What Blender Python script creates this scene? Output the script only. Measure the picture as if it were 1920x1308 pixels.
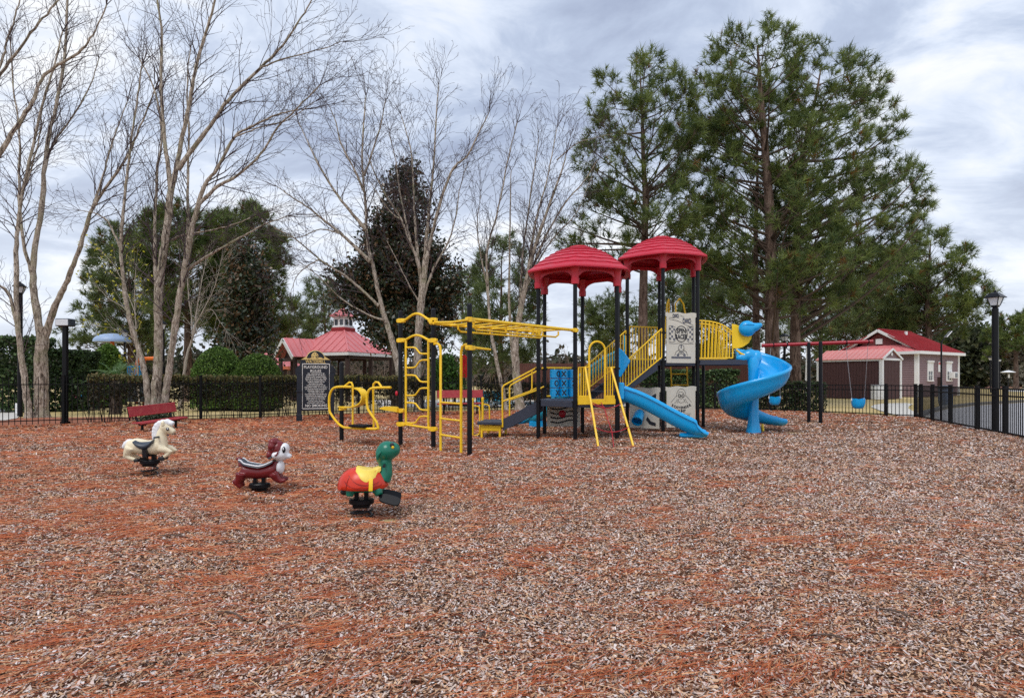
import bpy, bmesh, math, random
import numpy as np
from mathutils import Vector, Matrix, noise as mnoise
from math import sin, cos, pi, radians as R

sc = bpy.context.scene
for o in list(bpy.data.objects):
    bpy.data.objects.remove(o)

# ---------------------------------------------------------------- camera
F, EYE, CX, HY = 1150.0, 1.4, 960.0, 709.0      # focal length in photo pixels, eye height, principal column, horizon row
cam_d = bpy.data.cameras.new('camera')
cam = bpy.data.objects.new('camera', cam_d)
sc.collection.objects.link(cam)
cam.location = (0, 0, EYE)
cam.rotation_euler = (pi / 2, 0, 0)
cam_d.sensor_width = 36.0
cam_d.lens = 36.0 * F / 1920.0
cam_d.shift_y = (HY - 654.0) / 1920.0
cam_d.clip_start = 0.05
cam_d.clip_end = 3000.0
sc.camera = cam

# ---------------------------------------------------------------- sky
SUN_EL, SUN_AZ = R(58), R(205)                  # high sun behind thick cloud, a little behind the camera
world = bpy.data.worlds.new('World')
sc.world = world
world.use_nodes = True
wn, wl = world.node_tree.nodes, world.node_tree.links
wn.clear()
w_out = wn.new('ShaderNodeOutputWorld')
w_tc = wn.new('ShaderNodeTexCoord')
w_sky = wn.new('ShaderNodeTexSky')
w_sky.sky_type = 'NISHITA'
w_sky.sun_disc = False
w_sky.sun_elevation = SUN_EL
w_sky.sun_rotation = SUN_AZ
w_bg1 = wn.new('ShaderNodeBackground'); w_bg1.inputs['Strength'].default_value = 0.11
wl.new(w_sky.outputs[0], w_bg1.inputs['Color'])
# cloud deck: the view direction is projected on to a flat layer overhead
w_sep = wn.new('ShaderNodeSeparateXYZ'); wl.new(w_tc.outputs['Generated'], w_sep.inputs[0])
w_abs = wn.new('ShaderNodeMath'); w_abs.operation = 'ABSOLUTE'; wl.new(w_sep.outputs['Z'], w_abs.inputs[0])
w_add = wn.new('ShaderNodeMath'); w_add.operation = 'ADD'; wl.new(w_abs.outputs[0], w_add.inputs[0]); w_add.inputs[1].default_value = 0.22
w_dx = wn.new('ShaderNodeMath'); w_dx.operation = 'DIVIDE'; wl.new(w_sep.outputs['X'], w_dx.inputs[0]); wl.new(w_add.outputs[0], w_dx.inputs[1])
w_dy = wn.new('ShaderNodeMath'); w_dy.operation = 'DIVIDE'; wl.new(w_sep.outputs['Y'], w_dy.inputs[0]); wl.new(w_add.outputs[0], w_dy.inputs[1])
w_cmb = wn.new('ShaderNodeCombineXYZ'); wl.new(w_dx.outputs[0], w_cmb.inputs[0]); wl.new(w_dy.outputs[0], w_cmb.inputs[1])


def wnoise(scale, detail, rough, off, dist=0.0, lo=0.35, hi=0.65):
    mp = wn.new('ShaderNodeMapping'); mp.inputs['Location'].default_value = off
    mp.inputs['Rotation'].default_value = (0, 0, R(-24)); mp.inputs['Scale'].default_value = (1.0, 1.35, 1.0)
    wl.new(w_cmb.outputs[0], mp.inputs[0])
    nz = wn.new('ShaderNodeTexNoise'); nz.inputs['Scale'].default_value = scale; nz.inputs['Detail'].default_value = detail
    nz.inputs['Roughness'].default_value = rough; nz.inputs['Distortion'].default_value = dist
    wl.new(mp.outputs[0], nz.inputs['Vector'])
    mr = wn.new('ShaderNodeMapRange'); mr.interpolation_type = 'SMOOTHSTEP'
    mr.inputs['From Min'].default_value = lo; mr.inputs['From Max'].default_value = hi
    wl.new(nz.outputs['Fac'], mr.inputs['Value'])
    return mr.outputs[0]


w_big = wnoise(0.75, 5.0, 0.52, (3.05, 0.35, 0.0), 0.6, 0.33, 0.66)       # bright and dull sheets of cloud
w_fine = wnoise(2.9, 8.0, 0.60, (5.1, 3.3, 1.0), 0.5, 0.28, 0.70)       # billows
w_mixf = wn.new('ShaderNodeMath'); w_mixf.operation = 'MULTIPLY_ADD'
wl.new(w_fine, w_mixf.inputs[0]); w_mixf.inputs[1].default_value = 0.54
w_half = wn.new('ShaderNodeMath'); w_half.operation = 'MULTIPLY'; wl.new(w_big, w_half.inputs[0]); w_half.inputs[1].default_value = 0.48
wl.new(w_half.outputs[0], w_mixf.inputs[2])
w_ramp = wn.new('ShaderNodeValToRGB')
els = w_ramp.color_ramp.elements
els[0].position = 0.10; els[0].color = (0.37, 0.43, 0.58, 1)
els[1].position = 0.95; els[1].color = (0.96, 0.975, 1.0, 1)
e = els.new(0.40); e.color = (0.51, 0.59, 0.75, 1)
e = els.new(0.66); e.color = (0.725, 0.80, 0.935, 1)
wl.new(w_mixf.outputs[0], w_ramp.inputs[0])
# brighter towards the horizon, where one looks under the deck
w_hz = wn.new('ShaderNodeMapRange'); w_hz.inputs['From Min'].default_value = 0.0; w_hz.inputs['From Max'].default_value = 0.36
w_hz.inputs['To Min'].default_value = 0.55; w_hz.inputs['To Max'].default_value = 0.0
wl.new(w_abs.outputs[0], w_hz.inputs['Value'])
w_mixh = wn.new('ShaderNodeMix'); w_mixh.data_type = 'RGBA'
wl.new(w_hz.outputs[0], w_mixh.inputs['Factor']); wl.new(w_ramp.outputs[0], w_mixh.inputs[6]); w_mixh.inputs[7].default_value = (0.93, 0.955, 1.0, 1)
w_bg2 = wn.new('ShaderNodeBackground'); w_bg2.inputs['Strength'].default_value = 0.90
wl.new(w_mixh.outputs[2], w_bg2.inputs['Color'])
w_mix = wn.new('ShaderNodeMixShader'); w_mix.inputs[0].default_value = 0.93
wl.new(w_bg1.outputs[0], w_mix.inputs[1]); wl.new(w_bg2.outputs[0], w_mix.inputs[2])
wl.new(w_mix.outputs[0], w_out.inputs['Surface'])

# ---------------------------------------------------------------- sun (veiled by cloud)
sun_d = bpy.data.lights.new('sun', 'SUN')
sun_d.energy = 1.5
sun_d.angle = R(28)
sun_d.color = (1.0, 0.965, 0.91)
sun = bpy.data.objects.new('sun', sun_d)
sc.collection.objects.link(sun)
sun.rotation_euler = (pi / 2 - SUN_EL, 0, pi - SUN_AZ + 0.0)
sun.location = (0, -10, 60)

sc.view_settings.view_transform = 'Standard'
sc.view_settings.look = 'None'
sc.view_settings.exposure = 0.30
sc.view_settings.gamma = 1.0
sc.view_settings.use_curve_mapping = False
sc.cycles.use_denoising = False
sc.cycles.max_bounces = 6
sc.cycles.diffuse_bounces = 3
sc.cycles.transparent_max_bounces = 8
sc.cycles.sample_clamp_indirect = 6.0

# ---------------------------------------------------------------- helpers
RNG = np.random.default_rng(7)
random.seed(7)
COL = sc.collection


def G(x, y):
    "the point of flat ground seen at photo pixel (x, y)"
    d = F * EYE / (y - HY)
    return Vector(((x - CX) * d / F, d, 0.0))


def P(x, y, d):
    "the point d metres in front of the camera seen at photo pixel (x, y)"
    return Vector(((x - CX) * d / F, d, EYE - (y - HY) * d / F))


def S(r, g, b):
    "sRGB 0-255 to linear"
    def f(c):
        c /= 255.0
        return c / 12.92 if c <= 0.04045 else ((c + 0.055) / 1.055) ** 2.4
    return (f(r), f(g), f(b))


def V(*a):
    return Vector(a)


MATS = {}


def new_mat(name):
    m = bpy.data.materials.new(name); m.use_nodes = True
    nt = m.node_tree
    b = nt.nodes['Principled BSDF']
    MATS[name] = m
    return m, nt, b


def mat(name, rgb, rough=0.5, var=0.10, scale=6.0, bump=0.0, bscale=None, metallic=0.0, coat=0.0, dirt=None, dirt_amt=0.0, stretch=None, spec=0.5):
    "painted, moulded or natural surface: base colour varied by world-space noise, uneven gloss, fine relief, optional dirt patches"
    m, nt, b = new_mat(name)
    N, L = nt.nodes, nt.links
    geo = N.new('ShaderNodeNewGeometry')
    src = geo.outputs['Position']
    if stretch:
        mp = N.new('ShaderNodeMapping'); mp.inputs['Scale'].default_value = stretch
        L.new(src, mp.inputs[0]); src = mp.outputs[0]
    nz = N.new('ShaderNodeTexNoise'); nz.inputs['Scale'].default_value = scale; nz.inputs['Detail'].default_value = 6; nz.inputs['Roughness'].default_value = 0.65
    L.new(src, nz.inputs['Vector'])
    ramp = N.new('ShaderNodeValToRGB')
    ramp.color_ramp.elements[0].position = 0.25; ramp.color_ramp.elements[1].position = 0.75
    ramp.color_ramp.elements[0].color = (*[max(0, c * (1 - var)) for c in rgb], 1)
    ramp.color_ramp.elements[1].color = (*[min(1, c * (1 + var)) for c in rgb], 1)
    L.new(nz.outputs['Fac'], ramp.inputs[0])
    col = ramp.outputs[0]
    if dirt is not None:
        n2 = N.new('ShaderNodeTexNoise'); n2.inputs['Scale'].default_value = scale * 0.6; n2.inputs['Detail'].default_value = 8; n2.inputs['Roughness'].default_value = 0.75
        L.new(src, n2.inputs['Vector'])
        mr = N.new('ShaderNodeMapRange'); mr.inputs['From Min'].default_value = 0.48; mr.inputs['From Max'].default_value = 0.72
        mr.inputs['To Max'].default_value = dirt_amt
        L.new(n2.outputs['Fac'], mr.inputs['Value'])
        mx = N.new('ShaderNodeMix'); mx.data_type = 'RGBA'
        L.new(mr.outputs[0], mx.inputs['Factor']); L.new(col, mx.inputs[6]); mx.inputs[7].default_value = (*dirt, 1)
        col = mx.outputs[2]
    L.new(col, b.inputs['Base Color'])
    rr = N.new('ShaderNodeMapRange'); rr.inputs['To Min'].default_value = max(0.02, rough - 0.08); rr.inputs['To Max'].default_value = min(1, rough + 0.12)
    L.new(nz.outputs['Fac'], rr.inputs['Value']); L.new(rr.outputs[0], b.inputs['Roughness'])
    b.inputs['Metallic'].default_value = metallic
    b.inputs['Coat Weight'].default_value = coat
    b.inputs['Specular IOR Level'].default_value = spec
    if bump:
        n3 = N.new('ShaderNodeTexNoise'); n3.inputs['Scale'].default_value = bscale or scale * 6; n3.inputs['Detail'].default_value = 5
        L.new(src, n3.inputs['Vector'])
        bp = N.new('ShaderNodeBump'); bp.inputs['Strength'].default_value = bump; bp.inputs['Distance'].default_value = 0.02
        L.new(n3.outputs['Fac'], bp.inputs['Height']); L.new(bp.outputs[0], b.inputs['Normal'])
    return m


def leaf_mat(name, rough=0.5, trans=0.25, spec=0.35):
    "leaves, needles, chips: each face brings its own colour"
    m, nt, b = new_mat(name)
    N, L = nt.nodes, nt.links
    at = N.new('ShaderNodeAttribute'); at.attribute_name = 'Col'
    L.new(at.outputs['Color'], b.inputs['Base Color'])
    b.inputs['Roughness'].default_value = rough
    b.inputs['Specular IOR Level'].default_value = spec
    if trans > 0:
        tr = N.new('ShaderNodeBsdfTranslucent'); L.new(at.outputs['Color'], tr.inputs['Color'])
        mx = N.new('ShaderNodeMixShader'); mx.inputs[0].default_value = trans
        out = N['Material Output']
        L.new(b.outputs[0], mx.inputs[1]); L.new(tr.outputs[0], mx.inputs[2]); L.new(mx.outputs[0], out.inputs['Surface'])
    return m


def tag(o, label=None, cat=None, group=None, kind=None):
    if label: o['label'] = label
    if cat: o['category'] = cat
    if group: o['group'] = group
    if kind: o['kind'] = kind
    return o


def thing(name, label, cat, loc=(0, 0, 0), group=None):
    o = bpy.data.objects.new(name, None)
    COL.objects.link(o); o.location = loc; o.empty_display_size = 0.2
    return tag(o, label, cat, group)


WORLD_LOC = {}


def wloc(o):
    p = Vector(o.location)
    while o.parent:
        o = o.parent; p = p + Vector(o.location)
    return p


def link(name, me, m=None, parent=None, loc=None):
    o = bpy.data.objects.new(name, me)
    COL.objects.link(o)
    if m is not None and len(me.materials) == 0:
        for mm in (m if isinstance(m, (list, tuple)) else [m]):
            me.materials.append(mm)
    if parent: o.parent = parent
    if loc is not None: o.location = loc
    return o


def dup_tree(o, loc=None, parent=None):
    c = o.copy(); COL.objects.link(c)
    if parent: c.parent = parent
    if loc is not None: c.location = loc
    for ch in list(o.children):
        dup_tree(ch, None, c)
    return c


class MB:
    "collects faces of one mesh in world space"
    def __init__(s):
        s.v = []; s.f = []; s.mi = []; s.cur = 0

    def add(s, vs, fs):
        n = len(s.v); s.v += [tuple(v) for v in vs]
        for f in fs:
            s.f.append(tuple(i + n for i in f)); s.mi.append(s.cur)
        return s

    def box(s, c, size, ax=None):
        c = Vector(c); hx, hy, hz = [k / 2 for k in size]
        A = ax or (V(1, 0, 0), V(0, 1, 0), V(0, 0, 1))
        vs = [c + A[0] * (x * hx) + A[1] * (y * hy) + A[2] * (z * hz) for x in (-1, 1) for y in (-1, 1) for z in (-1, 1)]
        return s.add(vs, [(0, 1, 3, 2), (4, 6, 7, 5), (0, 4, 5, 1), (2, 3, 7, 6), (0, 2, 6, 4), (1, 5, 7, 3)])

    def cbox(s, c, size, ch, ax=None):
        "box with every edge chamfered"
        c = Vector(c); h = [k / 2 for k in size]
        A = ax or (V(1, 0, 0), V(0, 1, 0), V(0, 0, 1))
        vs = []; idx = {}
        for sx in (-1, 1):
            for sy in (-1, 1):
                for sz in (-1, 1):
                    for k in range(3):
                        q = [sx * (h[0] - ch), sy * (h[1] - ch), sz * (h[2] - ch)]
                        q[k] = (sx, sy, sz)[k] * h[k]
                        idx[(sx, sy, sz, k)] = len(vs)
                        vs.append(c + A[0] * q[0] + A[1] * q[1] + A[2] * q[2])
        fs = []
        for k in range(3):
            a, b = [i for i in range(3) if i != k]
            for sg in (-1, 1):
                loop = []
                for (p, q) in ((-1, -1), (1, -1), (1, 1), (-1, 1)):
                    t = [0, 0, 0]; t[k] = sg; t[a] = p; t[b] = q
                    loop.append(idx[(*t, k)])
                fs.append(loop)
            for p in (-1, 1):
                for q in (-1, 1):
                    t0 = [0, 0, 0]; t0[a] = p; t0[b] = q; t1 = list(t0); t0[k] = -1; t1[k] = 1
                    fs.append((idx[(*t0, a)], idx[(*t1, a)], idx[(*t1, b)], idx[(*t0, b)]))
        for sx in (-1, 1):
            for sy in (-1, 1):
                for sz in (-1, 1):
                    fs.append(tuple(idx[(sx, sy, sz, k)] for k in range(3)))
        return s.add(vs, fs)

    def bar(s, p0, p1, w, h, up=None):
        "rectangular bar from p0 to p1, w across, h along the up direction"
        p0, p1 = Vector(p0), Vector(p1)
        d = (p1 - p0); L = d.length; d = d / L
        u = Vector(up) if up is not None else (V(0, 0, 1) if abs(d.z) < 0.95 else V(0, 1, 0))
        sd = d.cross(u).normalized(); u = sd.cross(d).normalized()
        return s.box((p0 + p1) / 2, (L, w, h), (d, sd, u))

    def tube(s, pts, r, n=8, closed=False, cap=True, flat=None):
        pts = [Vector(p) for p in pts]
        m = len(pts)
        rr = r if isinstance(r, (list, tuple)) else [r] * m
        T = []
        for i in range(m):
            a = pts[(i - 1) % m] if (closed or i > 0) else pts[i]
            b = pts[(i + 1) % m] if (closed or i < m - 1) else pts[i]
            t = (b - a)
            T.append(t.normalized() if t.length > 1e-9 else V(0, 0, 1))
        nrm = T[0].cross(V(0, 0, 1))
        if nrm.length < 0.05: nrm = T[0].cross(V(0, 1, 0))
        nrm.normalize()
        vs = []
        for i in range(m):
            nrm = nrm - T[i] * nrm.dot(T[i])
            if nrm.length < 1e-6: nrm = T[i].orthogonal()
            nrm.normalize()
            bn = T[i].cross(nrm)
            for k in range(n):
                a = 2 * pi * k / n
                vs.append(pts[i] + (nrm * cos(a) + bn * sin(a) * (flat or 1.0)) * rr[i])
        fs = []
        for i in range(m if closed else m - 1):
            j = (i + 1) % m
            for k in range(n):
                fs.append((i * n + k, i * n + (k + 1) % n, j * n + (k + 1) % n, j * n + k))
        if cap and not closed:
            fs.append(tuple(range(n - 1, -1, -1)))
            fs.append(tuple((m - 1) * n + k for k in range(n)))
        return s.add(vs, fs)

    def lathe(s, prof, c=(0, 0, 0), n=16, axis=None, cap=True):
        "profile of (radius, height) turned about a vertical (or given) axis through c"
        c = Vector(c)
        A = axis or (V(1, 0, 0), V(0, 1, 0), V(0, 0, 1))
        vs = []
        for (r, z) in prof:
            for k in range(n):
                a = 2 * pi * k / n
                vs.append(c + A[0] * (r * cos(a)) + A[1] * (r * sin(a)) + A[2] * z)
        fs = []
        for i in range(len(prof) - 1):
            for k in range(n):
                fs.append((i * n + k, i * n + (k + 1) % n, (i + 1) * n + (k + 1) % n, (i + 1) * n + k))
        if cap:
            fs.append(tuple(range(n - 1, -1, -1)))
            fs.append(tuple((len(prof) - 1) * n + k for k in range(n)))
        return s.add(vs, fs)

    def loft(s, rings, closed=True, cap=True):
        n = len(rings[0]); vs = [p for r in rings for p in r]; fs = []
        for i in range(len(rings) - 1):
            for k in range(n if closed else n - 1):
                fs.append((i * n + k, i * n + (k + 1) % n, (i + 1) * n + (k + 1) % n, (i + 1) * n + k))
        if cap and closed:
            fs.append(tuple(range(n - 1, -1, -1)))
            fs.append(tuple((len(rings) - 1) * n + k for k in range(n)))
        return s.add(vs, fs)

    def prism(s, poly, o, u, v, th):
        "2-D polygon in the plane (o, u, v) extruded by th along u x v, both ways"
        o, u, v = Vector(o), Vector(u), Vector(v)
        nrm = u.cross(v).normalized() * (th / 2)
        n = len(poly)
        vs = [o + u * a + v * b - nrm for a, b in poly] + [o + u * a + v * b + nrm for a, b in poly]
        fs = [tuple(range(n - 1, -1, -1)), tuple(range(n, 2 * n))]
        fs += [(k, (k + 1) % n, n + (k + 1) % n, n + k) for k in range(n)]
        return s.add(vs, fs)

    def ellipsoid(s, c, r, nu=16, nv=10, rot=None):
        c = Vector(c); M = rot or Matrix.Identity(3)
        vs = [c + M @ V(0, 0, -r[2])]
        for i in range(1, nv):
            th = pi * i / nv - pi / 2
            for k in range(nu):
                a = 2 * pi * k / nu
                vs.append(c + M @ V(r[0] * cos(th) * cos(a), r[1] * cos(th) * sin(a), r[2] * sin(th)))
        vs.append(c + M @ V(0, 0, r[2]))
        fs = [(0, 1 + (k + 1) % nu, 1 + k) for k in range(nu)]
        for i in range(nv - 2):
            for k in range(nu):
                a, b = 1 + i * nu + k, 1 + i * nu + (k + 1) % nu
                fs.append((a, b, b + nu, a + nu))
        top = len(vs) - 1; base = 1 + (nv - 2) * nu
        fs += [(base + k, base + (k + 1) % nu, top) for k in range(nu)]
        return s.add(vs, fs)

    def mesh(s, name, off=V(0, 0, 0), smooth=True, ang=35):
        me = bpy.data.meshes.new(name)
        me.from_pydata([(x - off[0], y - off[1], z - off[2]) for x, y, z in s.v], [], s.f)
        bm = bmesh.new(); bm.from_mesh(me)
        bmesh.ops.recalc_face_normals(bm, faces=bm.faces)
        bm.to_mesh(me); bm.free()
        if smooth:
            me.shade_smooth(); me.set_sharp_from_angle(angle=R(ang))
        if max(s.mi, default=0) > 0 and len(s.mi) == len(me.polygons):
            me.polygons.foreach_set('material_index', s.mi)
        return me

    def build(s, name, m, parent=None, smooth=True, ang=35, bevel=0.0):
        off = wloc(parent) if parent else V(0, 0, 0)
        o = link(name, s.mesh(name, off, smooth, ang), m, parent)
        if bevel:
            b = o.modifiers.new('bevel', 'BEVEL'); b.width = bevel; b.segments = 2; b.limit_method = 'ANGLE'; b.angle_limit = R(40)
        return o

    def thing(s, name, m, label, cat, group=None, **k):
        "a thing that is one mesh; origin at the middle of its foot"
        a = np.array(s.v); lo, hi = a.min(0), a.max(0)
        off = V((lo[0] + hi[0]) / 2, (lo[1] + hi[1]) / 2, lo[2])
        o = link(name, s.mesh(name, off, k.get('smooth', True), k.get('ang', 35)), m, None, off)
        return tag(o, label, cat, group)


def np_mesh(name, verts, loops_per_face, cols=None, off=None, m=None, parent=None, smooth=False):
    "verts (nfaces*k, 3): faces that share no vertices, k corners each; cols (nfaces, 3)"
    k = loops_per_face
    verts = np.asarray(verts, dtype=np.float32).reshape(-1, 3)
    if off is None:
        off = wloc(parent) if parent else V(0, 0, 0)
    verts = verts - np.array(off, dtype=np.float32)
    nf = len(verts) // k
    me = bpy.data.meshes.new(name)
    me.vertices.add(len(verts)); me.loops.add(nf * k); me.polygons.add(nf)
    me.vertices.foreach_set('co', verts.ravel())
    me.loops.foreach_set('vertex_index', np.arange(nf * k, dtype=np.int32))
    me.polygons.foreach_set('loop_start', np.arange(0, nf * k, k, dtype=np.int32))
    me.polygons.foreach_set('loop_total', np.full(nf, k, dtype=np.int32))
    if cols is not None:
        ca = me.color_attributes.new('Col', 'FLOAT_COLOR', 'POINT')
        c4 = np.ones((nf, 4), dtype=np.float32); c4[:, :3] = np.clip(cols, 0, 1)
        ca.data.foreach_set('color', np.repeat(c4, k, axis=0).ravel())
    me.update(); me.validate()
    return link(name, me, m, parent)


def nrmz(a):
    return a / np.maximum(np.linalg.norm(a, axis=-1, keepdims=True), 1e-9)


def rand_dirs(n, rng):
    return nrmz(rng.normal(size=(n, 3)))


def seg_mesh(name, p0, p1, r0, r1, m, parent, n=3, kind=None, cols=None):
    "many straight twigs as open n-sided prisms in one mesh"
    p0, p1 = np.asarray(p0, float), np.asarray(p1, float)
    r0, r1 = np.asarray(r0, float)[:, None], np.asarray(r1, float)[:, None]
    t = nrmz(p1 - p0)
    ref = np.where(np.abs(t[:, 2:3]) > 0.9, np.array([[0.0, 1.0, 0.0]]), np.array([[0.0, 0.0, 1.0]]))
    a = nrmz(np.cross(t, ref)); b = np.cross(t, a)
    ring0 = [p0 + (a * cos(2 * pi * k / n) + b * sin(2 * pi * k / n)) * r0 for k in range(n)]
    ring1 = [p1 + (a * cos(2 * pi * k / n) + b * sin(2 * pi * k / n)) * r1 for k in range(n)]
    N = len(p0)
    off = np.array(wloc(parent)) if parent else np.zeros(3)
    verts = np.concatenate([np.stack(ring0, 1), np.stack(ring1, 1)], 1).reshape(-1, 3) - off
    base = (np.arange(N) * 2 * n)[:, None, None]
    k = np.arange(n)
    quad = np.stack([k, (k + 1) % n, n + (k + 1) % n, n + k], 1)[None]
    loops = (base + quad).reshape(-1).astype(np.int32)
    nf = N * n
    me = bpy.data.meshes.new(name)
    me.vertices.add(len(verts)); me.loops.add(nf * 4); me.polygons.add(nf)
    me.vertices.foreach_set('co', verts.astype(np.float32).ravel())
    me.loops.foreach_set('vertex_index', loops)
    me.polygons.foreach_set('loop_start', np.arange(0, nf * 4, 4, dtype=np.int32))
    me.polygons.foreach_set('loop_total', np.full(nf, 4, dtype=np.int32))
    me.polygons.foreach_set('use_smooth', np.ones(nf, dtype=bool))
    me.update(); me.validate()
    o = link(name, me, m, parent)
    if kind: o['kind'] = kind
    return o


def text_obj(name, body, size, m, parent, o, u, v, depth=0.003, align='CENTER', sx=1.0, space=1.0, line=1.0, bold=0.0):
    "lettering standing on the plane (o, u, v); o is the middle of the first baseline"
    cu = bpy.data.curves.new('lettering', 'FONT')
    cu.body = body; cu.size = size; cu.align_x = align; cu.extrude = depth; cu.space_character = space; cu.space_line = line; cu.offset = bold
    cu.resolution_u = 2
    tmp = bpy.data.objects.new('lettering_tmp', cu); COL.objects.link(tmp)
    dg = bpy.context.evaluated_depsgraph_get(); dg.update()
    me = bpy.data.meshes.new_from_object(tmp.evaluated_get(dg))
    bpy.data.objects.remove(tmp)
    u, v = Vector(u).normalized(), Vector(v).normalized(); w = u.cross(v)
    o = Vector(o) - (wloc(parent) if parent else V(0, 0, 0))
    for q in me.vertices:
        q.co = o + u * (q.co.x * sx) + v * q.co.y + w * q.co.z
    me.name = name
    me.materials.clear()
    return link(name, me, m, parent)


def remeshed(name, mb, m, parent, voxel=0.012, smooth=6, deci=None):
    "overlapping lumps fused into one continuous moulded skin"
    off = wloc(parent) if parent else V(0, 0, 0)
    me = mb.mesh(name + '_raw', off, False)
    o = bpy.data.objects.new(name + '_raw', me); COL.objects.link(o)
    a = o.modifiers.new('r', 'REMESH'); a.mode = 'VOXEL'; a.voxel_size = voxel
    b = o.modifiers.new('s', 'SMOOTH'); b.iterations = smooth; b.factor = 0.5
    dg = bpy.context.evaluated_depsgraph_get(); dg.update()
    me2 = bpy.data.meshes.new_from_object(o.evaluated_get(dg))
    bpy.data.objects.remove(o); bpy.data.meshes.remove(me)
    me2.name = name; me2.materials.clear()
    me2.shade_smooth()
    return link(name, me2, m, parent)


def arc(c, u, v, r, a0, a1, n):
    c, u, v = Vector(c), Vector(u), Vector(v)
    return [c + u * (r * cos(a0 + (a1 - a0) * i / n)) + v * (r * sin(a0 + (a1 - a0) * i / n)) for i in range(n + 1)]


def smooth_path(pts, sub=6):
    "Catmull-Rom through the points"
    pts = [Vector(p) for p in pts]
    q = [pts[0] * 2 - pts[1]] + pts + [pts[-1] * 2 - pts[-2]]
    out = []
    for i in range(1, len(q) - 2):
        for k in range(sub):
            t = k / sub
            a, b, c, d = q[i - 1], q[i], q[i + 1], q[i + 2]
            out.append(0.5 * ((2 * b) + (c - a) * t + (2 * a - 5 * b + 4 * c - d) * t * t + (3 * b - a - 3 * c + d) * t ** 3))
    out.append(pts[-1])
    return out
# ================================================================ materials
M_black = mat('black_paint', (0.006, 0.006, 0.008), 0.30, 0.25, 9, spec=0.22)
M_blackmatt = mat('black_matt', (0.007, 0.007, 0.008), 0.6, 0.3, 9, spec=0.2)
M_yellow = mat('yellow_paint', S(255, 204, 36), 0.34, 0.07, 5, dirt=S(190, 140, 40), dirt_amt=0.35)
M_yellowp = mat('yellow_plastic', S(248, 205, 30), 0.4, 0.05, 4)
M_red = mat('red_plastic', S(190, 22, 48), 0.36, 0.10, 3, dirt=S(206, 62, 80), dirt_amt=0.45)
M_blue = mat('blue_plastic', S(0, 162, 228), 0.26, 0.07, 2.5, coat=0.25, dirt=S(40, 160, 228), dirt_amt=0.4)
M_teal = mat('teal_plastic', S(36, 160, 190), 0.35, 0.08, 3)
M_navy = mat('navy_steel_deck', S(52, 57, 72), 0.5, 0.10, 12, bump=0.1)
M_beige = mat('beige_panel', S(212, 206, 192), 0.5, 0.04, 6, dirt=S(170, 160, 145), dirt_amt=0.35)
M_ink = mat('panel_engraving', S(40, 42, 50), 0.6, 0.1, 10)
M_greyink = mat('panel_engraving_grey', S(95, 97, 108), 0.6, 0.1, 10)
M_rope = mat('red_rope', S(170, 40, 52), 0.8, 0.2, 60, bump=0.4)
M_steel = mat('galvanised_steel', (0.5, 0.5, 0.52), 0.4, 0.1, 20, metallic=0.9)
M_white = mat('white_paint', (0.78, 0.78, 0.78), 0.5, 0.05, 5, dirt=(0.5, 0.48, 0.45), dirt_amt=0.4)
M_glass = mat('lamp_glass', (0.75, 0.77, 0.80), 0.25, 0.08, 14)

# ================================================================ the lie of the land
FENCE_LEFT = [(-17.5, 15.6), (-13.6, 18.3), (-10.3, 20.3), (-8.7, 21.2), (-5.9, 23.6), (-1.3, 25.8), (3.0, 27.8)]
FENCE_BACK = [(3.0, 27.8), (7.0, 28.2), (11.0, 26.2), (14.33, 21.8)]
FENCE_RIGHT = [(14.33, 21.8), (14.05, 21.0), (11.1, 12.3), (8.7, 5.2)]


def inside(poly, x, y):
    x = np.asarray(x); y = np.asarray(y)
    r = np.zeros(x.shape, bool); n = len(poly)
    for i in range(n):
        x0, y0 = poly[i]; x1, y1 = poly[(i + 1) % n]
        c = ((y0 > y) != (y1 > y)) & (x < (x1 - x0) * (y - y0) / ((y1 - y0) if y1 != y0 else 1e-9) + x0)
        r ^= c
    return r


BED = [(-26, 9.5), (-17.5, 15.9)] + [(x, y + 0.35) for x, y in FENCE_LEFT[1:]] + [(x + 0.15, y + 0.3) for x, y in FENCE_BACK[1:]] + [(14.2, 21.0), (11.25, 12.3), (8.85, 5.2), (6.4, -2.5), (-26, -2.5)]


def vnoise(x, y, cell, seed):
    "smooth value noise on arrays"
    rr = np.random.default_rng(seed); T = rr.random((64, 64))
    gx, gy = np.asarray(x) / cell, np.asarray(y) / cell
    ix, iy = np.floor(gx).astype(int), np.floor(gy).astype(int)
    fx, fy = gx - ix, gy - iy
    fx = fx * fx * (3 - 2 * fx); fy = fy * fy * (3 - 2 * fy)
    g = lambda a, b: T[a % 64, b % 64]
    return (g(ix, iy) * (1 - fx) + g(ix + 1, iy) * fx) * (1 - fy) + (g(ix, iy + 1) * (1 - fx) + g(ix + 1, iy + 1) * fx) * fy


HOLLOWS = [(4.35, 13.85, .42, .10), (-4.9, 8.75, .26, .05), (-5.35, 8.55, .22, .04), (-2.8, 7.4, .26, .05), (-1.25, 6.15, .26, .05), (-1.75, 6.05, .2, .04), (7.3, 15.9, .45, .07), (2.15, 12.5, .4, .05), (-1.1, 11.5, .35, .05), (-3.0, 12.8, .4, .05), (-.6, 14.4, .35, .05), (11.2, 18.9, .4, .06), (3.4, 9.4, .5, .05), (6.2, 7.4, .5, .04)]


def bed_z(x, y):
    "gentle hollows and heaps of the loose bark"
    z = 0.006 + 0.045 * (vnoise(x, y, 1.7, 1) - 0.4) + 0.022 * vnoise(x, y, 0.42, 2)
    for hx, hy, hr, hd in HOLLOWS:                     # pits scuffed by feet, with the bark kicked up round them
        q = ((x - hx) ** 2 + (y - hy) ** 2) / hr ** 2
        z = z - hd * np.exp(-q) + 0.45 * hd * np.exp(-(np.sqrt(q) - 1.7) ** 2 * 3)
    return z


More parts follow.
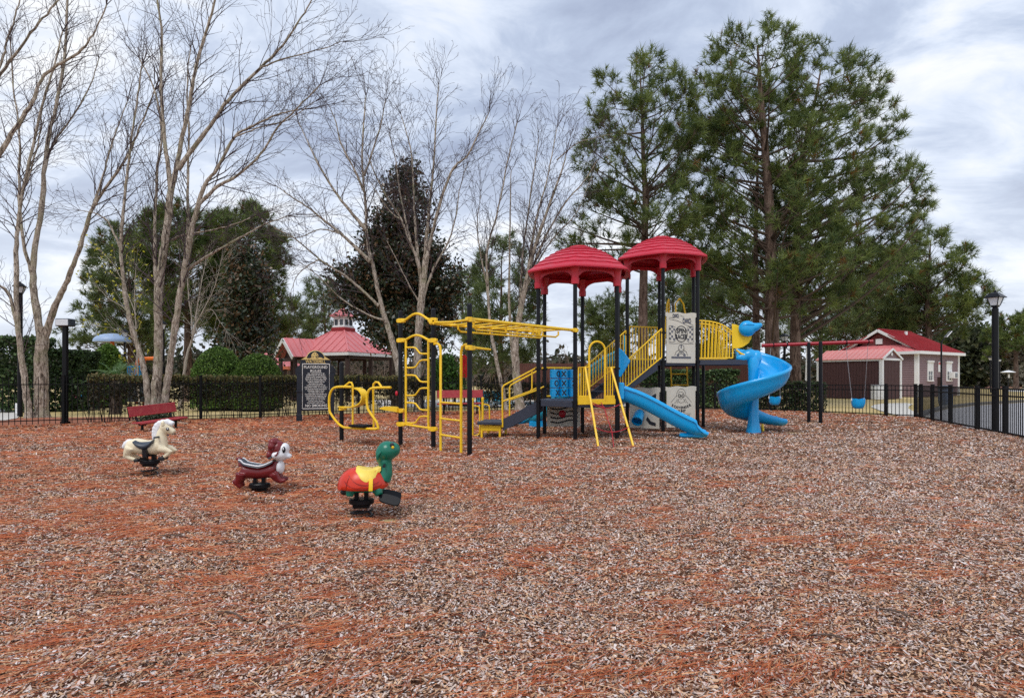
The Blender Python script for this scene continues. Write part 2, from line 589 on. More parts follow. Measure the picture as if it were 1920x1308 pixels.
def needle_density(x, y):
    "0..1: drifts of fallen pine straw, long streaks lying roughly across the view, more of them on the left and under the big pines"
    u = x * 0.96 + y * 0.28; w = -x * 0.28 + y * 0.96
    n = 0.24 * vnoise(u, w * 2.4, 1.0, 11) + 0.36 * vnoise(u, w * 2.6, 0.34, 12) + 0.40 * vnoise(u + 0.6 * w, w * 2.6, 0.14, 13)
    big = vnoise(x, y, 5.0, 14)
    bias = 0.19 * np.clip((0.8 - x) / 6.0, -0.7, 0.8) + 0.14 * (big - 0.5) + 0.30 * np.clip((y - 16.5) / 5.0, 0, 1)
    return np.clip((n + bias - 0.475) / 0.36, 0, 1)


# lawn: one sheet to the horizon
m_lawn, nt, b = new_mat('dormant_lawn')
N, L = nt.nodes, nt.links
geo = N.new('ShaderNodeNewGeometry')
n1 = N.new('ShaderNodeTexNoise'); n1.inputs['Scale'].default_value = 0.22; n1.inputs['Detail'].default_value = 8; n1.inputs['Roughness'].default_value = 0.7
n2 = N.new('ShaderNodeTexNoise'); n2.inputs['Scale'].default_value = 22; n2.inputs['Detail'].default_value = 6
L.new(geo.outputs['Position'], n1.inputs['Vector']); L.new(geo.outputs['Position'], n2.inputs['Vector'])
r1 = N.new('ShaderNodeValToRGB')
r1.color_ramp.elements[0].position = 0.32; r1.color_ramp.elements[0].color = (*S(150, 140, 88), 1)
r1.color_ramp.elements[1].position = 0.62; r1.color_ramp.elements[1].color = (*S(214, 190, 142), 1)
e = r1.color_ramp.elements.new(0.46); e.color = (*S(196, 174, 122), 1)
L.new(n1.outputs['Fac'], r1.inputs[0])
r2 = N.new('ShaderNodeMapRange'); r2.inputs['To Min'].default_value = 0.68; r2.inputs['To Max'].default_value = 1.15
L.new(n2.outputs['Fac'], r2.inputs['Value'])
mx = N.new('ShaderNodeMix'); mx.data_type = 'RGBA'; mx.blend_type = 'MULTIPLY'; mx.inputs['Factor'].default_value = 1
L.new(r1.outputs[0], mx.inputs[6]); L.new(r2.outputs[0], mx.inputs[7]); L.new(mx.outputs[2], b.inputs['Base Color'])
b.inputs['Roughness'].default_value = 0.95; b.inputs['Specular IOR Level'].default_value = 0.1
bp = N.new('ShaderNodeBump'); bp.inputs['Strength'].default_value = 0.5; L.new(n2.outputs['Fac'], bp.inputs['Height']); L.new(bp.outputs[0], b.inputs['Normal'])
mb = MB()
xs = [-900, -200, -60, 0, 60, 200, 900]; ys = [-60, 0, 40, 90, 200, 500, 1800]
vs = [V(x, y, -0.03) for y in ys for x in xs]
fs = [(j * 7 + i, j * 7 + i + 1, (j + 1) * 7 + i + 1, (j + 1) * 7 + i) for j in range(6) for i in range(6)]
mb.add(vs, fs)
tag(mb.build('lawn_ground', m_lawn), kind='structure')

# bark bed
m_bed, nt, b = new_mat('bark_bed')
N, L = nt.nodes, nt.links
geo = N.new('ShaderNodeNewGeometry')
vo = N.new('ShaderNodeTexVoronoi'); vo.inputs['Scale'].default_value = 38; L.new(geo.outputs['Position'], vo.inputs['Vector'])
bw = N.new('ShaderNodeSeparateColor'); L.new(vo.outputs['Color'], bw.inputs[0])
r1 = N.new('ShaderNodeValToRGB'); r1.color_ramp.interpolation = 'LINEAR'
r1.color_ramp.elements[0].position = 0.0; r1.color_ramp.elements[0].color = (*S(30, 20, 15), 1)
r1.color_ramp.elements[1].position = 1.0; r1.color_ramp.elements[1].color = (*S(186, 160, 142), 1)
e = r1.color_ramp.elements.new(0.35); e.color = (*S(94, 62, 45), 1)
e = r1.color_ramp.elements.new(0.7); e.color = (*S(146, 108, 84), 1)
L.new(bw.outputs[0], r1.inputs[0])
at = N.new('ShaderNodeAttribute'); at.attribute_name = 'straw'
mx = N.new('ShaderNodeMix'); mx.data_type = 'RGBA'
mm = N.new('ShaderNodeMath'); mm.operation = 'MULTIPLY'; mm.inputs[1].default_value = 0.5; L.new(at.outputs['Fac'], mm.inputs[0])
L.new(mm.outputs[0], mx.inputs['Factor']); L.new(r1.outputs[0], mx.inputs[6]); mx.inputs[7].default_value = (*S(166, 90, 54), 1)
L.new(mx.outputs[2], b.inputs['Base Color'])
b.inputs['Roughness'].default_value = 0.95; b.inputs['Specular IOR Level'].default_value = 0.15
bp = N.new('ShaderNodeBump'); bp.inputs['Strength'].default_value = 0.7; bp.inputs['Distance'].default_value = 0.02
L.new(vo.outputs['Distance'], bp.inputs['Height']); L.new(bp.outputs[0], b.inputs['Normal'])
cell = 0.17
gx = np.arange(-26, 15, cell); gy = np.arange(-2.5, 29, cell)
X, Y = np.meshgrid(gx, gy)
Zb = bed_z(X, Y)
ok = inside(BED, X + cell / 2, Y + cell / 2)[:-1, :-1]
nx = len(gx)
idx = np.arange(X.size).reshape(X.shape)
quads = np.stack([idx[:-1, :-1], idx[:-1, 1:], idx[1:, 1:], idx[1:, :-1]], -1)[ok]
used = np.unique(quads); remap = np.full(X.size, -1); remap[used] = np.arange(len(used))
quads = remap[quads]
co = np.stack([X.ravel()[used], Y.ravel()[used], Zb.ravel()[used]], 1)
me = bpy.data.meshes.new('playground_mulch')
me.vertices.add(len(co)); me.vertices.foreach_set('co', co.astype(np.float32).ravel())
nf = len(quads); me.loops.add(nf * 4); me.polygons.add(nf)
me.loops.foreach_set('vertex_index', quads.ravel().astype(np.int32))
me.polygons.foreach_set('loop_start', np.arange(0, nf * 4, 4, dtype=np.int32)); me.polygons.foreach_set('loop_total', np.full(nf, 4, dtype=np.int32))
me.polygons.foreach_set('use_smooth', np.ones(nf, bool))
a = me.attributes.new('straw', 'FLOAT', 'POINT'); a.data.foreach_set('value', needle_density(co[:, 0], co[:, 1]).astype(np.float32))
me.update(); me.validate()
tag(link('mulch_ground', me, m_bed), kind='structure')


def in_view(x, y, pad=0.35):
    px = 960 + x / np.maximum(y, 0.1) * F
    m = 60 + pad * 2.4 * F / np.maximum(y, 0.5)                # some way past the frame, for a step to the side
    return (px > -m) & (px < 1920 + m) & (y > 2.1)


# loose bark chips, each its own little curled flake
def chips(bands):
    VV, CC = [], []
    tones = np.array([S(226, 212, 206), S(216, 194, 180), S(214, 176, 142), S(194, 148, 116), S(164, 114, 86), S(84, 56, 44), S(208, 184, 174), S(238, 230, 226)])
    for (y0, y1, dens, ln, wd) in bands:
        x0, x1 = -y1 * 0.86 - 1, min(y1 * 0.86 + 1, 14.4)
        n = int((x1 - x0) * (y1 - y0) * dens)
        x = RNG.uniform(x0, x1, n); y = RNG.uniform(y0, y1, n)
        k = in_view(x, y) & inside(BED, x, y); x, y = x[k], y[k]
        # thinner where the straw lies
        k = RNG.random(len(x)) > 0.35 * needle_density(x, y); x, y = x[k], y[k]; n = len(x)
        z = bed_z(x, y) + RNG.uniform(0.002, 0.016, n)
        a = RNG.uniform(0, 2 * pi, n)
        l = ln * RNG.lognormal(0, 0.38, n); w = np.minimum(wd * RNG.lognormal(0, 0.35, n), l)
        t1 = RNG.normal(0, 0.36, n); t2 = RNG.normal(0, 0.42, n)
        d = np.stack([np.cos(a), np.sin(a), t1], 1); d = nrmz(d)
        s = np.stack([-np.sin(a), np.cos(a), t2], 1); s = nrmz(s)
        c = np.stack([x, y, z], 1)
        dl = d * (l / 2)[:, None]; sw = s * (w / 2)[:, None]
        up = np.zeros((n, 3)); up[:, 2] = RNG.uniform(-0.1, 0.25, n) * w
        # four-cornered flake, never quite square
        j = lambda: RNG.uniform(0.55, 1.15, (n, 1))
        q = np.stack([c - dl * j() - sw * j(), c + dl * j() - sw * 0.8 * j() + up, c + dl * j() + sw * j(), c - dl * j() + sw * 0.8 * j() + up], 1)
        VV.append(q.reshape(-1, 3))
        pale = 0.55 + 0.25 * (vnoise(x, y, 2.2, 21) - 0.5) * 2 + 0.24 * np.clip(x / 6, -1, 1)
        pr = RNG.random(n)
        ti = np.where(pr < pale * 0.40, RNG.choice([0, 7, 6, 1], n, p=[.34, .08, .32, .26]), RNG.choice([1, 2, 3, 4, 5, 6], n, p=[.13, .22, .21, .15, .20, .09]))
        col = tones[ti] * RNG.uniform(0.72, 1.12, (n, 1))
        CC.append(col)
    return np.concatenate(VV), np.concatenate(CC)


M_chip = leaf_mat('bark_chip', 0.85, 0.0, 0.25)
cv, cc = chips([(2.1, 4.2, 8000, 0.0225, 0.0085), (4.2, 7.0, 5000, 0.0245, 0.0102), (7.0, 10.5, 2100, 0.030, 0.0135), (10.5, 15.5, 820, 0.040, 0.018), (15.5, 26.0, 180, 0.055, 0.028)])
tag(np_mesh('mulch_chips', cv, 4, cc, m=M_chip), kind='stuff')


def straw(bands):
    VV, CC = [], []
    for (y0, y1, dens, ln, wd) in bands:
        x0, x1 = -y1 * 0.86 - 1, min(y1 * 0.86 + 1, 14.4)
        n = int((x1 - x0) * (y1 - y0) * dens)
        x = RNG.uniform(x0, x1, n); y = RNG.uniform(y0, y1, n)
        dn = needle_density(x, y)
        k = in_view(x, y) & inside(BED, x, y) & (RNG.random(n) < 0.85 * dn ** 1.5 + 0.04); x, y = x[k], y[k]; n = len(x)
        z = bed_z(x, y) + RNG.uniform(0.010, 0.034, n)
        a0 = R(14) + 1.1 * (vnoise(x, y, 0.7, 31) - 0.5) * 2
        a = a0 + RNG.normal(0, 0.58, n)
        wild = RNG.random(n) < 0.3; a[wild] = RNG.uniform(0, pi, wild.sum())
        l = ln * RNG.uniform(0.55, 1.25, n)
        bend = RNG.normal(0, 0.28, n)
        c = np.stack([x, y, z], 1)
        d0 = np.stack([np.cos(a), np.sin(a), RNG.normal(0, 0.07, n)], 1); d1 = np.stack([np.cos(a + bend), np.sin(a + bend), RNG.normal(-0.02, 0.07, n)], 1)
        s = np.stack([-np.sin(a), np.cos(a), np.full(n, 0.45)], 1) * (wd / 2)
        m0 = c; p0 = c - d0 * (l / 2)[:, None]; p1 = c + d1 * (l / 2)[:, None]
        VV.append(np.stack([p0 - s, m0 - s, m0 + s, p0 + s], 1).reshape(-1, 3))
        VV.append(np.stack([m0 - s, p1 - s * 0.5, p1 + s * 0.5, m0 + s], 1).reshape(-1, 3))
        tones = np.array([S(200, 108, 64), S(172, 84, 50), S(218, 142, 94), S(140, 66, 42), S(226, 180, 136)])
        col = tones[RNG.choice(5, n, p=[.34, .27, .18, .15, .06])] * RNG.uniform(0.75, 1.15, (n, 1))
        CC += [col, col]
    return np.concatenate(VV), np.concatenate(CC)


sv, sc_ = straw([(2.1, 4.2, 2600, 0.15, 0.0024), (4.2, 7.0, 1700, 0.16, 0.0034), (7.0, 11.0, 800, 0.17, 0.0052), (11.0, 17.0, 330, 0.18, 0.008), (17.0, 26.0, 120, 0.19, 0.013)])
tag(np_mesh('pine_straw', sv, 4, sc_, m=leaf_mat('pine_straw', 0.7, 0.1, 0.3)), kind='stuff')

# fallen twigs and a few dead leaves lying on the bark
mb = MB()
for (px, py, l, a) in ((430, 1170, 0.26, 2.6), (1300, 1010, 0.22, 0.3), (905, 1195, 0.18, 1.2), (1665, 1155, 0.2, 2.2), (700, 1085, 0.24, 0.5), (1040, 945, 0.3, 0.2), (1540, 1200, 0.19, 2.8), (330, 1010, 0.3, 0.1)):
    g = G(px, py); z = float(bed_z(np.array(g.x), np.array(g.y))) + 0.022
    d = V(cos(a), sin(a), 0)
    pts = [g + d * (l * (t - .5)) + V(random.uniform(-.012, .012), random.uniform(-.012, .012), z + 0.012 * sin(t * 5)) for t in (0, .25, .5, .75, 1)]
    mb.tube(pts, [0.006, 0.0055, 0.005, 0.004, 0.002], 6)
    mb.tube([pts[2], pts[2] + V(cos(a + .8), sin(a + .8), 0.15) * l * .3], [0.004, 0.0015], 5)
tag(mb.build('fallen_twigs', mat('twig_bark', S(92, 76, 66), 0.9, 0.3, 40)), kind='stuff')

n = 2600
x = RNG.uniform(-17, 0, n); t = RNG.random(n) ** 1.6
fy = np.interp(x, [p[0] for p in FENCE_LEFT], [p[1] for p in FENCE_LEFT])
y = fy - 0.1 - 2.6 * t
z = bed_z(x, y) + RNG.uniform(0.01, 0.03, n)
a = RNG.uniform(0, 2 * pi, n)
c = np.stack([x, y, z], 1)
d = np.stack([np.cos(a), np.sin(a), RNG.normal(0, .35, n)], 1) * RNG.uniform(.03, .06, (n, 1)); s = np.stack([-np.sin(a), np.cos(a), RNG.normal(0, .35, n)], 1) * RNG.uniform(.018, .035, (n, 1))
q = np.stack([c - d, c + s, c + d, c - s], 1).reshape(-1, 3)
tones = np.array([S(134, 86, 62), S(108, 66, 48), S(168, 120, 92), S(90, 58, 46), S(190, 150, 124)])
tag(np_mesh('fallen_leaves', q, 4, tones[RNG.choice(5, n)] * RNG.uniform(.75, 1.1, (n, 1)), m=M_chip), kind='stuff')


# ---------------------------------------------------------------- paths, road, pool
def sheet(name, pts, z, m, th=0.0):
    mb = MB()
    if th:
        n = len(pts)
        vs = [V(x, y, z) for x, y in pts] + [V(x, y, z - th) for x, y in pts]
        mb.add(vs, [tuple(range(n))] + [(k, n + k, n + (k + 1) % n, (k + 1) % n) for k in range(n)])
    else:
        mb.add([V(x, y, z) for x, y in pts], [tuple(range(len(pts)))])
    return tag(mb.build(name, m, smooth=False), kind='structure')


def gpts(l):
    return [tuple(G(x, y)[:2]) for x, y in l]


M_conc = mat('concrete', S(206, 202, 194), 0.85, 0.10, 1.2, bump=0.15, bscale=60, dirt=S(160, 154, 144), dirt_amt=0.5)
M_asph = mat('worn_asphalt', S(178, 176, 178), 0.9, 0.12, 1.6, bump=0.3, bscale=80, dirt=S(112, 112, 120), dirt_amt=0.5)
M_kerb = mat('kerb_concrete', S(128, 126, 124), 0.9, 0.15, 4, bump=0.2, bscale=50)
sheet('concrete_path', gpts([(-80, 789), (10, 787), (32, 783), (40, 776), (26, 769), (0, 764), (-90, 762)]), -0.004, M_conc)
curve = [(1632, 762), (1640, 758), (1660, 755.5), (1700, 755), (1712, 757), (1704, 761), (1703, 765), (1712, 770), (1730, 776), (1760, 783), (1735, 790), (1690, 780), (1650, 769)]
sheet('concrete_footpath', gpts(curve), -0.004, M_conc)
sheet('asphalt_road', gpts([(1728, 786), (1742, 775), (1775, 766), (1830, 759.5), (1920, 754), (2100, 748), (2600, 744), (3400, 900), (2060, 900), (1905, 836), (1800, 801)]), -0.012, M_asph)
mbk = MB()
kp = [G(1728, 783), G(1742, 773.5), G(1775, 764.5), G(1830, 758.2), G(1920, 752.8), G(2100, 747), G(2600, 743)]
for a_, b_ in zip(kp[:-1], kp[1:]):
    mbk.bar(a_ + V(0, .1, 0.03), b_ + V(0, .1, 0.03), 0.18, 0.16)
tag(mbk.build('road_kerb', M_kerb, smooth=False), kind='structure')
sheet('far_pavement', gpts([(1880, 733), (1905, 728), (2100, 722), (2400, 722), (2300, 731), (1960, 735)]), -0.008, M_conc)
M_pooldeck = mat('pool_deck', S(214, 206, 196), 0.8, 0.06, 1.5)
M_water = mat('pool_water', S(40, 130, 150), 0.08, 0.2, 2.0, bump=0.4, bscale=5)
sheet('pool_deck', [(-6.5, 30), (7, 31), (9, 40), (-9, 40)], -0.010, M_pooldeck)
sheet('pool_water', [(-3.5, 32.5), (6, 33), (7, 37), (-4.5, 37)], -0.002, M_water)
M_strawbed = mat('straw_bed', S(150, 92, 66), 0.95, 0.25, 3, bump=0.4, bscale=30)
sheet('straw_bed_left', [(-30, 17), (-17.5, 15.4), (-13.6, 18.0), (-10.3, 20.0), (-8.8, 21.0), (-9.6, 21.6), (-11.5, 21.4), (-14.5, 22.6), (-18, 22.2), (-30, 21)], -0.018, M_strawbed)
sheet('straw_bed_far', [(60, 92), (130, 88), (160, 110), (60, 110)], -0.016, mat('straw_bed_far', S(128, 84, 64), 0.95, 0.3, 0.6))
# ================================================================ black metal fences
def poly_points(poly, step):
    out = []; rest = 0.0
    for a, b in zip(poly[:-1], poly[1:]):
        a, b = V(*a, 0), V(*b, 0); L = (b - a).length; t = rest
        while t < L:
            out.append((a + (b - a) * (t / L), (b - a) / L)); t += step
        rest = t - L
    return out


def picket_mesh(w, h, spear=False):
    mb = MB()
    if spear:
        mb.box((0, 0, h / 2), (w, w, h))
    else:
        mb.box((0, 0, h / 2), (w, w, h))
    return mb.mesh('picket', smooth=False)


def post_mesh(w, h):
    mb = MB()
    mb.cbox((0, 0, h / 2 - .05), (w, w, h + .1), 0.005)
    mb.cbox((0, 0, h + 0.012), (w + .014, w + .014, .025), 0.005)
    return mb.mesh('fence_post', smooth=False)


def iron_fence(name, label, poly, ph, rails, post_h, post_w, pstep, poststep, pw=0.018, posts=None):
    root = thing(name, label, 'fence', (*poly[0], 0), 'black metal fences round the playground')
    off = Vector(root.location)
    pm = picket_mesh(pw, ph); qm = post_mesh(post_w, post_h)
    pm.materials.append(M_blackmatt); qm.materials.append(M_blackmatt)
    pps = posts or [p for p, d in poly_points(poly, poststep)]
    for p in pps:
        link('fence_post', qm, None, root, V(p[0], p[1], 0) - off)
    for p, d in poly_points(poly, pstep):
        if min((V(q[0], q[1], 0) - p).length for q in pps) < post_w * 0.8: continue
        o = link('picket', pm, None, root, p - off + V(0, 0, 0.05)); o.rotation_euler.z = math.atan2(d.y, d.x)
    for z, t in rails:
        for a, b in zip(poly[:-1], poly[1:]):
            mb = MB(); mb.bar((*a, z), (*b, z), t, t * 0.95)
            mb.build('rail', M_blackmatt, root, smooth=False)
    return root


iron_fence('metal_fence', 'black metal picket fence with spiky picket ends in front of the long low hedge', FENCE_LEFT, 1.40, [(1.22, 0.03), (0.16, 0.03)], 1.48, 0.075, 0.135, 2.35,
           posts=[(-13.45, 18.4), (-10.3, 20.3), (-8.7, 21.2), (-5.9, 23.6), (-3.6, 24.7), (-1.3, 25.8), (0.8, 26.8), (-15.7, 16.85), (3.0, 27.8)])
iron_fence('metal_fence', 'black metal fence with flush top rail running behind the slides and swings', FENCE_BACK, 1.10, [(1.14, 0.035), (0.97, 0.035), (0.08, 0.035)], 1.18, 0.075, 0.125, 2.3,
           posts=[(5.0, 28.0), (7.0, 28.2), (9.0, 27.2), (11.0, 26.2), (12.35, 24.4), (13.75, 22.55)])
iron_fence('metal_fence', 'black metal fence with thick posts along the asphalt road', FENCE_RIGHT, 1.10, [(1.14, 0.038), (0.97, 0.038), (0.08, 0.038)], 1.18, 0.085, 0.105, 1.75,
           posts=[(14.36, 21.83), (14.1, 21.15), (13.75, 20.05), (13.33, 18.65), (12.78, 16.85), (12.22, 15.2), (11.7, 13.75), (11.15, 12.3), (10.6, 10.8), (10.1, 9.3), (9.55, 7.75), (9.05, 6.25), (8.7, 5.2)])

# ================================================================ brown board fence beyond the hedge
M_board = mat('stained_board', S(92, 54, 44), 0.85, 0.22, 3.0, bump=0.2, bscale=20, stretch=(3, 3, 0.4))
poly = [(0.2, 41.5), (9.0, 40.0), (17.2, 41.0)]
root = thing('board_fence', 'tall brown board fence behind the clipped hedge', 'fence', (0.2, 41.5, 0))
off = Vector(root.location)
mb = MB(); mb.box((0, 0, 1.2), (0.142, 0.02, 2.4)); bmesh_board = mb.mesh('board', smooth=False); bmesh_board.materials.append(M_board)
for p, d in poly_points(poly, 0.15):
    o = link('board', bmesh_board, None, root, p - off + V(0, random.uniform(-.004, .004), random.uniform(-.012, .012))); o.rotation_euler.z = math.atan2(d.y, d.x)
for z in (0.4, 1.2, 2.0):
    for a, b in zip(poly[:-1], poly[1:]):
        mb = MB(); mb.bar((a[0], a[1] + .04, z), (b[0], b[1] + .04, z), .04, .09); mb.build('rail', M_board, root, smooth=False)
# ================================================================ buildings
M_roofred = mat('red_metal_roof', S(150, 40, 46), 0.42, 0.10, 1.2, dirt=S(120, 40, 44), dirt_amt=0.4)
M_roofpink = mat('faded_red_metal_roof', S(214, 124, 126), 0.45, 0.08, 1.0, dirt=S(186, 96, 98), dirt_amt=0.5)
M_siding = mat('taupe_lap_siding', S(130, 107, 111), 0.7, 0.08, 2.0, dirt=S(110, 90, 92), dirt_amt=0.4)
M_shed = mat('shaded_shed_siding', S(74, 47, 48), 0.75, 0.10, 2.0)  # shade of the shed's long side is put into this darker siding colour
M_trim = mat('white_trim', S(226, 226, 226), 0.55, 0.04, 3.0, dirt=S(190, 188, 182), dirt_amt=0.3)
M_darkwood = mat('dark_stained_wood', S(58, 40, 36), 0.7, 0.25, 4)
M_winglass = mat('window_glass', (0.06, 0.07, 0.085), 0.08, 0.2, 2)
M_stone = mat('grey_block', S(120, 116, 112), 0.85, 0.18, 5, bump=.3)


def slab(mb, pts, th=0.05):
    "roof plane of some thickness below the given polygon"
    pts = [Vector(p) for p in pts]
    n = (pts[1] - pts[0]).cross(pts[2] - pts[0]).normalized()
    if n.z < 0: n = -n
    k = len(pts)
    mb.add(pts + [p - n * th for p in pts], [tuple(range(k)), tuple(range(2 * k - 1, k - 1, -1))] + [(i, (i + 1) % k, k + (i + 1) % k, k + i) for i in range(k)])


def seams(parent, e0, e1, t0, t1, n, m, r=0.022):
    "standing seams from the eave line e0-e1 up to the top line t0-t1"
    for i in range(n):
        t = (i + .5) / n
        a, b = Vector(e0).lerp(Vector(e1), t), Vector(t0).lerp(Vector(t1), t)
        if (b - a).length < .15: continue
        mb = MB(); mb.bar(a + V(0, 0, .02), b + V(0, 0, .02), r * 1.3, r * 2); mb.build('roof_seam', m, parent, smooth=False)


# ---------------------------------------------------------------- pool house with the dutch gable
c0 = V(30.36, 46, 0); ur = V(.828, .561, 0); ul = V(-.561, .828, 0)
LR, LL, HE = 7.2, 5.6, 3.35
b1 = thing('pool_house', 'mauve lap-sided building with dark red metal roof and two white windows', 'building', c0)
c1, c2, c3 = c0 + ur * LR, c0 + ur * LR + ul * LL, c0 + ul * LL
mb = MB()
for a, b in ((c0, c1), (c1, c2), (c2, c3), (c3, c0)):
    mb.bar(a + V(0, 0, HE / 2), b + V(0, 0, HE / 2), .12, HE)
wall1 = mb.build('wall', M_siding, b1, smooth=False)
mb = MB(); nrow = 18
for a, b, nrm in ((c0, c1, -ul), (c3, c0, -ur)):
    for i in range(nrow):
        z0 = .15 + i * (HE - .3) / nrow; hgt = (HE - .3) / nrow
        d = (b - a).normalized()
        p0, p1 = a + d * .1 + nrm * .06, b - d * .1 + nrm * .06
        mb.add([p0 + nrm * .035 + V(0, 0, z0), p1 + nrm * .035 + V(0, 0, z0), p1 + nrm * .008 + V(0, 0, z0 + hgt), p0 + nrm * .008 + V(0, 0, z0 + hgt), p0 + V(0, 0, z0), p1 + V(0, 0, z0)], [(0, 1, 2, 3), (4, 5, 1, 0)])
o = mb.build('siding', M_siding, wall1, smooth=False); o['kind'] = 'stuff'
for p in (c0, c1, c3):
    mb = MB(); mb.cbox(p + V(0, 0, HE / 2), (.26, .26, HE), .01, (ur, ul, V(0, 0, 1))); mb.build('corner_board', M_trim, b1, smooth=False)
ov = .42
e0, e1, e2, e3 = c0 - ur * ov - ul * ov, c1 + ur * ov - ul * ov, c2 + ur * ov + ul * ov, c3 - ur * ov + ul * ov
hz = V(0, 0, HE)
mb = MB()
for a, b in ((e0, e1), (e1, e2), (e2, e3), (e3, e0)): mb.bar(a + hz + V(0, 0, -.02), b + hz + V(0, 0, -.02), .05, .22)
mb.build('fascia', M_trim, b1, smooth=False)
mb = MB(); mb.add([e0 + hz - V(0, 0, .1), e1 + hz - V(0, 0, .1), e2 + hz - V(0, 0, .1), e3 + hz - V(0, 0, .1)], [(0, 1, 2, 3)]); mb.build('soffit', M_trim, b1, smooth=False)
ZR = 5.25
gl0 = c0 + ul * (LL / 2) + V(0, 0, ZR) + ur * .1; gr = c0 + ul * (LL / 2) + ur * (LR - 1.4) + V(0, 0, ZR)
eh = V(0, 0, HE + .1)
mb = MB()
slab(mb, [e0 + eh, e1 + eh, gr, gl0], .06); slab(mb, [e2 + eh, e3 + eh, gl0, gr], .06); slab(mb, [e1 + eh, e2 + eh, gr], .06)
roof1 = mb.build('roof', M_roofred, b1, smooth=False)
seams(roof1, e0 + eh, e1 + eh, gl0, gr, 16, M_roofred)
seams(roof1, e1 + eh, e2 + eh, gr, gr, 9, M_roofred)
# skirt roof below the gable on the left end, gable wall, rake boards, vent
k0, k1 = e0 + eh, e3 + eh
q0, q1 = c0 + ul * .9 + ur * .25 + V(0, 0, HE + .62), c0 + ul * (LL - .9) + ur * .25 + V(0, 0, HE + .62)
mb = MB(); slab(mb, [k1, k0, q0, q1], .05)
sk = mb.build('skirt_roof', M_roofpink, b1, smooth=False); seams(sk, k0, k1, q0, q1, 9, M_roofpink)
mb = MB(); g0 = V(0, 0, HE + .3)
mb.prism([(.7, HE + .2), (LL - .7, HE + .2), (LL / 2, ZR - .2)], c0 + ur * .35, ul, (0, 0, 1), .08)
mb.build('gable_wall', mat('gable_red', S(112, 52, 54), .7, .1, 3), b1, smooth=False)
mb = MB()
for s_ in (0, 1):
    p = c0 + ul * (LL * s_ + (.4 if not s_ else -.4)) + V(0, 0, HE + .42) + ur * .02
    mb.bar(p, gl0 - ur * .08 + V(0, 0, -.09), .09, .20)
mb.build('rake_board', M_trim, b1, smooth=False)
mb = MB(); mb.cbox(c0 + ul * (LL / 2) + V(0, 0, ZR - .95) + ur * .27, (.1, .5, .42), .01, (ur, ul, V(0, 0, 1))); mb.build('gable_vent', M_trim, b1, smooth=False)
mb = MB(); mb.tube([gl0 + V(0, 0, .03), gr + V(0, 0, .03)], .06, 6); mb.build('ridge_cap', M_roofred, roof1)
mb = MB(); mb.cbox(gl0.lerp(gr, .62) + V(0, 0, -.22) - ul * .5, (.18, .18, .36), .01); mb.build('roof_vent', M_trim, roof1)
for xw, nm in ((2.0, 0), (5.35, 1)):
    ctr = c0 + ur * xw - ul * .06 + V(0, 0, 1.95)
    mb = MB()
    for dx in (-.42, .42): mb.cbox(ctr + ur * dx - ul * .05, (.14, .06, 1.45), .008, (ur, ul, V(0, 0, 1)))
    mb.cbox(ctr - ul * .07 + V(0, 0, .74), (1.12, .12, .16), .01, (ur, ul, V(0, 0, 1))); mb.cbox(ctr - ul * .07 + V(0, 0, -.74), (1.0, .1, .10), .01, (ur, ul, V(0, 0, 1)))
    wf = mb.build('window', M_trim, b1, smooth=False)
    mb = MB(); mb.cbox(ctr - ul * .045 + V(0, 0, .34), (.70, .03, .70), .004, (ur, ul, V(0, 0, 1))); mb.build('shutter', M_trim, wf, smooth=False)
    mb = MB(); mb.cbox(ctr - ul * .04 + V(0, 0, -.32), (.70, .02, .62), .003, (ur, ul, V(0, 0, 1))); mb.build('pane', M_winglass, wf, smooth=False)
    mb = MB(); mb.cbox(ctr - ul * .06 + V(0, 0, -.32), (.04, .03, .62), .003, (ur, ul, V(0, 0, 1))); mb.cbox(ctr - ul * .06 + V(0, 0, -.32), (.70, .03, .035), .003, (ur, ul, V(0, 0, 1))); mb.build('muntin', M_trim, wf, smooth=False)
    if nm:
        mb = MB(); mb.cbox(ctr + ur * .28 - ul * .22 + V(0, 0, -.3), (.62, .46, .5), .02, (ur, ul, V(0, 0, 1)))
        ac = mb.build('air_conditioner', M_trim, b1, smooth=False)
        mb = MB(); mb.cbox(ctr + ur * .28 - ul * .455 + V(0, 0, -.3), (.44, .02, .36), .003, (ur, ul, V(0, 0, 1))); mb.build('vent_grille', M_winglass, ac, smooth=False)
mb = MB(); mb.cbox(c0 + ur * 3.6 - ul * .11 + V(0, 0, 2.3), (.42, .02, .8), .004, (ur, ul, V(0, 0, 1)))
mb.build('notice_board', M_trim, b1, smooth=False)
mb = MB(); mb.cbox(c0 + ur * 3.6 - ul * .128 + V(0, 0, 2.56), (.34, .012, .16), .003, (ur, ul, V(0, 0, 1))); mb.build('notice_heading', mat('notice_red', S(200, 96, 104), .6), b1, smooth=False)
mb = MB(); mb.cbox(c0 + ur * 3.45 - ul * .18 + V(0, 0, 1.1), (.28, .24, .8), .02, (ur, ul, V(0, 0, 1))); mb.cbox(c0 + ur * 3.45 - ul * .15 + V(0, 0, .35), (.12, .12, .75), .01, (ur, ul, V(0, 0, 1)))
mb.build('meter_box', M_darkwood, b1, smooth=False)

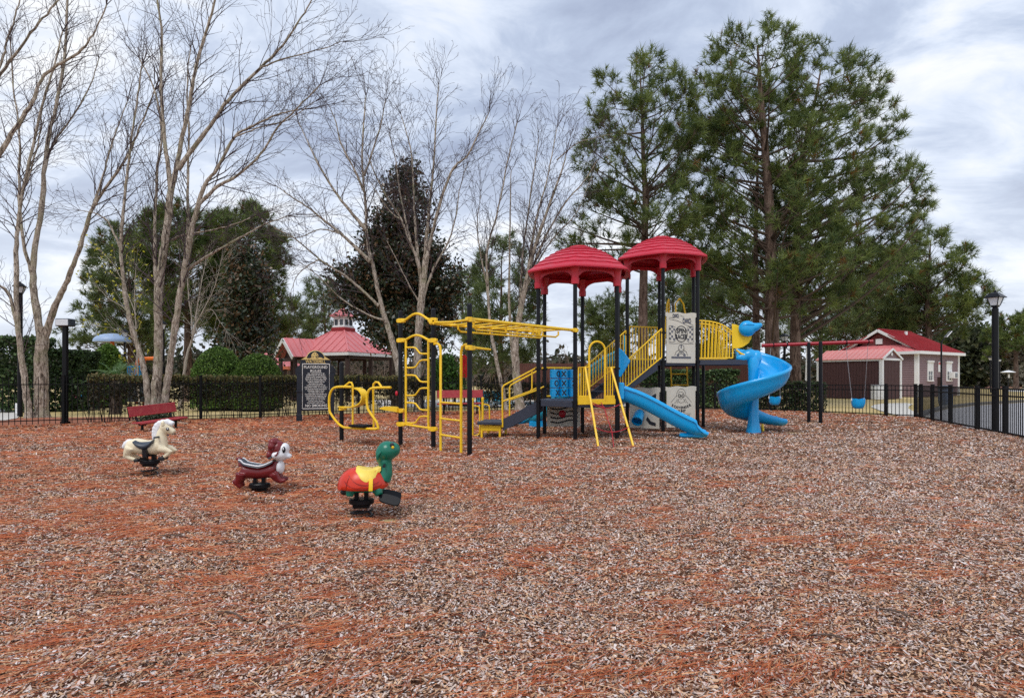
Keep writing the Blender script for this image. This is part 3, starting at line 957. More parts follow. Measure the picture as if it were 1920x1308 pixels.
# ---------------------------------------------------------------- storage shed
s0_ = V(24.7, 41, 0); SR, SL, SH = 2.55, 4.3, 2.72
b2 = thing('storage_shed', 'brown storage shed with pale pink metal roof and white corner boards', 'shed', s0_)
t1_, t2_, t3_ = s0_ + ur * SR, s0_ + ur * SR + ul * SL, s0_ + ul * SL
mb = MB()
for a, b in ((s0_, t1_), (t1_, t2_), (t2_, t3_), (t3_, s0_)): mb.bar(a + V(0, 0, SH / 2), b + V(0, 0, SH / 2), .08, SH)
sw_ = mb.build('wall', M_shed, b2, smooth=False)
mb = MB()
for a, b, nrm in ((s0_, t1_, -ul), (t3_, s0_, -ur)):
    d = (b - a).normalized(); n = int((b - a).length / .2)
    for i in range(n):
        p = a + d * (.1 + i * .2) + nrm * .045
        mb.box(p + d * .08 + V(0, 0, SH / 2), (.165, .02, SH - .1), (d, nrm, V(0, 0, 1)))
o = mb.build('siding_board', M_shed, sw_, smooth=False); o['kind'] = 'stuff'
for p in (s0_, t1_, t3_):
    mb = MB(); mb.cbox(p + V(0, 0, SH / 2), (.22, .22, SH), .01, (ur, ul, V(0, 0, 1))); mb.build('corner_board', M_trim, b2, smooth=False)
RZ = 3.42; mid = s0_ + ur * (SR / 2)
f_ = -ul * .15; bk = ul * (SL + .15)
mb = MB()
for sgn in (-1, 1):
    ev = mid + ur * (sgn * (SR / 2 + .18))
    slab(mb, [ev + f_ + V(0, 0, SH), ev + bk + V(0, 0, SH), mid + bk + V(0, 0, RZ), mid + f_ + V(0, 0, RZ)], .05)
rf = mb.build('roof', mat('pale_metal_roof', S(222, 146, 140), .45, .06, 1.2), b2, smooth=False)
ev = mid - ur * (SR / 2 + .18)
seams(rf, ev + f_ + V(0, 0, SH), ev + bk + V(0, 0, SH), mid + f_ + V(0, 0, RZ), mid + bk + V(0, 0, RZ), 14, rf.data.materials[0], .018)
mb = MB(); mb.prism([(.02, SH - .02), (SR - .02, SH - .02), (SR / 2, RZ - .08)], s0_ - ul * .02, ur, (0, 0, 1), .05); mb.build('gable_wall', M_siding, b2, smooth=False)
mb = MB(); mb.bar(s0_ - ul * .08 + V(0, 0, SH - .03), t1_ - ul * .08 + V(0, 0, SH - .03), .05, .14)
for sgn in (-1, 1): mb.bar(mid + ur * (sgn * (SR / 2 + .12)) - ul * .16 + V(0, 0, SH - .02), mid - ul * .16 + V(0, 0, RZ - .04), .05, .12)
mb.bar(s0_ - ur * .1 + V(0, 0, SH - .08), t3_ - ur * .1 + V(0, 0, SH - .08), .04, .12)
mb.build('trim', M_trim, b2, smooth=False)
mb = MB(); mb.lathe([(.12, 0), (.12, .03), (.09, .035)], mid - ul * .06 + V(0, 0, SH + .32), 14, (ur, V(0, 0, 1), -ul)); mb.build('gable_vent', M_trim, b2)
mb = MB(); g = V(24.1, 40.5, 0); mb.cbox(g + V(0, 0, .46), (.55, .5, .92), .03); mb.cbox(g + V(0, 0, .95), (.6, .55, .06), .02)
mb.cbox(g + V(.05, -.26, .46), (.36, .02, .6), .005)
mb.thing('utility_cabinet', M_white, 'pale grey metal cabinet standing in front of the brown shed', 'cabinet', smooth=False)

# ---------------------------------------------------------------- pavilion with cupola
pc_ = V(-11.0, 40, 0)
b3 = thing('pool_pavilion', 'open pavilion with faded red metal roof and white cupola behind the low hedge', 'pavilion', pc_)
RH = 3.45
cor = [pc_ + V(RH * cos(R(a)), RH * sin(R(a)), 3.02) for a in (-160, -70, 20, 110)]
tp = [pc_ + V(.72 * cos(R(a)), .72 * sin(R(a)), 4.46) for a in (-160, -70, 20, 110)]
mb = MB()
for i in range(4): slab(mb, [cor[i], cor[(i + 1) % 4], tp[(i + 1) % 4], tp[i]], .06)
prf = mb.build('roof', M_roofpink, b3, smooth=False)
for i in range(4):
    if i == 2: continue
    a, b = cor[i], cor[(i + 1) % 4]
    n = 9
    for k in range(n):
        t = (k + .5) / n
        e = a.lerp(b, t)
        # seams run straight up the slope until they meet a hip
        tt = min(1.0, min(t, 1 - t) / (.5 - .72 / RH * .5) if min(t, 1 - t) < (.5 - .72 / RH * .5) else 1.0)
        top = a.lerp(b, .5).lerp(tp[i].lerp(tp[(i + 1) % 4], .5), 1)
        up = (tp[i].lerp(tp[(i + 1) % 4], .5) - a.lerp(b, .5)) * tt
        mb = MB(); mb.bar(e + V(0, 0, .02), e + up + V(0, 0, .02), .03, .045); mb.build('roof_seam', M_roofpink, prf, smooth=False)
    mb = MB(); mb.bar(a + V(0, 0, .02), tp[i] + V(0, 0, .02), .09, .06); mb.build('hip_cap', M_roofpink, prf, smooth=False)
mb = MB()
for i in range(4):
    a, b = cor[i] * 1.0, cor[(i + 1) % 4]
    mb.bar(a - V(0, 0, .14), b - V(0, 0, .14), .06, .18)
mb.build('fascia', M_trim, b3, smooth=False)
mb = MB(); ins = [pc_ + V(RH * .9 * cos(R(a)), RH * .9 * sin(R(a)), 2.72) for a in (-160, -70, 20, 110)]
for i in range(4): mb.bar(ins[i], ins[(i + 1) % 4], .16, .26)
mb.build('beam', M_darkwood, b3, smooth=False)
for i in range(4):
    for t in (0, .5):
        p = ins[i].lerp(ins[(i + 1) % 4], t)
        mb = MB(); mb.cbox(V(p.x, p.y, 1.32), (.24, .24, 2.64), .02); mb.build('column', M_darkwood, b3, smooth=False)
# cupola
ang0 = R(-25)
cu = (V(cos(ang0), sin(ang0), 0), V(-sin(ang0), cos(ang0), 0), V(0, 0, 1))
mb = MB(); mb.cbox(pc_ + V(0, 0, 4.55), (1.12, 1.12, .28), .05, cu); mb.build('cupola_base', M_roofred, b3, smooth=False)
mb = MB(); mb.cbox(pc_ + V(0, 0, 5.02), (.86, .86, .70), .01, cu); mb.cbox(pc_ + V(0, 0, 4.74), (.98, .98, .12), .02, cu); mb.cbox(pc_ + V(0, 0, 5.36), (1.04, 1.04, .10), .02, cu)
cup = mb.build('cupola', M_trim, b3, smooth=False)
for s_, ax_ in ((-1, 0), (1, 0), (-1, 1), (1, 1)):
    n_ = cu[ax_] * s_; t_ = cu[1 - ax_]
    for dx in (-.21, .21):
        mb = MB(); mb.cbox(pc_ + n_ * .435 + t_ * dx + V(0, 0, 5.02), (.02, .26, .36), .003, (n_, t_, V(0, 0, 1))); mb.build('pane', M_winglass, cup, smooth=False)
mb = MB(); r_ = .86
cr = [pc_ + V(r_ * cos(ang0 + pi / 4 + k * pi / 2), r_ * sin(ang0 + pi / 4 + k * pi / 2), 5.42) for k in range(4)]
ap = pc_ + V(0, 0, 5.98)
for k in range(4): slab(mb, [cr[k], cr[(k + 1) % 4], ap], .03)
for k in range(4): mb.bar(cr[k], ap, .05, .05)
mb.build('cupola_roof', M_roofpink, b3, smooth=False)
# gabled wing
wd_ = V(.707, .707, 0); wt = V(.707, -.707, 0); wc = V(-14.1, 37.8, 0)
mb = MB()
A_, B_, C_ = wc - wt * 1.35 + V(0, 0, 2.72), wc + wt * 1.35 + V(0, 0, 2.72), wc + V(0, 0, 3.9)
slab(mb, [B_, B_ + wd_ * 2.8, C_ + wd_ * 2.8, C_], .05); slab(mb, [A_, C_, C_ + wd_ * 2.8, A_ + wd_ * 2.8], .05)
wr = mb.build('wing_roof', M_roofpink, b3, smooth=False)
seams(wr, B_, B_ + wd_ * 2.8, C_, C_ + wd_ * 2.8, 7, M_roofpink)
mb = MB(); mb.bar(A_ - wd_ * .04 - V(0, 0, .1), C_ - wd_ * .04 - V(0, 0, .12), .06, .22); mb.bar(B_ - wd_ * .04 - V(0, 0, .1), C_ - wd_ * .04 - V(0, 0, .12), .06, .22)
mb.build('rake_board', M_trim, b3, smooth=False)
mb = MB(); mb.prism([(-1.05, 2.55), (1.05, 2.55), (0, 3.55)], wc + wd_ * .5, wt, (0, 0, 1), .06); mb.bar(wc + wd_ * .3 - wt * 1.1 + V(0, 0, 2.55), wc + wd_ * .3 + wt * 1.1 + V(0, 0, 2.55), .14, .2); mb.build('gable_wall', M_darkwood, b3, smooth=False)
for s_ in (-1, 1):
    p = wc + wd_ * .3 + wt * (1.0 * s_)
    mb = MB(); mb.cbox(V(p.x, p.y, 1.25), (.2, .2, 2.5), .02); mb.build('column', M_darkwood, b3, smooth=False)

# second, lower shelter roof further back
pc2 = P(492, 700, 52); pc2.z = 0
b4 = thing('pool_shelter', 'low pink hipped roof of a shelter behind the two domed bushes', 'shelter', pc2)
mb = MB(); cs = [pc2 + V(x, y, 2.38) for x, y in ((-3.1, -2.4), (3.1, -2.4), (3.1, 2.4), (-3.1, 2.4))]
r0_, r1_ = pc2 + V(-.7, 0, 3.55), pc2 + V(.7, 0, 3.55)
slab(mb, [cs[0], cs[1], r1_, r0_]); slab(mb, [cs[1], cs[2], r1_]); slab(mb, [cs[2], cs[3], r0_, r1_]); slab(mb, [cs[3], cs[0], r0_])
rr2 = mb.build('roof', M_roofpink, b4, smooth=False)
mb = MB()
for i in range(4): mb.bar(cs[i] - V(0, 0, .14), cs[(i + 1) % 4] - V(0, 0, .14), .06, .22)
mb.build('fascia', mat('orange_fascia', S(196, 110, 80), .6, .1, 2), b4, smooth=False)
for x, y in ((-2.7, -2), (2.7, -2), (2.7, 2), (-2.7, 2)):
    mb = MB(); mb.cbox(pc2 + V(x, y, 1.1), (.22, .22, 2.2), .02); mb.build('column', M_darkwood, b4, smooth=False)
# ================================================================ trees and bushes
def bark_mat(name, dark, mid, light, scale=7, stretch=(1, 1, .35), bump=1.2, lich=None):
    m, nt, b = new_mat(name)
    N, L = nt.nodes, nt.links
    geo = N.new('ShaderNodeNewGeometry'); mp = N.new('ShaderNodeMapping'); mp.inputs['Scale'].default_value = stretch
    L.new(geo.outputs['Position'], mp.inputs[0])
    nz = N.new('ShaderNodeTexNoise'); nz.inputs['Scale'].default_value = scale; nz.inputs['Detail'].default_value = 7; nz.inputs['Roughness'].default_value = .72; nz.inputs['Distortion'].default_value = .8
    L.new(mp.outputs[0], nz.inputs['Vector'])
    rp = N.new('ShaderNodeValToRGB')
    rp.color_ramp.elements[0].position = .36; rp.color_ramp.elements[0].color = (*dark, 1)
    rp.color_ramp.elements[1].position = .66; rp.color_ramp.elements[1].color = (*light, 1)
    e = rp.color_ramp.elements.new(.48); e.color = (*mid, 1)
    L.new(nz.outputs['Fac'], rp.inputs[0]); col = rp.outputs[0]
    if lich is not None:
        n2 = N.new('ShaderNodeTexNoise'); n2.inputs['Scale'].default_value = 2.2; n2.inputs['Detail'].default_value = 5
        L.new(geo.outputs['Position'], n2.inputs['Vector'])
        mr = N.new('ShaderNodeMapRange'); mr.inputs['From Min'].default_value = .52; mr.inputs['From Max'].default_value = .68; mr.inputs['To Max'].default_value = .6
        L.new(n2.outputs['Fac'], mr.inputs['Value'])
        mx = N.new('ShaderNodeMix'); mx.data_type = 'RGBA'; L.new(mr.outputs[0], mx.inputs['Factor']); L.new(col, mx.inputs[6]); mx.inputs[7].default_value = (*lich, 1); col = mx.outputs[2]
    L.new(col, b.inputs['Base Color']); b.inputs['Roughness'].default_value = .9; b.inputs['Specular IOR Level'].default_value = .2
    bp = N.new('ShaderNodeBump'); bp.inputs['Strength'].default_value = bump; bp.inputs['Distance'].default_value = .05
    L.new(nz.outputs['Fac'], bp.inputs['Height']); L.new(bp.outputs[0], b.inputs['Normal'])
    return m


M_birch = bark_mat('birch_bark', S(66, 55, 48), S(160, 146, 130), S(214, 202, 188), 12, lich=S(150, 148, 116))
M_twig = mat('birch_twig', S(76, 62, 66), .85, .25, 3)
M_pinebark = bark_mat('pine_bark', S(48, 36, 32), S(96, 78, 68), S(140, 120, 108), 6, (1, 1, .3), 1.0)
M_pinelimb = mat('pine_limb', S(86, 70, 60), .9, .25, 5)
M_darkbark = bark_mat('dark_bark', S(36, 30, 28), S(70, 60, 54), S(110, 98, 90), 5)
M_needle = leaf_mat('pine_needles', .45, .32, .35)
M_leaf = leaf_mat('leaves', .30, .25, .6)
M_leafmatt = leaf_mat('small_leaves', .55, .22, .3)


def resample(pts, step):
    pts = [np.array(p, float) for p in pts]
    out = [pts[0]]
    for a, b in zip(pts[:-1], pts[1:]):
        n = max(1, int(round(np.linalg.norm(b - a) / step)))
        for k in range(1, n + 1): out.append(a + (b - a) * k / n)
    return out


class Twigs:
    def __init__(s): s.p0 = []; s.p1 = []; s.r0 = []; s.r1 = []
    def seg(s, a, b, ra, rb): s.p0.append(a); s.p1.append(b); s.r0.append(ra); s.r1.append(rb)


def grow(tw, p, d, L, r, level, rng, droop, spread, minr, rate):
    "one branch of length L from p along d, with side shoots"
    n = max(3, int(L / (0.30 if level < 2 else 0.16)))
    step = L / n
    wob = rng.normal(0, .10 + .04 * level, (n, 3))
    curve = rng.normal(0, .035, 3)
    for i in range(n):
        t = i / n
        d = d + wob[i] + curve + np.array([0, 0, droop * (.4 + t)])
        d = d / np.linalg.norm(d)
        q = p + d * step
        ra = max(minr, r * (1 - .85 * t)); rb = max(minr * .8, r * (1 - .85 * (i + 1) / n))
        tw.seg(p, q, ra, rb)
        if level < 3 and (t > .12 or level == 0) and rng.random() < rate[level] * step:
            ax_ = np.cross(d, rng.normal(size=3)); ax_ /= max(1e-6, np.linalg.norm(ax_))
            a = spread * rng.uniform(.7, 1.3)
            nd = d * cos(a) + ax_ * sin(a)
            nd[1] *= .9
            grow(tw, q, nd, L * rng.uniform(.28, .55) * (1 - .35 * t), ra * .55, level + 1, rng, droop, spread, minr, rate)
        p = q


def bare_tree(name, label, stems, d0, m=M_birch, group='bare birches along the fence', seed=1, rate=(4.4, 5.0, 4.2), twig_len=1.6, minr=.0050, base=None, spread=.62, droop=.012, tip=1.0, dspread=1.0, first=.28):
    """stems: list of (polyline in photo pixels, radius at foot, radius at tip, depth drift at the tip);
    a stem that starts on another one simply begins at one of its points."""
    rng = np.random.default_rng(seed)
    s0 = stems[0][0][0]
    root_p = P(s0[0], s0[1], d0) if base is None else base
    root_p = V(root_p.x, root_p.y, 0)
    root = thing(name, label, 'tree', root_p, group)
    tw = Twigs()
    ends = {}
    for si, (pl, ra, rb, drift, dstart) in enumerate(stems):
        n = len(pl)
        pts = []
        tot = sum(math.hypot(b[0] - a[0], b[1] - a[1]) for a, b in zip(pl[:-1], pl[1:])); acc = 0
        for i, (x, y) in enumerate(pl):
            if i: acc += math.hypot(x - pl[i - 1][0], y - pl[i - 1][1])
            pts.append(P(x, y, d0 + dstart + drift * (acc / tot) ** 1.3))
        path = smooth_path(pts, 5)
        m_ = len(path)
        for i in range(m_):                       # slight natural waver
            if 0 < i: path[i] = path[i] + V(rng.normal(0, .007), rng.normal(0, .012), rng.normal(0, .005))
        rad = [max(rb, ra + (rb - ra) * (i / (m_ - 1)) ** .8) * (1 + .06 * rng.normal()) for i in range(m_)]
        if dstart == 0 and pl[0] == s0 or (si < 6 and ra > .07 and abs(pl[0][1] - s0[1]) < 12):
            rad[0] *= 1.5; path[0].z = min(path[0].z, -.1)
        mb = MB(); mb.tube(path, rad, 10 if ra > .06 else 7)
        mb.build('trunk' if ra > .07 else 'limb', m, root)
        L = [0]
        for a, b in zip(path[:-1], path[1:]): L.append(L[-1] + (b - a).length)
        tot3 = L[-1]
        s = tot3 * (first if ra > .07 else .12)
        if pl[0][1] > 560 and ra > .07: s = max(s, tot3 * .45 if len(pl) > 6 else tot3 * 2)
        side = 1
        while s < tot3:
            i = next(k for k in range(len(L)) if L[k] >= s) if s < L[-1] else len(L) - 1
            i = max(1, i); p = np.array(path[i - 1].lerp(path[i], (s - L[i - 1]) / max(1e-6, L[i] - L[i - 1])))
            tg = np.array((path[i] - path[i - 1]).normalized()); t = s / tot3
            az = rng.uniform(0, 2 * pi)
            nrm = np.cross(tg, np.array([cos(az), sin(az), 0.1])); nrm /= max(1e-6, np.linalg.norm(nrm))
            a = spread * rng.uniform(.75, 1.25)
            nd = tg * cos(a) + nrm * sin(a) + np.array([0, 0, .12])
            rr = (ra + (rb - ra) * t ** .8)
            grow(tw, p, nd / np.linalg.norm(nd), twig_len * rng.uniform(.6, 1.35) * (1.25 - .5 * t) * dspread, max(minr * 1.6, min(.024, rr * .42)), 0, rng, droop, spread, minr, rate)
            s += rng.uniform(.15, .36) * (1.0 / tip)
        # leader twigs at the tip
        for _ in range(4 if rb < .05 else 0):
            tg = np.array((path[-1] - path[-3]).normalized()) + rng.normal(0, .28, 3)
            grow(tw, np.array(path[-1]), tg / np.linalg.norm(tg), twig_len * rng.uniform(.7, 1.3), max(minr * 1.5, rb * .8), 0, rng, droop, spread, minr, rate)
    o = seg_mesh('twigs', tw.p0, tw.p1, tw.r0, tw.r1, M_twig if m is M_birch else m, root, 3, 'stuff')
    return root, tw


# --- left-most birch: two stems at the fence, forking, and running out of the top of the picture
rootA, _ = bare_tree('birch_tree', 'forked bare birch at the left edge with thick mottled trunk behind the fence', [
    ([(78, 781), (77, 720), (78, 660), (82, 612)], .23, .19, 0, 0),
    ([(78, 640), (68, 580), (62, 520), (66, 460), (79, 385), (84, 312), (95, 238), (105, 200), (121, 110), (126, 20), (128, -90)], .14, .03, .8, 0),
    ([(82, 640), (97, 590), (115, 550), (132, 510), (147, 473), (170, 400), (195, 356), (235, 300), (262, 240), (290, 170)], .13, .022, -.6, 0),
    ([(170, 400), (190, 340), (205, 285), (222, 235), (238, 190)], .05, .015, .6, -.3),
    ([(84, 312), (100, 270), (128, 230), (165, 170), (185, 110)], .05, .015, .6, .4),
    ([(62, 520), (44, 455), (36, 367), (37, 257), (26, 165), (20, 80)], .07, .02, 1.0, .2),
    ([(36, 367), (55, 330), (75, 250), (80, 190)], .04, .014, .4, .6),
], 22.4, seed=11, twig_len=1.7)
rootA2, _ = bare_tree('birch_tree', 'slim leaning bare birch stem left of the forked birch', [
    ([(55, 783), (47, 720), (38, 650), (31, 580), (30, 500), (33, 430), (42, 360), (60, 285), (78, 200), (100, 130), (118, 60)], .12, .025, .5, 0),
    ([(46, 705), (20, 560), (-10, 530), (-60, 490)], .06, .03, .5, 0),
], 22.0, seed=12, twig_len=1.5)
# a nearer tree that stands outside the frame and reaches in at the upper left
rootN, _ = bare_tree('birch_tree', 'mossy bare limbs reaching in from beyond the left edge near the top', [
    ([(-150, 800), (-140, 640), (-110, 480), (-60, 370), (0, 286), (33, 235), (60, 194), (84, 140), (147, 99), (174, 66), (200, 10)], .10, .016, .6, 0),
    ([(-110, 480), (-60, 260), (0, 140), (37, 92), (73, 44), (110, 0), (140, -50)], .055, .016, .3, .2),
    ([(-60, 260), (2, 120), (12, 80), (26, 37), (40, -10)], .04, .014, .2, .3),
], 16.0, seed=13, twig_len=1.0, rate=(3.6, 4.0, 3.4))

# --- the tall multi-stemmed birch behind the left bench
rootB, _ = bare_tree('birch_tree', 'tall many-stemmed bare birch with peeling bark behind the red bench', [
    ([(289, 791), (292, 740), (296, 690), (297, 640), (297, 580), (301, 510), (309, 459), (316, 400), (320, 360)], .155, .105, 0, 0),
    ([(279, 790), (276, 735), (268, 680), (252, 630), (240, 585), (232, 530), (227, 470), (231, 400), (238, 330), (247, 260), (258, 180), (266, 120)], .10, .02, .6, -.1),
    ([(303, 790), (310, 740), (317, 690), (326, 630), (336, 560), (347, 495), (360, 430), (372, 382)], .115, .075, -.4, -.1),
    ([(320, 362), (314, 300), (306, 235), (302, 150), (303, 66), (296, 0), (292, -80)], .075, .025, .5, 0),
    ([(320, 362), (332, 310), (345, 242), (358, 176), (371, 110), (390, 50), (405, -10), (420, -80)], .085, .025, -.3, 0),
    ([(334, 318), (367, 272), (400, 228), (429, 187), (488, 128), (530, 85), (560, 40), (585, 0)], .08, .018, -.6, -.1),
    ([(372, 382), (385, 345), (407, 316), (440, 257), (477, 235), (520, 215), (560, 205)], .07, .016, -.6, -.4),
    ([(372, 384), (408, 350), (444, 330), (488, 290), (521, 239), (560, 200), (600, 160)], .06, .015, -.5, -.4),
    ([(352, 505), (381, 485), (432, 456), (470, 435), (497, 420), (540, 405)], .05, .014, -.6, -.2),
    ([(322, 450), (345, 440), (395, 432), (440, 420), (470, 408)], .045, .014, .6, .3),
    ([(348, 500), (352, 420), (352, 330), (354, 250), (350, 170), (356, 90)], .06, .018, .9, .3),
    ([(297, 600), (291, 520), (290, 459), (294, 330), (303, 250), (290, 170), (262, 110)], .07, .02, .8, .2),
    ([(488, 128), (520, 115), (560, 103), (610, 90), (640, 78)], .03, .01, -.3, -.6),
    ([(440, 257), (490, 238), (540, 225), (590, 190)], .025, .01, .3, -.8),
    ([(228, 470), (205, 420), (180, 400), (150, 395)], .035, .012, .2, .1),
], 19.4, seed=14, twig_len=1.55)

# --- three bare trees in the middle, beyond the fence
rootC, _ = bare_tree('birch_tree', 'leaning bare tree with long left-hand limbs in front of the pavilion', [
    ([(757, 772), (748, 700), (738, 650), (727, 612), (718, 585), (708, 541), (699, 498), (689, 454), (685, 378), (679, 299), (683, 219), (686, 180)], .165, .02, .6, 0),
    ([(694, 490), (665, 462), (639, 438), (610, 415), (579, 390), (548, 370), (520, 350)], .09, .016, -.6, 0),
    ([(686, 430), (660, 400), (627, 358), (599, 311), (579, 271), (560, 230)], .08, .016, .6, 0),
    ([(710, 573), (680, 545), (647, 517), (620, 500), (599, 486), (551, 446), (504, 422), (490, 410)], .07, .014, -.8, 0),
    ([(683, 360), (665, 320), (640, 270), (630, 230), (618, 200)], .06, .014, -.4, .2),
    ([(683, 330), (700, 280), (715, 230), (722, 190)], .05, .014, .4, .3),
    ([(599, 486), (575, 500), (555, 520), (545, 550)], .03, .01, 0, -.6),
    ([(639, 438), (600, 430), (560, 445), (520, 440)], .035, .01, .4, -.3),
    ([(720, 600), (690, 590), (640, 560), (600, 520), (560, 490)], .05, .012, -.6, 0),
], 25.6, seed=15, minr=.0062, twig_len=1.65)
rootD, _ = bare_tree('birch_tree', 'upright bare tree with fan of stems in front of the dark magnolia', [
    ([(786, 772), (783, 700), (784, 637), (788, 585), (792, 540)], .18, .14, 0, 0),
    ([(790, 545), (786, 502), (778, 475), (766, 450), (754, 414), (726, 370), (705, 330), (690, 290)], .09, .018, -.6, 0),
    ([(790, 550), (797, 480), (802, 418), (808, 360), (814, 299), (818, 219), (822, 160)], .10, .018, .5, 0),
    ([(794, 540), (803, 470), (820, 400), (838, 342), (855, 310), (877, 291), (900, 245), (917, 211)], .09, .018, -.4, 0),
    ([(793, 560), (810, 510), (820, 490), (842, 450), (856, 400), (861, 358), (876, 310)], .06, .014, .5, 0),
    ([(786, 502), (780, 440), (776, 380), (774, 319), (768, 270), (752, 215)], .07, .016, .7, .1),
    ([(770, 455), (758, 400), (748, 350), (742, 300), (730, 250)], .05, .014, .9, -.2),
    ([(754, 414), (735, 400), (712, 370), (694, 340)], .035, .012, -.3, -.5),
    ([(788, 570), (765, 530), (740, 480), (725, 450)], .035, .012, -.6, 0),
], 25.8, seed=16, minr=.0062, twig_len=1.5, tip=1.25)
rootE, _ = bare_tree('birch_tree', 'clump of many bare pale stems just left of the lower red tower', [
    ([(975, 768), (968, 700), (966, 650), (972, 605), (985, 537), (1001, 470), (1028, 390), (1050, 330), (1062, 290)], .21, .02, -.6, 0),
    ([(950, 767), (938, 710), (930, 672), (921, 620), (915, 560), (913, 478), (920, 440), (929, 414), (941, 358), (957, 279), (970, 230)], .10, .018, .4, -.2),
    ([(965, 700), (957, 620), (955, 560), (955, 478), (957, 380), (958, 320)], .09, .016, .7, .2),
    ([(985, 540), (1000, 440), (1009, 398), (1028, 327), (1044, 240)], .07, .016, .4, -.1),
    ([(985, 537), (1020, 450), (1060, 380), (1095, 340), (1120, 300)], .06, .014, -.8, -.1),
    ([(972, 605), (995, 520), (1035, 450), (1080, 400), (1110, 330)], .05, .013, .9, .1),
    ([(966, 640), (975, 560), (980, 480), (990, 400), (1000, 330), (1010, 260)], .07, .014, .9, .3),
    ([(914, 540), (900, 470), (895, 420), (902, 360)], .04, .012, -.4, .1),
    ([(1044, 300), (1080, 270), (1110, 260), (1150, 250)], .03, .01, -.3, -.4),
], 26.5, seed=17, minr=.0062, twig_len=1.45, tip=1.3)
M_pale = mat('pale_twig', S(170, 158, 146), .9, .18, 4)
rootF, _ = bare_tree('crape_myrtle', 'small bare pale shrub tree right of the tall birch with upright twigs', [
    ([(338, 758), (345, 700), (352, 660), (361, 633), (368, 590), (376, 540), (384, 500)], .085, .012, .3, 0),
    ([(361, 633), (358, 590), (352, 540), (350, 500)], .04, .01, .4, .1),
    ([(366, 610), (385, 575), (402, 540), (412, 500)], .035, .01, -.3, .1),
    ([(359, 640), (372, 600), (395, 580), (410, 600), (425, 620)], .03, .008, 0, .1),
], 29, m=M_pale, group=None, seed=18, twig_len=1.3, minr=.0055, rate=(2.4, 2.4, 2.0))
rootH, tw = bare_tree('young_tree', 'thin young tree with a few last yellow leaves by the pool slide', [
    ([(262, 765), (258, 690), (256, 620), (252, 560), (255, 500)], .05, .01, .3, 0),
    ([(256, 620), (235, 580), (205, 560), (190, 545)], .02, .007, 0, 0),
    ([(255, 590), (235, 540), (215, 500), (190, 470)], .02, .007, .3, 0),
    ([(257, 640), (235, 625), (210, 615), (190, 612)], .018, .006, -.3, 0),
], 28, m=M_pale, group=None, seed=19, twig_len=1.0, minr=.005, rate=(1.6, 1.6, 1.2))
tips = np.array(tw.p1); rng = np.random.default_rng(3); sel = tips[rng.choice(len(tips), 240)]
cl = sel + rng.normal(0, .06, sel.shape)
a_ = rand_dirs(len(cl), rng) * .075; b_ = nrmz(np.cross(a_, rand_dirs(len(cl), rng))) * .045
np_mesh('yellow_leaves', np.stack([cl - a_, cl + b_, cl + a_, cl - b_], 1).reshape(-1, 3), 4, np.array(S(196, 190, 60)) * rng.uniform(.7, 1.15, (len(cl), 1)), m=M_leafmatt, parent=rootH)['kind'] = 'stuff'


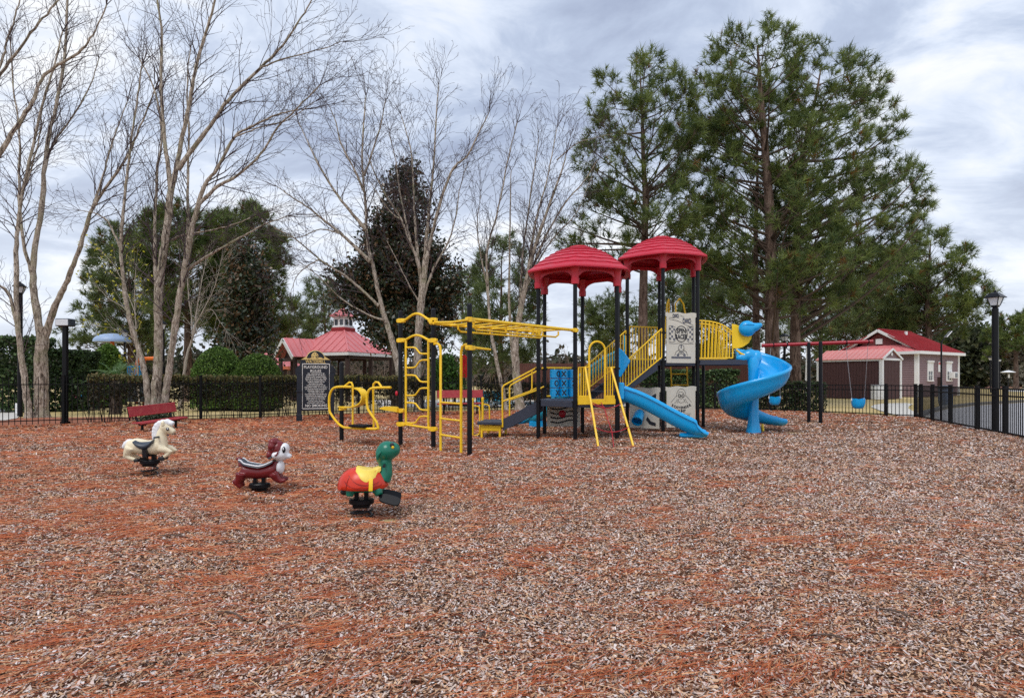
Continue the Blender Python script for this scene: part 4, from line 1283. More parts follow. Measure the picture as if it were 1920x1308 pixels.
# ---------------------------------------------------------------- pines
def pine(name, label, trunk, d0, r0, rows, nl, seed, tuft=.42, per=26, twn=7, group='pines', green=((.045, .082, .026), (.225, .275, .070)), droop_low=0.0, width=.015, rise=(14, 48), brown=.03, extra=()):
    "trunk: photo pixels foot to tip; rows: (y, left x, right x) outline of the crown"
    rng = np.random.default_rng(seed)
    foot = P(trunk[0][0], trunk[0][1], d0); foot.z = 0
    root = thing(name, label, 'tree', foot, group)
    pts = [P(x, y, d0) for x, y in trunk]; pts[0].z = -.1
    path = smooth_path(pts, 6); m_ = len(path)
    zt = path[-1].z
    mb = MB(); mb.tube(path, [r0 * (1.25 if i == 0 else 1) * max(.10, 1 - .9 * (i / (m_ - 1)) ** 1.15) for i in range(m_)], 12); mb.build('trunk', M_pinebark, root)
    rows = sorted(rows)
    yy = np.array([r[0] for r in rows], float); xl = np.array([r[1] for r in rows], float); xr = np.array([r[2] for r in rows], float)
    zr = EYE - (yy - HY) * d0 / F
    def trunk_at(z):
        for a, b in zip(path[:-1], path[1:]):
            if b.z >= z: t = (z - a.z) / max(1e-6, b.z - a.z); return np.array(a.lerp(b, min(1, max(0, t))))
        return np.array(path[-1])
    # heights picked in proportion to the width of the crown there
    wts = (xr - xl) + 70
    cdf_z = np.linspace(zr.min(), zr.max(), 200)
    wz = np.interp(-cdf_z, -zr, wts); cdf = np.cumsum(wz); cdf /= cdf[-1]
    tw = Twigs(); C = []; D = []
    for i in range(nl + len(extra)):
        z = np.interp((min(i, nl - 1) + rng.random()) / nl, cdf, cdf_z)
        zi = -z
        l = np.interp(zi, -zr, xl); r = np.interp(zi, -zr, xr)
        ax_ = trunk_at(z)[0]
        xL, xR = (l - CX) * d0 / F - ax_, (r - CX) * d0 / F - ax_
        phi = rng.uniform(0, 2 * pi)
        rx = max(.25, xR if cos(phi) > 0 else -xL); ry = max(.3, (xR - xL) / 2)
        reach = 1 / math.sqrt((cos(phi) / rx) ** 2 + (sin(phi) / ry) ** 2) * rng.uniform(.50, 1.0) ** .6
        tip = trunk_at(z) * [1, 1, 0] + np.array([cos(phi) * reach, sin(phi) * reach, z])
        if i >= nl:
            e_ = P(extra[i - nl][0], extra[i - nl][1], d0 + rng.normal(0, 1.0)); tip = np.array(e_); z = tip[2]; reach = max(.6, np.linalg.norm((tip - trunk_at(z))[:2]))
        za = z - reach * math.tan(R(rng.uniform(*rise))) + (droop_low if z < zr.min() + .35 * (zr.max() - zr.min()) else 0)
        za = min(max(za, max(1.5, zr.min() - 2.2 + 3.4 * rng.random())), zt - .15)
        st = trunk_at(za)
        n = max(4, int(reach / .5)); prev = st
        rl = min(r0 * .34, .012 + .017 * reach)
        midp = (st + tip) / 2 + np.array([0, 0, -.07 * reach]) + rng.normal(0, .05 * reach, 3)
        pl = []
        for k in range(n + 1):
            t = k / n; pl.append((1 - t) ** 2 * st + 2 * t * (1 - t) * midp + t * t * tip)
        for k in range(n):
            tw.seg(pl[k], pl[k + 1], max(.008, rl * (1 - .8 * k / n)), max(.007, rl * (1 - .8 * (k + 1) / n)))
        nn_ = int(2.2 + reach * .95)
        for k in range(nn_):
            t = 1 - (k / nn_) * .62 * rng.uniform(.8, 1.1) if k else 1.0
            j = min(n - 1, int(t * n)); p = pl[j] + (pl[j + 1] - pl[j]) * (t * n - j)
            td = pl[j + 1] - pl[j]; td /= max(1e-6, np.linalg.norm(td))
            sd_ = td + rng.normal(0, .75, 3) + np.array([0, 0, .35]) if k else td + np.array([0, 0, .35])
            sd_ /= np.linalg.norm(sd_)
            sl = (rng.uniform(.35, 1.0) * min(1, .35 + reach / 3)) if k else .2
            node = p + sd_ * sl
            tw.seg(p, node, .011, .007)
            for q_ in range(int(twn * rng.uniform(.5, 1.1)) + 1):
                fd = sd_ + rng.normal(0, .8, 3) + np.array([0, 0, .35]); fd /= np.linalg.norm(fd)
                q = node + fd * tuft * rng.uniform(.35, 1.3); tw.seg(node, q, .007, .005)
                up = fd + np.array([0, 0, .5]); up /= np.linalg.norm(up)
                C.append(q); D.append(up)
    seg_mesh('limbs', tw.p0, tw.p1, tw.r0, tw.r1, M_pinelimb, root, 4, 'stuff')
    C, D = np.array(C), np.array(D)
    nt = len(C); K = int(per * .88)
    size = tuft * rng.uniform(.75, 1.25, (nt, 1, 1))
    dirs = nrmz(D[:, None, :] * rng.uniform(.3, 1.5, (nt, K, 1)) + rand_dirs(nt * K, rng).reshape(nt, K, 3) * .95)
    base = C[:, None, :] + D[:, None, :] * rng.uniform(-.35, .25, (nt, K, 1)) * size
    tipn = base + dirs * size * rng.uniform(.7, 1.1, (nt, K, 1)); tipn[..., 2] -= .04
    sdv = nrmz(np.cross(dirs, rand_dirs(nt * K, rng).reshape(nt, K, 3))) * width
    tri = np.stack([base - sdv, base + sdv, tipn], 2).reshape(-1, 3)
    g0, g1 = np.array(green[0]), np.array(green[1])
    mixv = np.clip(rng.normal(.50, .30, (nt, 1, 1)) + rng.normal(0, .18, (nt, K, 1)), 0, 1)
    col = g0 + (g1 - g0) * mixv
    br_ = rng.random((nt, 1, 1)) < brown
    col = np.where(br_, np.array(S(140, 100, 50)) * rng.uniform(.5, 1, (nt, K, 1)), col)
    np_mesh('needles', tri, 3, col.reshape(-1, 3), m=M_needle, parent=root)['kind'] = 'stuff'
    return root


pine('pine_tree', 'tallest pine with broad dense crown and thick trunk right of the spiral slide', [(1450, 758), (1449, 700), (1447, 600), (1446, 500), (1443, 400), (1436, 300), (1428, 200), (1424, 140), (1420, 86)], 31, .40,
     [(80, 1360, 1475), (98, 1345, 1495), (130, 1320, 1515), (190, 1305, 1545), (270, 1290, 1570), (350, 1275, 1590), (430, 1265, 1610), (500, 1270, 1640), (550, 1310, 1640), (575, 1340, 1600)], 96, 21, twn=8, extra=[(1350, 92), (1333, 130), (1308, 205), (1290, 290), (1278, 370), (1272, 440), (1278, 500), (1470, 75), (1492, 110), (1395, 72), (1440, 62), (1375, 78), (1458, 70), (1320, 160), (1300, 250)])
pine('pine_tree', 'pine whose long limbs reach furthest right, beside the tallest pine', [(1492, 752), (1491, 660), (1492, 560), (1494, 460), (1499, 360), (1510, 270), (1528, 190), (1540, 125)], 33, .30,
     [(118, 1515, 1600), (145, 1480, 1635), (200, 1450, 1668), (260, 1440, 1690), (330, 1440, 1715), (380, 1450, 1750), (430, 1440, 1745), (470, 1430, 1720), (510, 1440, 1660), (545, 1460, 1610), (575, 1480, 1560)], 92, 22, twn=8, extra=[(1655, 165), (1675, 235), (1700, 318), (1735, 365), (1738, 398), (1715, 420), (1690, 340), (1650, 270), (1700, 455), (1640, 200), (1600, 130), (1680, 400), (1630, 330), (1710, 385), (1660, 440), (1580, 115), (1620, 150)])
pine('pine_tree', 'slender pine close left of the tallest pine above the right red roof', [(1419, 752), (1418, 640), (1417, 540), (1417, 430), (1420, 330), (1418, 230)], 32.5, .22,
     [(150, 1330, 1420), (230, 1310, 1430), (320, 1285, 1440), (410, 1265, 1440), (480, 1270, 1450), (530, 1290, 1450)], 34, 23, twn=7)
pine('pine_tree', 'pine with rounded crown directly behind the two red tower roofs', [(1205, 758), (1205, 650), (1206, 560), (1208, 470), (1210, 380), (1206, 290), (1204, 210), (1200, 140)], 30, .27,
     [(130, 1170, 1235), (150, 1130, 1260), (180, 1110, 1290), (240, 1098, 1305), (300, 1090, 1310), (340, 1110, 1300), (385, 1130, 1290), (410, 1060, 1300), (450, 1050, 1300), (480, 1070, 1270)], 66, 24, twn=7, extra=[(1070, 425), (1060, 455), (1085, 470), (1105, 300), (1115, 215), (1135, 155), (1285, 185), (1298, 255), (1255, 145), (1100, 390), (1200, 120), (1230, 130)])
pine('pine_tree', 'pine growing behind the right end of the red-roofed building', [(1742, 752), (1742, 640), (1738, 560), (1742, 500), (1745, 450)], 55, .32,
     [(440, 1720, 1770), (480, 1680, 1800), (520, 1650, 1815), (560, 1640, 1840), (600, 1640, 1848), (630, 1660, 1820)], 70, 25, tuft=.6, width=.024, twn=8, per=20)
pine('pine_tree', 'lone dark pine at the far right edge behind the lamp', [(1905, 735), (1905, 680), (1903, 640), (1902, 600)], 80, .32,
     [(590, 1885, 1925), (610, 1870, 1940), (640, 1862, 1950), (665, 1860, 1950)], 50, 26, tuft=.55, width=.035, twn=7)
low = (.060, .092, .032), (.205, .255, .085)
for k, (tr, dd_, rows, nl, lab) in enumerate([
    ([(1540, 740), (1540, 650), (1538, 560), (1540, 480)], 56, [(470, 1480, 1600), (520, 1450, 1640), (570, 1440, 1660), (620, 1450, 1660), (660, 1470, 1640)], 70, 'bushy yellowish pine between the tall pines and the red-roofed building'),
    ([(1655, 745), (1655, 640), (1652, 560), (1650, 500)], 58, [(480, 1600, 1720), (530, 1570, 1740), (580, 1560, 1750), (630, 1570, 1740)], 80, 'pine rising behind the ridge of the red-roofed building'),
    ([(1345, 745), (1345, 680), (1345, 600), (1350, 530)], 44, [(505, 1310, 1400), (545, 1280, 1420), (590, 1275, 1430), (640, 1290, 1420), (670, 1300, 1410)], 60, 'low bushy pine behind the yellow slide barrier'),
    ([(1265, 745), (1265, 660), (1262, 580), (1262, 520)], 50, [(500, 1230, 1300), (550, 1215, 1310), (600, 1215, 1310), (640, 1225, 1300)], 40, 'green pine seen between the two towers and the racing panel'),
    ([(1120, 745), (1120, 690), (1125, 640), (1120, 590)], 60, [(570, 1095, 1150), (600, 1080, 1165), (640, 1075, 1170), (680, 1080, 1165)], 36, 'pale green small tree seen through the lower tower posts'),
    ([(940, 745), (938, 640), (940, 560), (940, 480)], 46, [(455, 925, 965), (500, 900, 1000), (550, 870, 1010), (600, 860, 1015), (650, 870, 1010), (690, 880, 1000)], 60, 'loose green pine behind the clump of pale birch stems'),
    ([(875, 745), (872, 660), (868, 590), (866, 540)], 52, [(520, 850, 890), (560, 835, 905), (610, 830, 910), (660, 835, 905)], 34, 'small pine right of the dark magnolia'),
    ([(540, 745), (540, 680), (540, 620), (542, 580)], 62, [(565, 515, 575), (600, 495, 590), (640, 490, 600), (670, 495, 600)], 42, 'light green pine above the shelter roof'),
    ([(612, 745), (612, 660), (608, 590), (606, 540)], 60, [(530, 585, 630), (570, 575, 645), (610, 570, 650), (640, 575, 645)], 36, 'light green pine left of the white cupola'),
    ([(1170, 745), (1172, 660), (1168, 590)], 58, [(560, 1140, 1200), (600, 1125, 1215), (640, 1125, 1215)], 30, 'green pine between the towers beyond the stairs'),
]):
    pine('pine_tree', lab, tr, dd_, .22, rows, nl, 40 + k, tuft=.55, width=.024, per=16, twn=8, group='pines', green=low, brown=.05 if k == 0 else .02)
# left background pines
pine('pine_tree', 'dark pine crown left of the tall birch above the mushroom water feature', [(245, 742), (245, 660), (243, 570), (240, 470)], 47, .28,
     [(430, 225, 300), (470, 200, 330), (520, 180, 330), (570, 150, 330), (620, 130, 320), (660, 130, 300)], 90, 27, tuft=.46, width=.02, twn=9, green=low)
pine('pine_tree', 'pine with tall trunk and dark crown behind the tall birch', [(352, 748), (352, 640), (350, 540), (345, 400)], 38, .28,
     [(400, 330, 375), (430, 280, 420), (470, 260, 440), (520, 270, 430), (570, 290, 420), (620, 300, 400)], 85, 28, tuft=.46, width=.02, twn=9)
pine('pine_tree', 'spreading pine behind the dark upright magnolia left of the sign', [(436, 748), (436, 640), (440, 540), (442, 410)], 40, .28,
     [(392, 415, 470), (420, 400, 500), (460, 395, 530), (510, 400, 545), (560, 410, 550), (600, 420, 545), (640, 430, 530)], 110, 29, tuft=.48, width=.022, twn=9)


# ---------------------------------------------------------------- broad-leaved crowns
def leaf_crown(parent, name, centres, radii, n, size, tones, seed, m=M_leaf, elong=1.8, shell=.5, clump=18, up=.3, ragged=0):
    "leaves in clumps spread through the ellipsoids; more of them near the outside"
    rng = np.random.default_rng(seed)
    centres, radii = np.array(centres, float), np.array(radii, float)
    vol = radii.prod(1) ** (2 / 3); pick = rng.choice(len(centres), n // clump, p=vol / vol.sum())
    u = rand_dirs(len(pick), rng) * (rng.random((len(pick), 1)) ** shell)
    cc = centres[pick] + u * radii[pick]
    if ragged:
        kp = (vnoise(cc[:, 0] + cc[:, 1] * .7 + 50, cc[:, 2], .8, seed) * .6 + vnoise(cc[:, 0] - cc[:, 1] + 90, cc[:, 2], .33, seed + 1) * .4) > ragged
        cc, u = cc[kp], u[kp]
    c = np.repeat(cc, clump, 0) + rng.normal(0, size * 2.0, (len(cc) * clump, 3))
    N_ = len(c)
    outd = np.repeat(u, clump, 0)
    a = nrmz(rand_dirs(N_, rng) + outd * .7 + np.array([0, 0, up])) ; b = nrmz(np.cross(a, rand_dirs(N_, rng)))
    sz = size * rng.uniform(.6, 1.25, (N_, 1))
    a = a * sz * elong * .5; b = b * sz * .5
    fold = np.cross(a, b); fold = nrmz(fold) * sz * .12
    q = np.stack([c - a, c + b + fold, c + a, c - b + fold], 1).reshape(-1, 3)
    tones = np.array(tones); ck = np.repeat(rng.uniform(.6, 1.25, (len(cc), 1)), clump, 0)
    col = tones[rng.integers(0, len(tones), N_)] * ck * rng.uniform(.75, 1.2, (N_, 1))
    o = np_mesh(name, q, 4, col, m=m, parent=parent); o['kind'] = 'stuff'
    return o


def broad_tree(name, label, foot, trunk, d0, r0, blobs, n, size, tones, seed, group=None, limbs=14, m=M_leaf, **kw):
    "blobs: (x, y, half width, half height) in photo pixels at d0"
    f = P(foot[0], foot[1], d0); f.z = 0
    root = thing(name, label, 'tree', f, group)
    pts = [P(x, y, d0) for x, y in trunk]; pts[0].z = -.1
    mb = MB(); path = smooth_path(pts, 5); mb.tube(path, [r0 * max(.15, 1 - .8 * i / len(path)) for i in range(len(path))], 9); mb.build('trunk', M_darkbark, root)
    rng = np.random.default_rng(seed + 100)
    cs, rs = [], []
    for (x, y, w, h) in blobs:
        c = P(x, y, d0 + rng.normal(0, .4)); cs.append(c); rs.append((w * d0 / F, w * d0 / F * .9, h * d0 / F))
    tw = Twigs()
    for c, r in zip(cs, rs):
        for k in range(limbs):
            e = np.array(c) + rand_dirs(1, rng)[0] * np.array(r) * .85
            s = np.array(path[min(len(path) - 1, int(len(path) * rng.uniform(.35, .95)))])
            if s[2] > e[2] - .2: s = np.array(path[int(len(path) * .35)])
            mdl = (s + e) / 2 + rng.normal(0, .12, 3); 
            tw.seg(s, mdl, .03, .02); tw.seg(mdl, e, .02, .007)
    seg_mesh('limbs', tw.p0, tw.p1, tw.r0, tw.r1, M_darkbark, root, 4, 'stuff')
    leaf_crown(root, 'crown', cs, rs, n, size, tones, seed, m=m, **kw)
    return root


magn = [S(56, 70, 46), S(44, 56, 36), S(76, 88, 60), S(98, 74, 50), S(122, 92, 62), S(44, 56, 40), S(70, 80, 60)]
broad_tree('magnolia_tree', 'large dark magnolia with bronze-backed leaves in front of the pavilion roof', (740, 752), [(742, 760), (742, 640), (744, 520), (748, 400), (758, 330)], 30, .22,
           [(762, 335, 22, 24), (750, 365, 34, 26), (778, 390, 30, 24), (738, 415, 36, 28), (776, 430, 40, 30), (716, 455, 38, 30), (760, 475, 58, 40), (806, 480, 34, 34), (690, 512, 44, 32), (745, 520, 66, 44), (805, 530, 44, 40), (832, 545, 24, 34), (650, 545, 34, 24), (690, 562, 44, 36), (760, 575, 84, 46), (815, 590, 36, 34), (716, 600, 44, 40), (765, 622, 66, 40), (800, 640, 40, 32), (632, 552, 22, 16), (640, 528, 30, 26), (850, 525, 16, 30), (705, 480, 30, 24)], 60000, .125, magn, 31, shell=.38, ragged=.47)
broad_tree('magnolia_tree', 'narrow dark magnolia rising behind the two domed bushes', (462, 750), [(462, 756), (462, 650), (464, 560), (464, 480)], 33, .2,
           [(464, 482, 22, 22), (452, 510, 26, 24), (474, 522, 28, 26), (455, 552, 36, 30), (478, 570, 32, 28), (448, 596, 40, 30), (472, 618, 42, 34), (442, 640, 36, 32), (480, 662, 36, 32), (455, 676, 46, 30)], 30000, .13, magn, 32, shell=.38, ragged=.45)
ever = [S(40, 62, 28), S(56, 80, 34), S(30, 48, 24), S(76, 98, 44), S(64, 84, 40)]
grey = [S(112, 108, 90), S(98, 104, 80), S(130, 124, 104), S(88, 92, 70)]
broad_tree('oak_tree', 'grey-green rounded oak beyond the field right of the red-roofed building', (1805, 735), [(1808, 735), (1808, 700), (1806, 650)], 88, .5,
           [(1800, 650, 50, 36), (1775, 665, 40, 34), (1830, 650, 40, 36), (1810, 690, 60, 26), (1850, 680, 40, 30), (1790, 625, 26, 22)], 9000, .42, [S(56, 66, 42), S(74, 82, 56), S(44, 52, 36), S(92, 96, 70)], 33, m=M_leafmatt, limbs=8)
broad_tree('oak_tree', 'pale blossoming tree beyond the field behind the right street lamp', (1905, 735), [(1905, 735), (1905, 700), (1905, 660)], 84, .35,
           [(1895, 665, 30, 28), (1925, 660, 36, 32), (1890, 690, 36, 20), (1945, 680, 40, 30)], 5200, .38, [S(168, 162, 148), S(150, 146, 128), S(186, 180, 166), S(120, 118, 96)], 34, m=M_leafmatt, limbs=14)
broad_tree('oak_tree', 'dark evergreen tree at the far edge of the field next to the grey-green oak', (1762, 735), [(1765, 735), (1765, 690), (1765, 650)], 92, .4,
           [(1765, 660, 40, 30), (1750, 690, 40, 26), (1790, 700, 40, 20)], 4200, .42, [S(30, 40, 26), S(44, 54, 34), S(24, 32, 22)], 35, m=M_leafmatt, limbs=6)
# undergrowth and far wood along the horizon: nobody could count it
rngw = np.random.default_rng(77)
cs, rs = [], []
for px in np.arange(-140, 2080, 26):
    d = rngw.uniform(96, 120); top = rngw.uniform(668, 690) if px < 1560 else rngw.uniform(676, 694)
    if px < 620: top -= rngw.uniform(0, 16)
    c = P(px + rngw.normal(0, 9), (top + 722) / 2, d); cs.append(c); rs.append((30 * d / F, 2.5, (722 - top) / 2 * d / F))
root = leaf_crown(None, 'far_wood', cs, rs, 46000, .62, [S(70, 66, 52), S(52, 58, 40), S(90, 84, 70), S(44, 50, 34), S(104, 96, 82), S(62, 70, 44)], 36, m=M_leafmatt, shell=.6)
rngu = np.random.default_rng(78); tw = Twigs()
for px in np.arange(560, 1300, 4.5):
    d = rngu.uniform(60, 90); p = np.array(P(px, 709, d)) * [1, 1, 0]; h = rngu.uniform(3, 6.5)
    dr = np.array([rngu.normal(0, .25), 0, 1]); grow(tw, p, dr / np.linalg.norm(dr), h, .05, 1, rngu, .0, .6, .014, (1, 1.2, 1.0))
seg_mesh('far_brush', tw.p0, tw.p1, tw.r0, tw.r1, mat('brush_twig', S(120, 104, 96), .9, .25, .5), None, 3, 'stuff')


# ---------------------------------------------------------------- hedges and bushes
def hedge(name, label, cat, path, width, z0, z1, n, size, tones, seed, stems=True, group=None, dens_low=1.0, m=M_leafmatt, top_tones=None, elong=1.6):
    "clipped hedge along a ground path: leaves near the faces of the box, sticks inside"
    rng = np.random.default_rng(seed)
    mid = path[len(path) // 2]
    root = thing(name, label, cat, (mid[0], mid[1], 0), group)
    pts = [np.array([x, y, 0.0]) for x, y in path]
    L = [0]
    for a, b in zip(pts[:-1], pts[1:]): L.append(L[-1] + np.linalg.norm(b - a))
    s = rng.uniform(0, L[-1], n)
    idx = np.clip(np.searchsorted(L, s) - 1, 0, len(pts) - 2)
    P0 = np.array(pts)[idx]; P1 = np.array(pts)[idx + 1]
    d = nrmz(P1 - P0); c = P0 + d * (s - np.array(L)[idx])[:, None]
    nrm = np.stack([-d[:, 1], d[:, 0], np.zeros(n)], 1)
    h = z1 + .05 * (vnoise(s, s * 0, .5, seed) - .5) * 2 + .03 * rng.normal(size=n)
    w = rng.uniform(-1, 1, n); w = np.sign(w) * np.abs(w) ** .55 * width / 2 * (1 + .16 * (vnoise(s, w * 0 + 3, .4, seed + 1) - .5) * 2)
    t = rng.random(n)
    t = np.where(rng.random(n) < .28, 1 - .12 * rng.random(n), t)
    keep = rng.random(n) < np.where(t < .35, dens_low, 1.0) * (.35 + .65 * np.clip(vnoise(s, t * 3, .35, seed + 2) * 2, 0, 1))
    c = c + nrm * w[:, None]; c[:, 2] = z0 + (h - z0) * t
    c = c[keep]; t = t[keep]; N_ = len(c)
    a = nrmz(rand_dirs(N_, rng) + np.array([0, 0, .35])); b = nrmz(np.cross(a, rand_dirs(N_, rng)))
    sz = size * rng.uniform(.6, 1.3, (N_, 1)); fold = nrmz(np.cross(a, b)) * sz * .12
    a = a * sz * elong * .5; b = b * sz * .5
    q = np.stack([c - a, c + b + fold, c + a, c - b + fold], 1).reshape(-1, 3)
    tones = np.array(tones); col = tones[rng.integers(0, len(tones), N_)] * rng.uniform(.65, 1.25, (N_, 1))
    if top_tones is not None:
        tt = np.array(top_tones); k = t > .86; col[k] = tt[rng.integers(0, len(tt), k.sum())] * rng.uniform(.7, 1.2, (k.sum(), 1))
    np_mesh('foliage', q, 4, col, m=m, parent=root)['kind'] = 'stuff'
    if stems:
        tw = Twigs(); ns = int(L[-1] * 9)
        for k in range(ns):
            s_ = rng.uniform(0, L[-1]); i = min(len(pts) - 2, max(0, np.searchsorted(L, s_) - 1))
            dd = (pts[i + 1] - pts[i]) / np.linalg.norm(pts[i + 1] - pts[i]); nn = np.array([-dd[1], dd[0], 0])
            p = pts[i] + dd * (s_ - L[i]) + nn * rng.normal(0, width * .14)
            e = p + dd * rng.normal(0, .18) + nn * rng.normal(0, width * .25); e[2] = z0 + (z1 - z0) * rng.uniform(.6, 1)
            m1_ = (p + e) / 2 + rng.normal(0, .05, 3)
            tw.seg(p, m1_, .013, .009); tw.seg(m1_, e, .009, .004)
            for _ in range(3):
                f = m1_ + (e - m1_) * rng.random(); g_ = f + rng.normal(0, .16, 3); tw.seg(f, g_, .005, .003)
        seg_mesh('stems', tw.p0, tw.p1, tw.r0, tw.r1, M_darkbark, root, 3, 'stuff')
    return root


hd_t = [S(62, 58, 38), S(46, 50, 34), S(76, 66, 46), S(40, 40, 28), S(92, 82, 56), S(60, 70, 42)]
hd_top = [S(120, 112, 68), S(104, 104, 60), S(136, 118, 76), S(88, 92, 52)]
hp = [(x - .05, y + 1.0) for x, y in [(-13.5, 18.6), (-12.3, 19.3), (-10.3, 20.5), (-8.7, 21.4), (-5.9, 23.8), (-3.4, 25.0)]]
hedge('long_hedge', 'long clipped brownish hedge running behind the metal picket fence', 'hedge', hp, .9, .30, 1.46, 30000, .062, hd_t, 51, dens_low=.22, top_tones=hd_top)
hedge('long_hedge', 'straggly hedge behind the fence between the far bench and the lower tower', 'hedge', [(-1.4, 27.0), (2.2, 28.8)], .8, .1, 1.15, 6000, .07, hd_t, 52, dens_low=.4)
gd_t = [S(54, 76, 42), S(70, 92, 50), S(40, 58, 32), S(86, 110, 62), S(104, 126, 78)]
hedge('clipped_hedge', 'dense green clipped hedge behind the bridge and spiral slide', 'hedge', [(6.2, 29.4), (10.6, 29.0)], 1.2, .0, 1.78, 15000, .085, gd_t, 53, dens_low=.8)
hedge('clipped_hedge', 'low dark hedge behind the fence by the hanging swings', 'hedge', [(10.9, 27.6), (12.9, 25.4)], 1.0, .0, 1.20, 8000, .075, gd_t[:3] + hd_t[:2], 54, dens_low=.7)
hedge('tall_hedge', 'tall dark green hedge behind the forked birch at the left', 'hedge', [(-28, 24.6), (-22.4, 25.6), (-19.9, 26.2)], 1.8, .0, 3.15, 30000, .095, [S(50, 70, 40), S(64, 86, 48), S(38, 54, 30), S(80, 104, 58), S(104, 124, 80)], 55, dens_low=.9)
hedge('tall_hedge', 'dark rounded hedge right of the left floodlight pole', 'hedge', [(-20.0, 26.9), (-18.6, 27.2)], 1.8, .0, 2.6, 9000, .095, [S(44, 62, 36), S(56, 76, 42), S(36, 50, 28), S(72, 94, 52)], 56, dens_low=.9)


def dome_bush(name, label, x, y_top, half, d0, zlow, n, size, tones, seed):
    rng = np.random.default_rng(seed)
    c = P(x, 700, d0); c.z = 0
    root = thing(name, label, 'bush', c, 'clipped dome bushes')
    r = half * d0 / F; H = EYE - (y_top - HY) * d0 / F
    u = rand_dirs(n, rng); u[:, 2] = np.abs(u[:, 2])
    rad = 1 - .10 * rng.random((n, 1)) ** 2 + .010 * rng.normal(size=(n, 1))
    p = np.array([c.x, c.y, zlow]) + u * rad * np.array([r, r, H - zlow])
    sk = rng.random(n) < .25; p[sk, 2] = rng.uniform(.1, zlow, sk.sum()); ang = rng.uniform(0, 2 * pi, sk.sum()); p[sk, 0] = c.x + np.cos(ang) * r * .96; p[sk, 1] = c.y + np.sin(ang) * r * .96
    a = nrmz(rand_dirs(n, rng) + u * .6); b = nrmz(np.cross(a, rand_dirs(n, rng))); sz = size * rng.uniform(.6, 1.3, (n, 1))
    fold = nrmz(np.cross(a, b)) * sz * .12
    a = a * sz * .85; b = b * sz * .5
    col = np.array(tones)[rng.integers(0, len(tones), n)] * rng.uniform(.6, 1.25, (n, 1))
    np_mesh('foliage', np.stack([p - a, p + b + fold, p + a, p - b + fold], 1).reshape(-1, 3), 4, col, m=M_leafmatt, parent=root)['kind'] = 'stuff'
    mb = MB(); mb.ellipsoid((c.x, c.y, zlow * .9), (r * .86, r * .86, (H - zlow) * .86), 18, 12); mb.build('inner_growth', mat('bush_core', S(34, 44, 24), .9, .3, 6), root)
    mb = MB()
    for k in range(5): mb.tube([V(c.x + rng.normal(0, .05), c.y, -.05), V(c.x + rng.normal(0, .3), c.y + rng.normal(0, .2), zlow)], [.05, .03], 6)
    mb.build('stems', M_darkbark, root)
    return root


gt = [S(82, 112, 46), S(106, 138, 58), S(62, 88, 38), S(130, 158, 78), S(94, 124, 52)]
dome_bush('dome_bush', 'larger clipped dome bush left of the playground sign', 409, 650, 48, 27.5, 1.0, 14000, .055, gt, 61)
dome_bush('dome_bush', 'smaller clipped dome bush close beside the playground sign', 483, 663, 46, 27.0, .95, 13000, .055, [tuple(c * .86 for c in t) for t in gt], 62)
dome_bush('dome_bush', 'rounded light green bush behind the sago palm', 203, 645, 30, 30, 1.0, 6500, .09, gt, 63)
bl = P(842, 690, 27.5); bl.z = 0
leaf_root = thing('leafy_shrub', 'fresh green bamboo-like shrub behind the fence near the far red bench', 'shrub', bl)
leaf_crown(leaf_root, 'foliage', [P(838, 690, 27.5), P(828, 705, 27.3), P(846, 716, 27.6)], [(.5, .5, .55), (.45, .4, .5), (.5, .4, .5)], 2600, .09, [S(72, 106, 44), S(90, 128, 56), S(58, 86, 38)], 64, m=M_leafmatt, elong=3.2)
mb = MB(); 
for k in range(7): mb.tube([V(bl.x + random.uniform(-.2, .2), bl.y, -.05), V(bl.x + random.uniform(-.5, .5), bl.y + random.uniform(-.3, .3), 1.7)], [.018, .008], 5)
mb.build('stems', M_darkbark, leaf_root)

# sago palm: each frond a part
sg = P(217, 690, 24.5); sg.z = 0
palm = thing('sago_palm', 'sago palm with arching feathery fronds behind the low hedge', 'palm', sg)
mb = MB(); mb.lathe([(.20, -.05), (.22, .3), (.20, .7), (.22, 1.2), (.14, 1.42), (.02, 1.5)], sg, 12); mb.build('trunk', M_darkbark, palm)
rng = np.random.default_rng(5)
for k in range(34):
    az = 2 * pi * k / 34 * 2.0 + rng.uniform(0, .4); el = R(rng.uniform(10, 72)); L = rng.uniform(.95, 1.3)
    hd = np.array([cos(az), sin(az), 0]); pts = []
    for i in range(11):
        t = i / 10; pts.append(np.array(sg) + np.array([0, 0, 1.42]) + hd * (L * (cos(el) * t + .12 * t * t)) + np.array([0, 0, L * (sin(el) * t - .62 * t * t * cos(el))]))
    tri = []; side = np.array([-hd[1], hd[0], 0])
    for i in range(1, 11):
        for f in (0, .5):
            p = pts[i - 1] + (pts[i] - pts[i - 1]) * f; tg = pts[i] - pts[i - 1]; tg = tg / np.linalg.norm(tg)
            ll = .17 * sin(pi * min(.96, .12 + (i - 1 + f) / 10.5)) + .03
            for s_ in (-1, 1):
                e = p + side * (s_ * ll) + tg * ll * .55 + np.array([0, 0, .03]); tri += [p - tg * .014, p + tg * .014, e]
    for a, b in zip(pts[:-1], pts[1:]): tri += [a + side * .012, a - side * .012, b]
    nfc = len(tri) // 3
    np_mesh('frond', np.array(tri), 3, np.array(S(104, 138, 84)) * rng.uniform(.7, 1.3, (nfc, 1)), m=M_leaf, parent=palm)
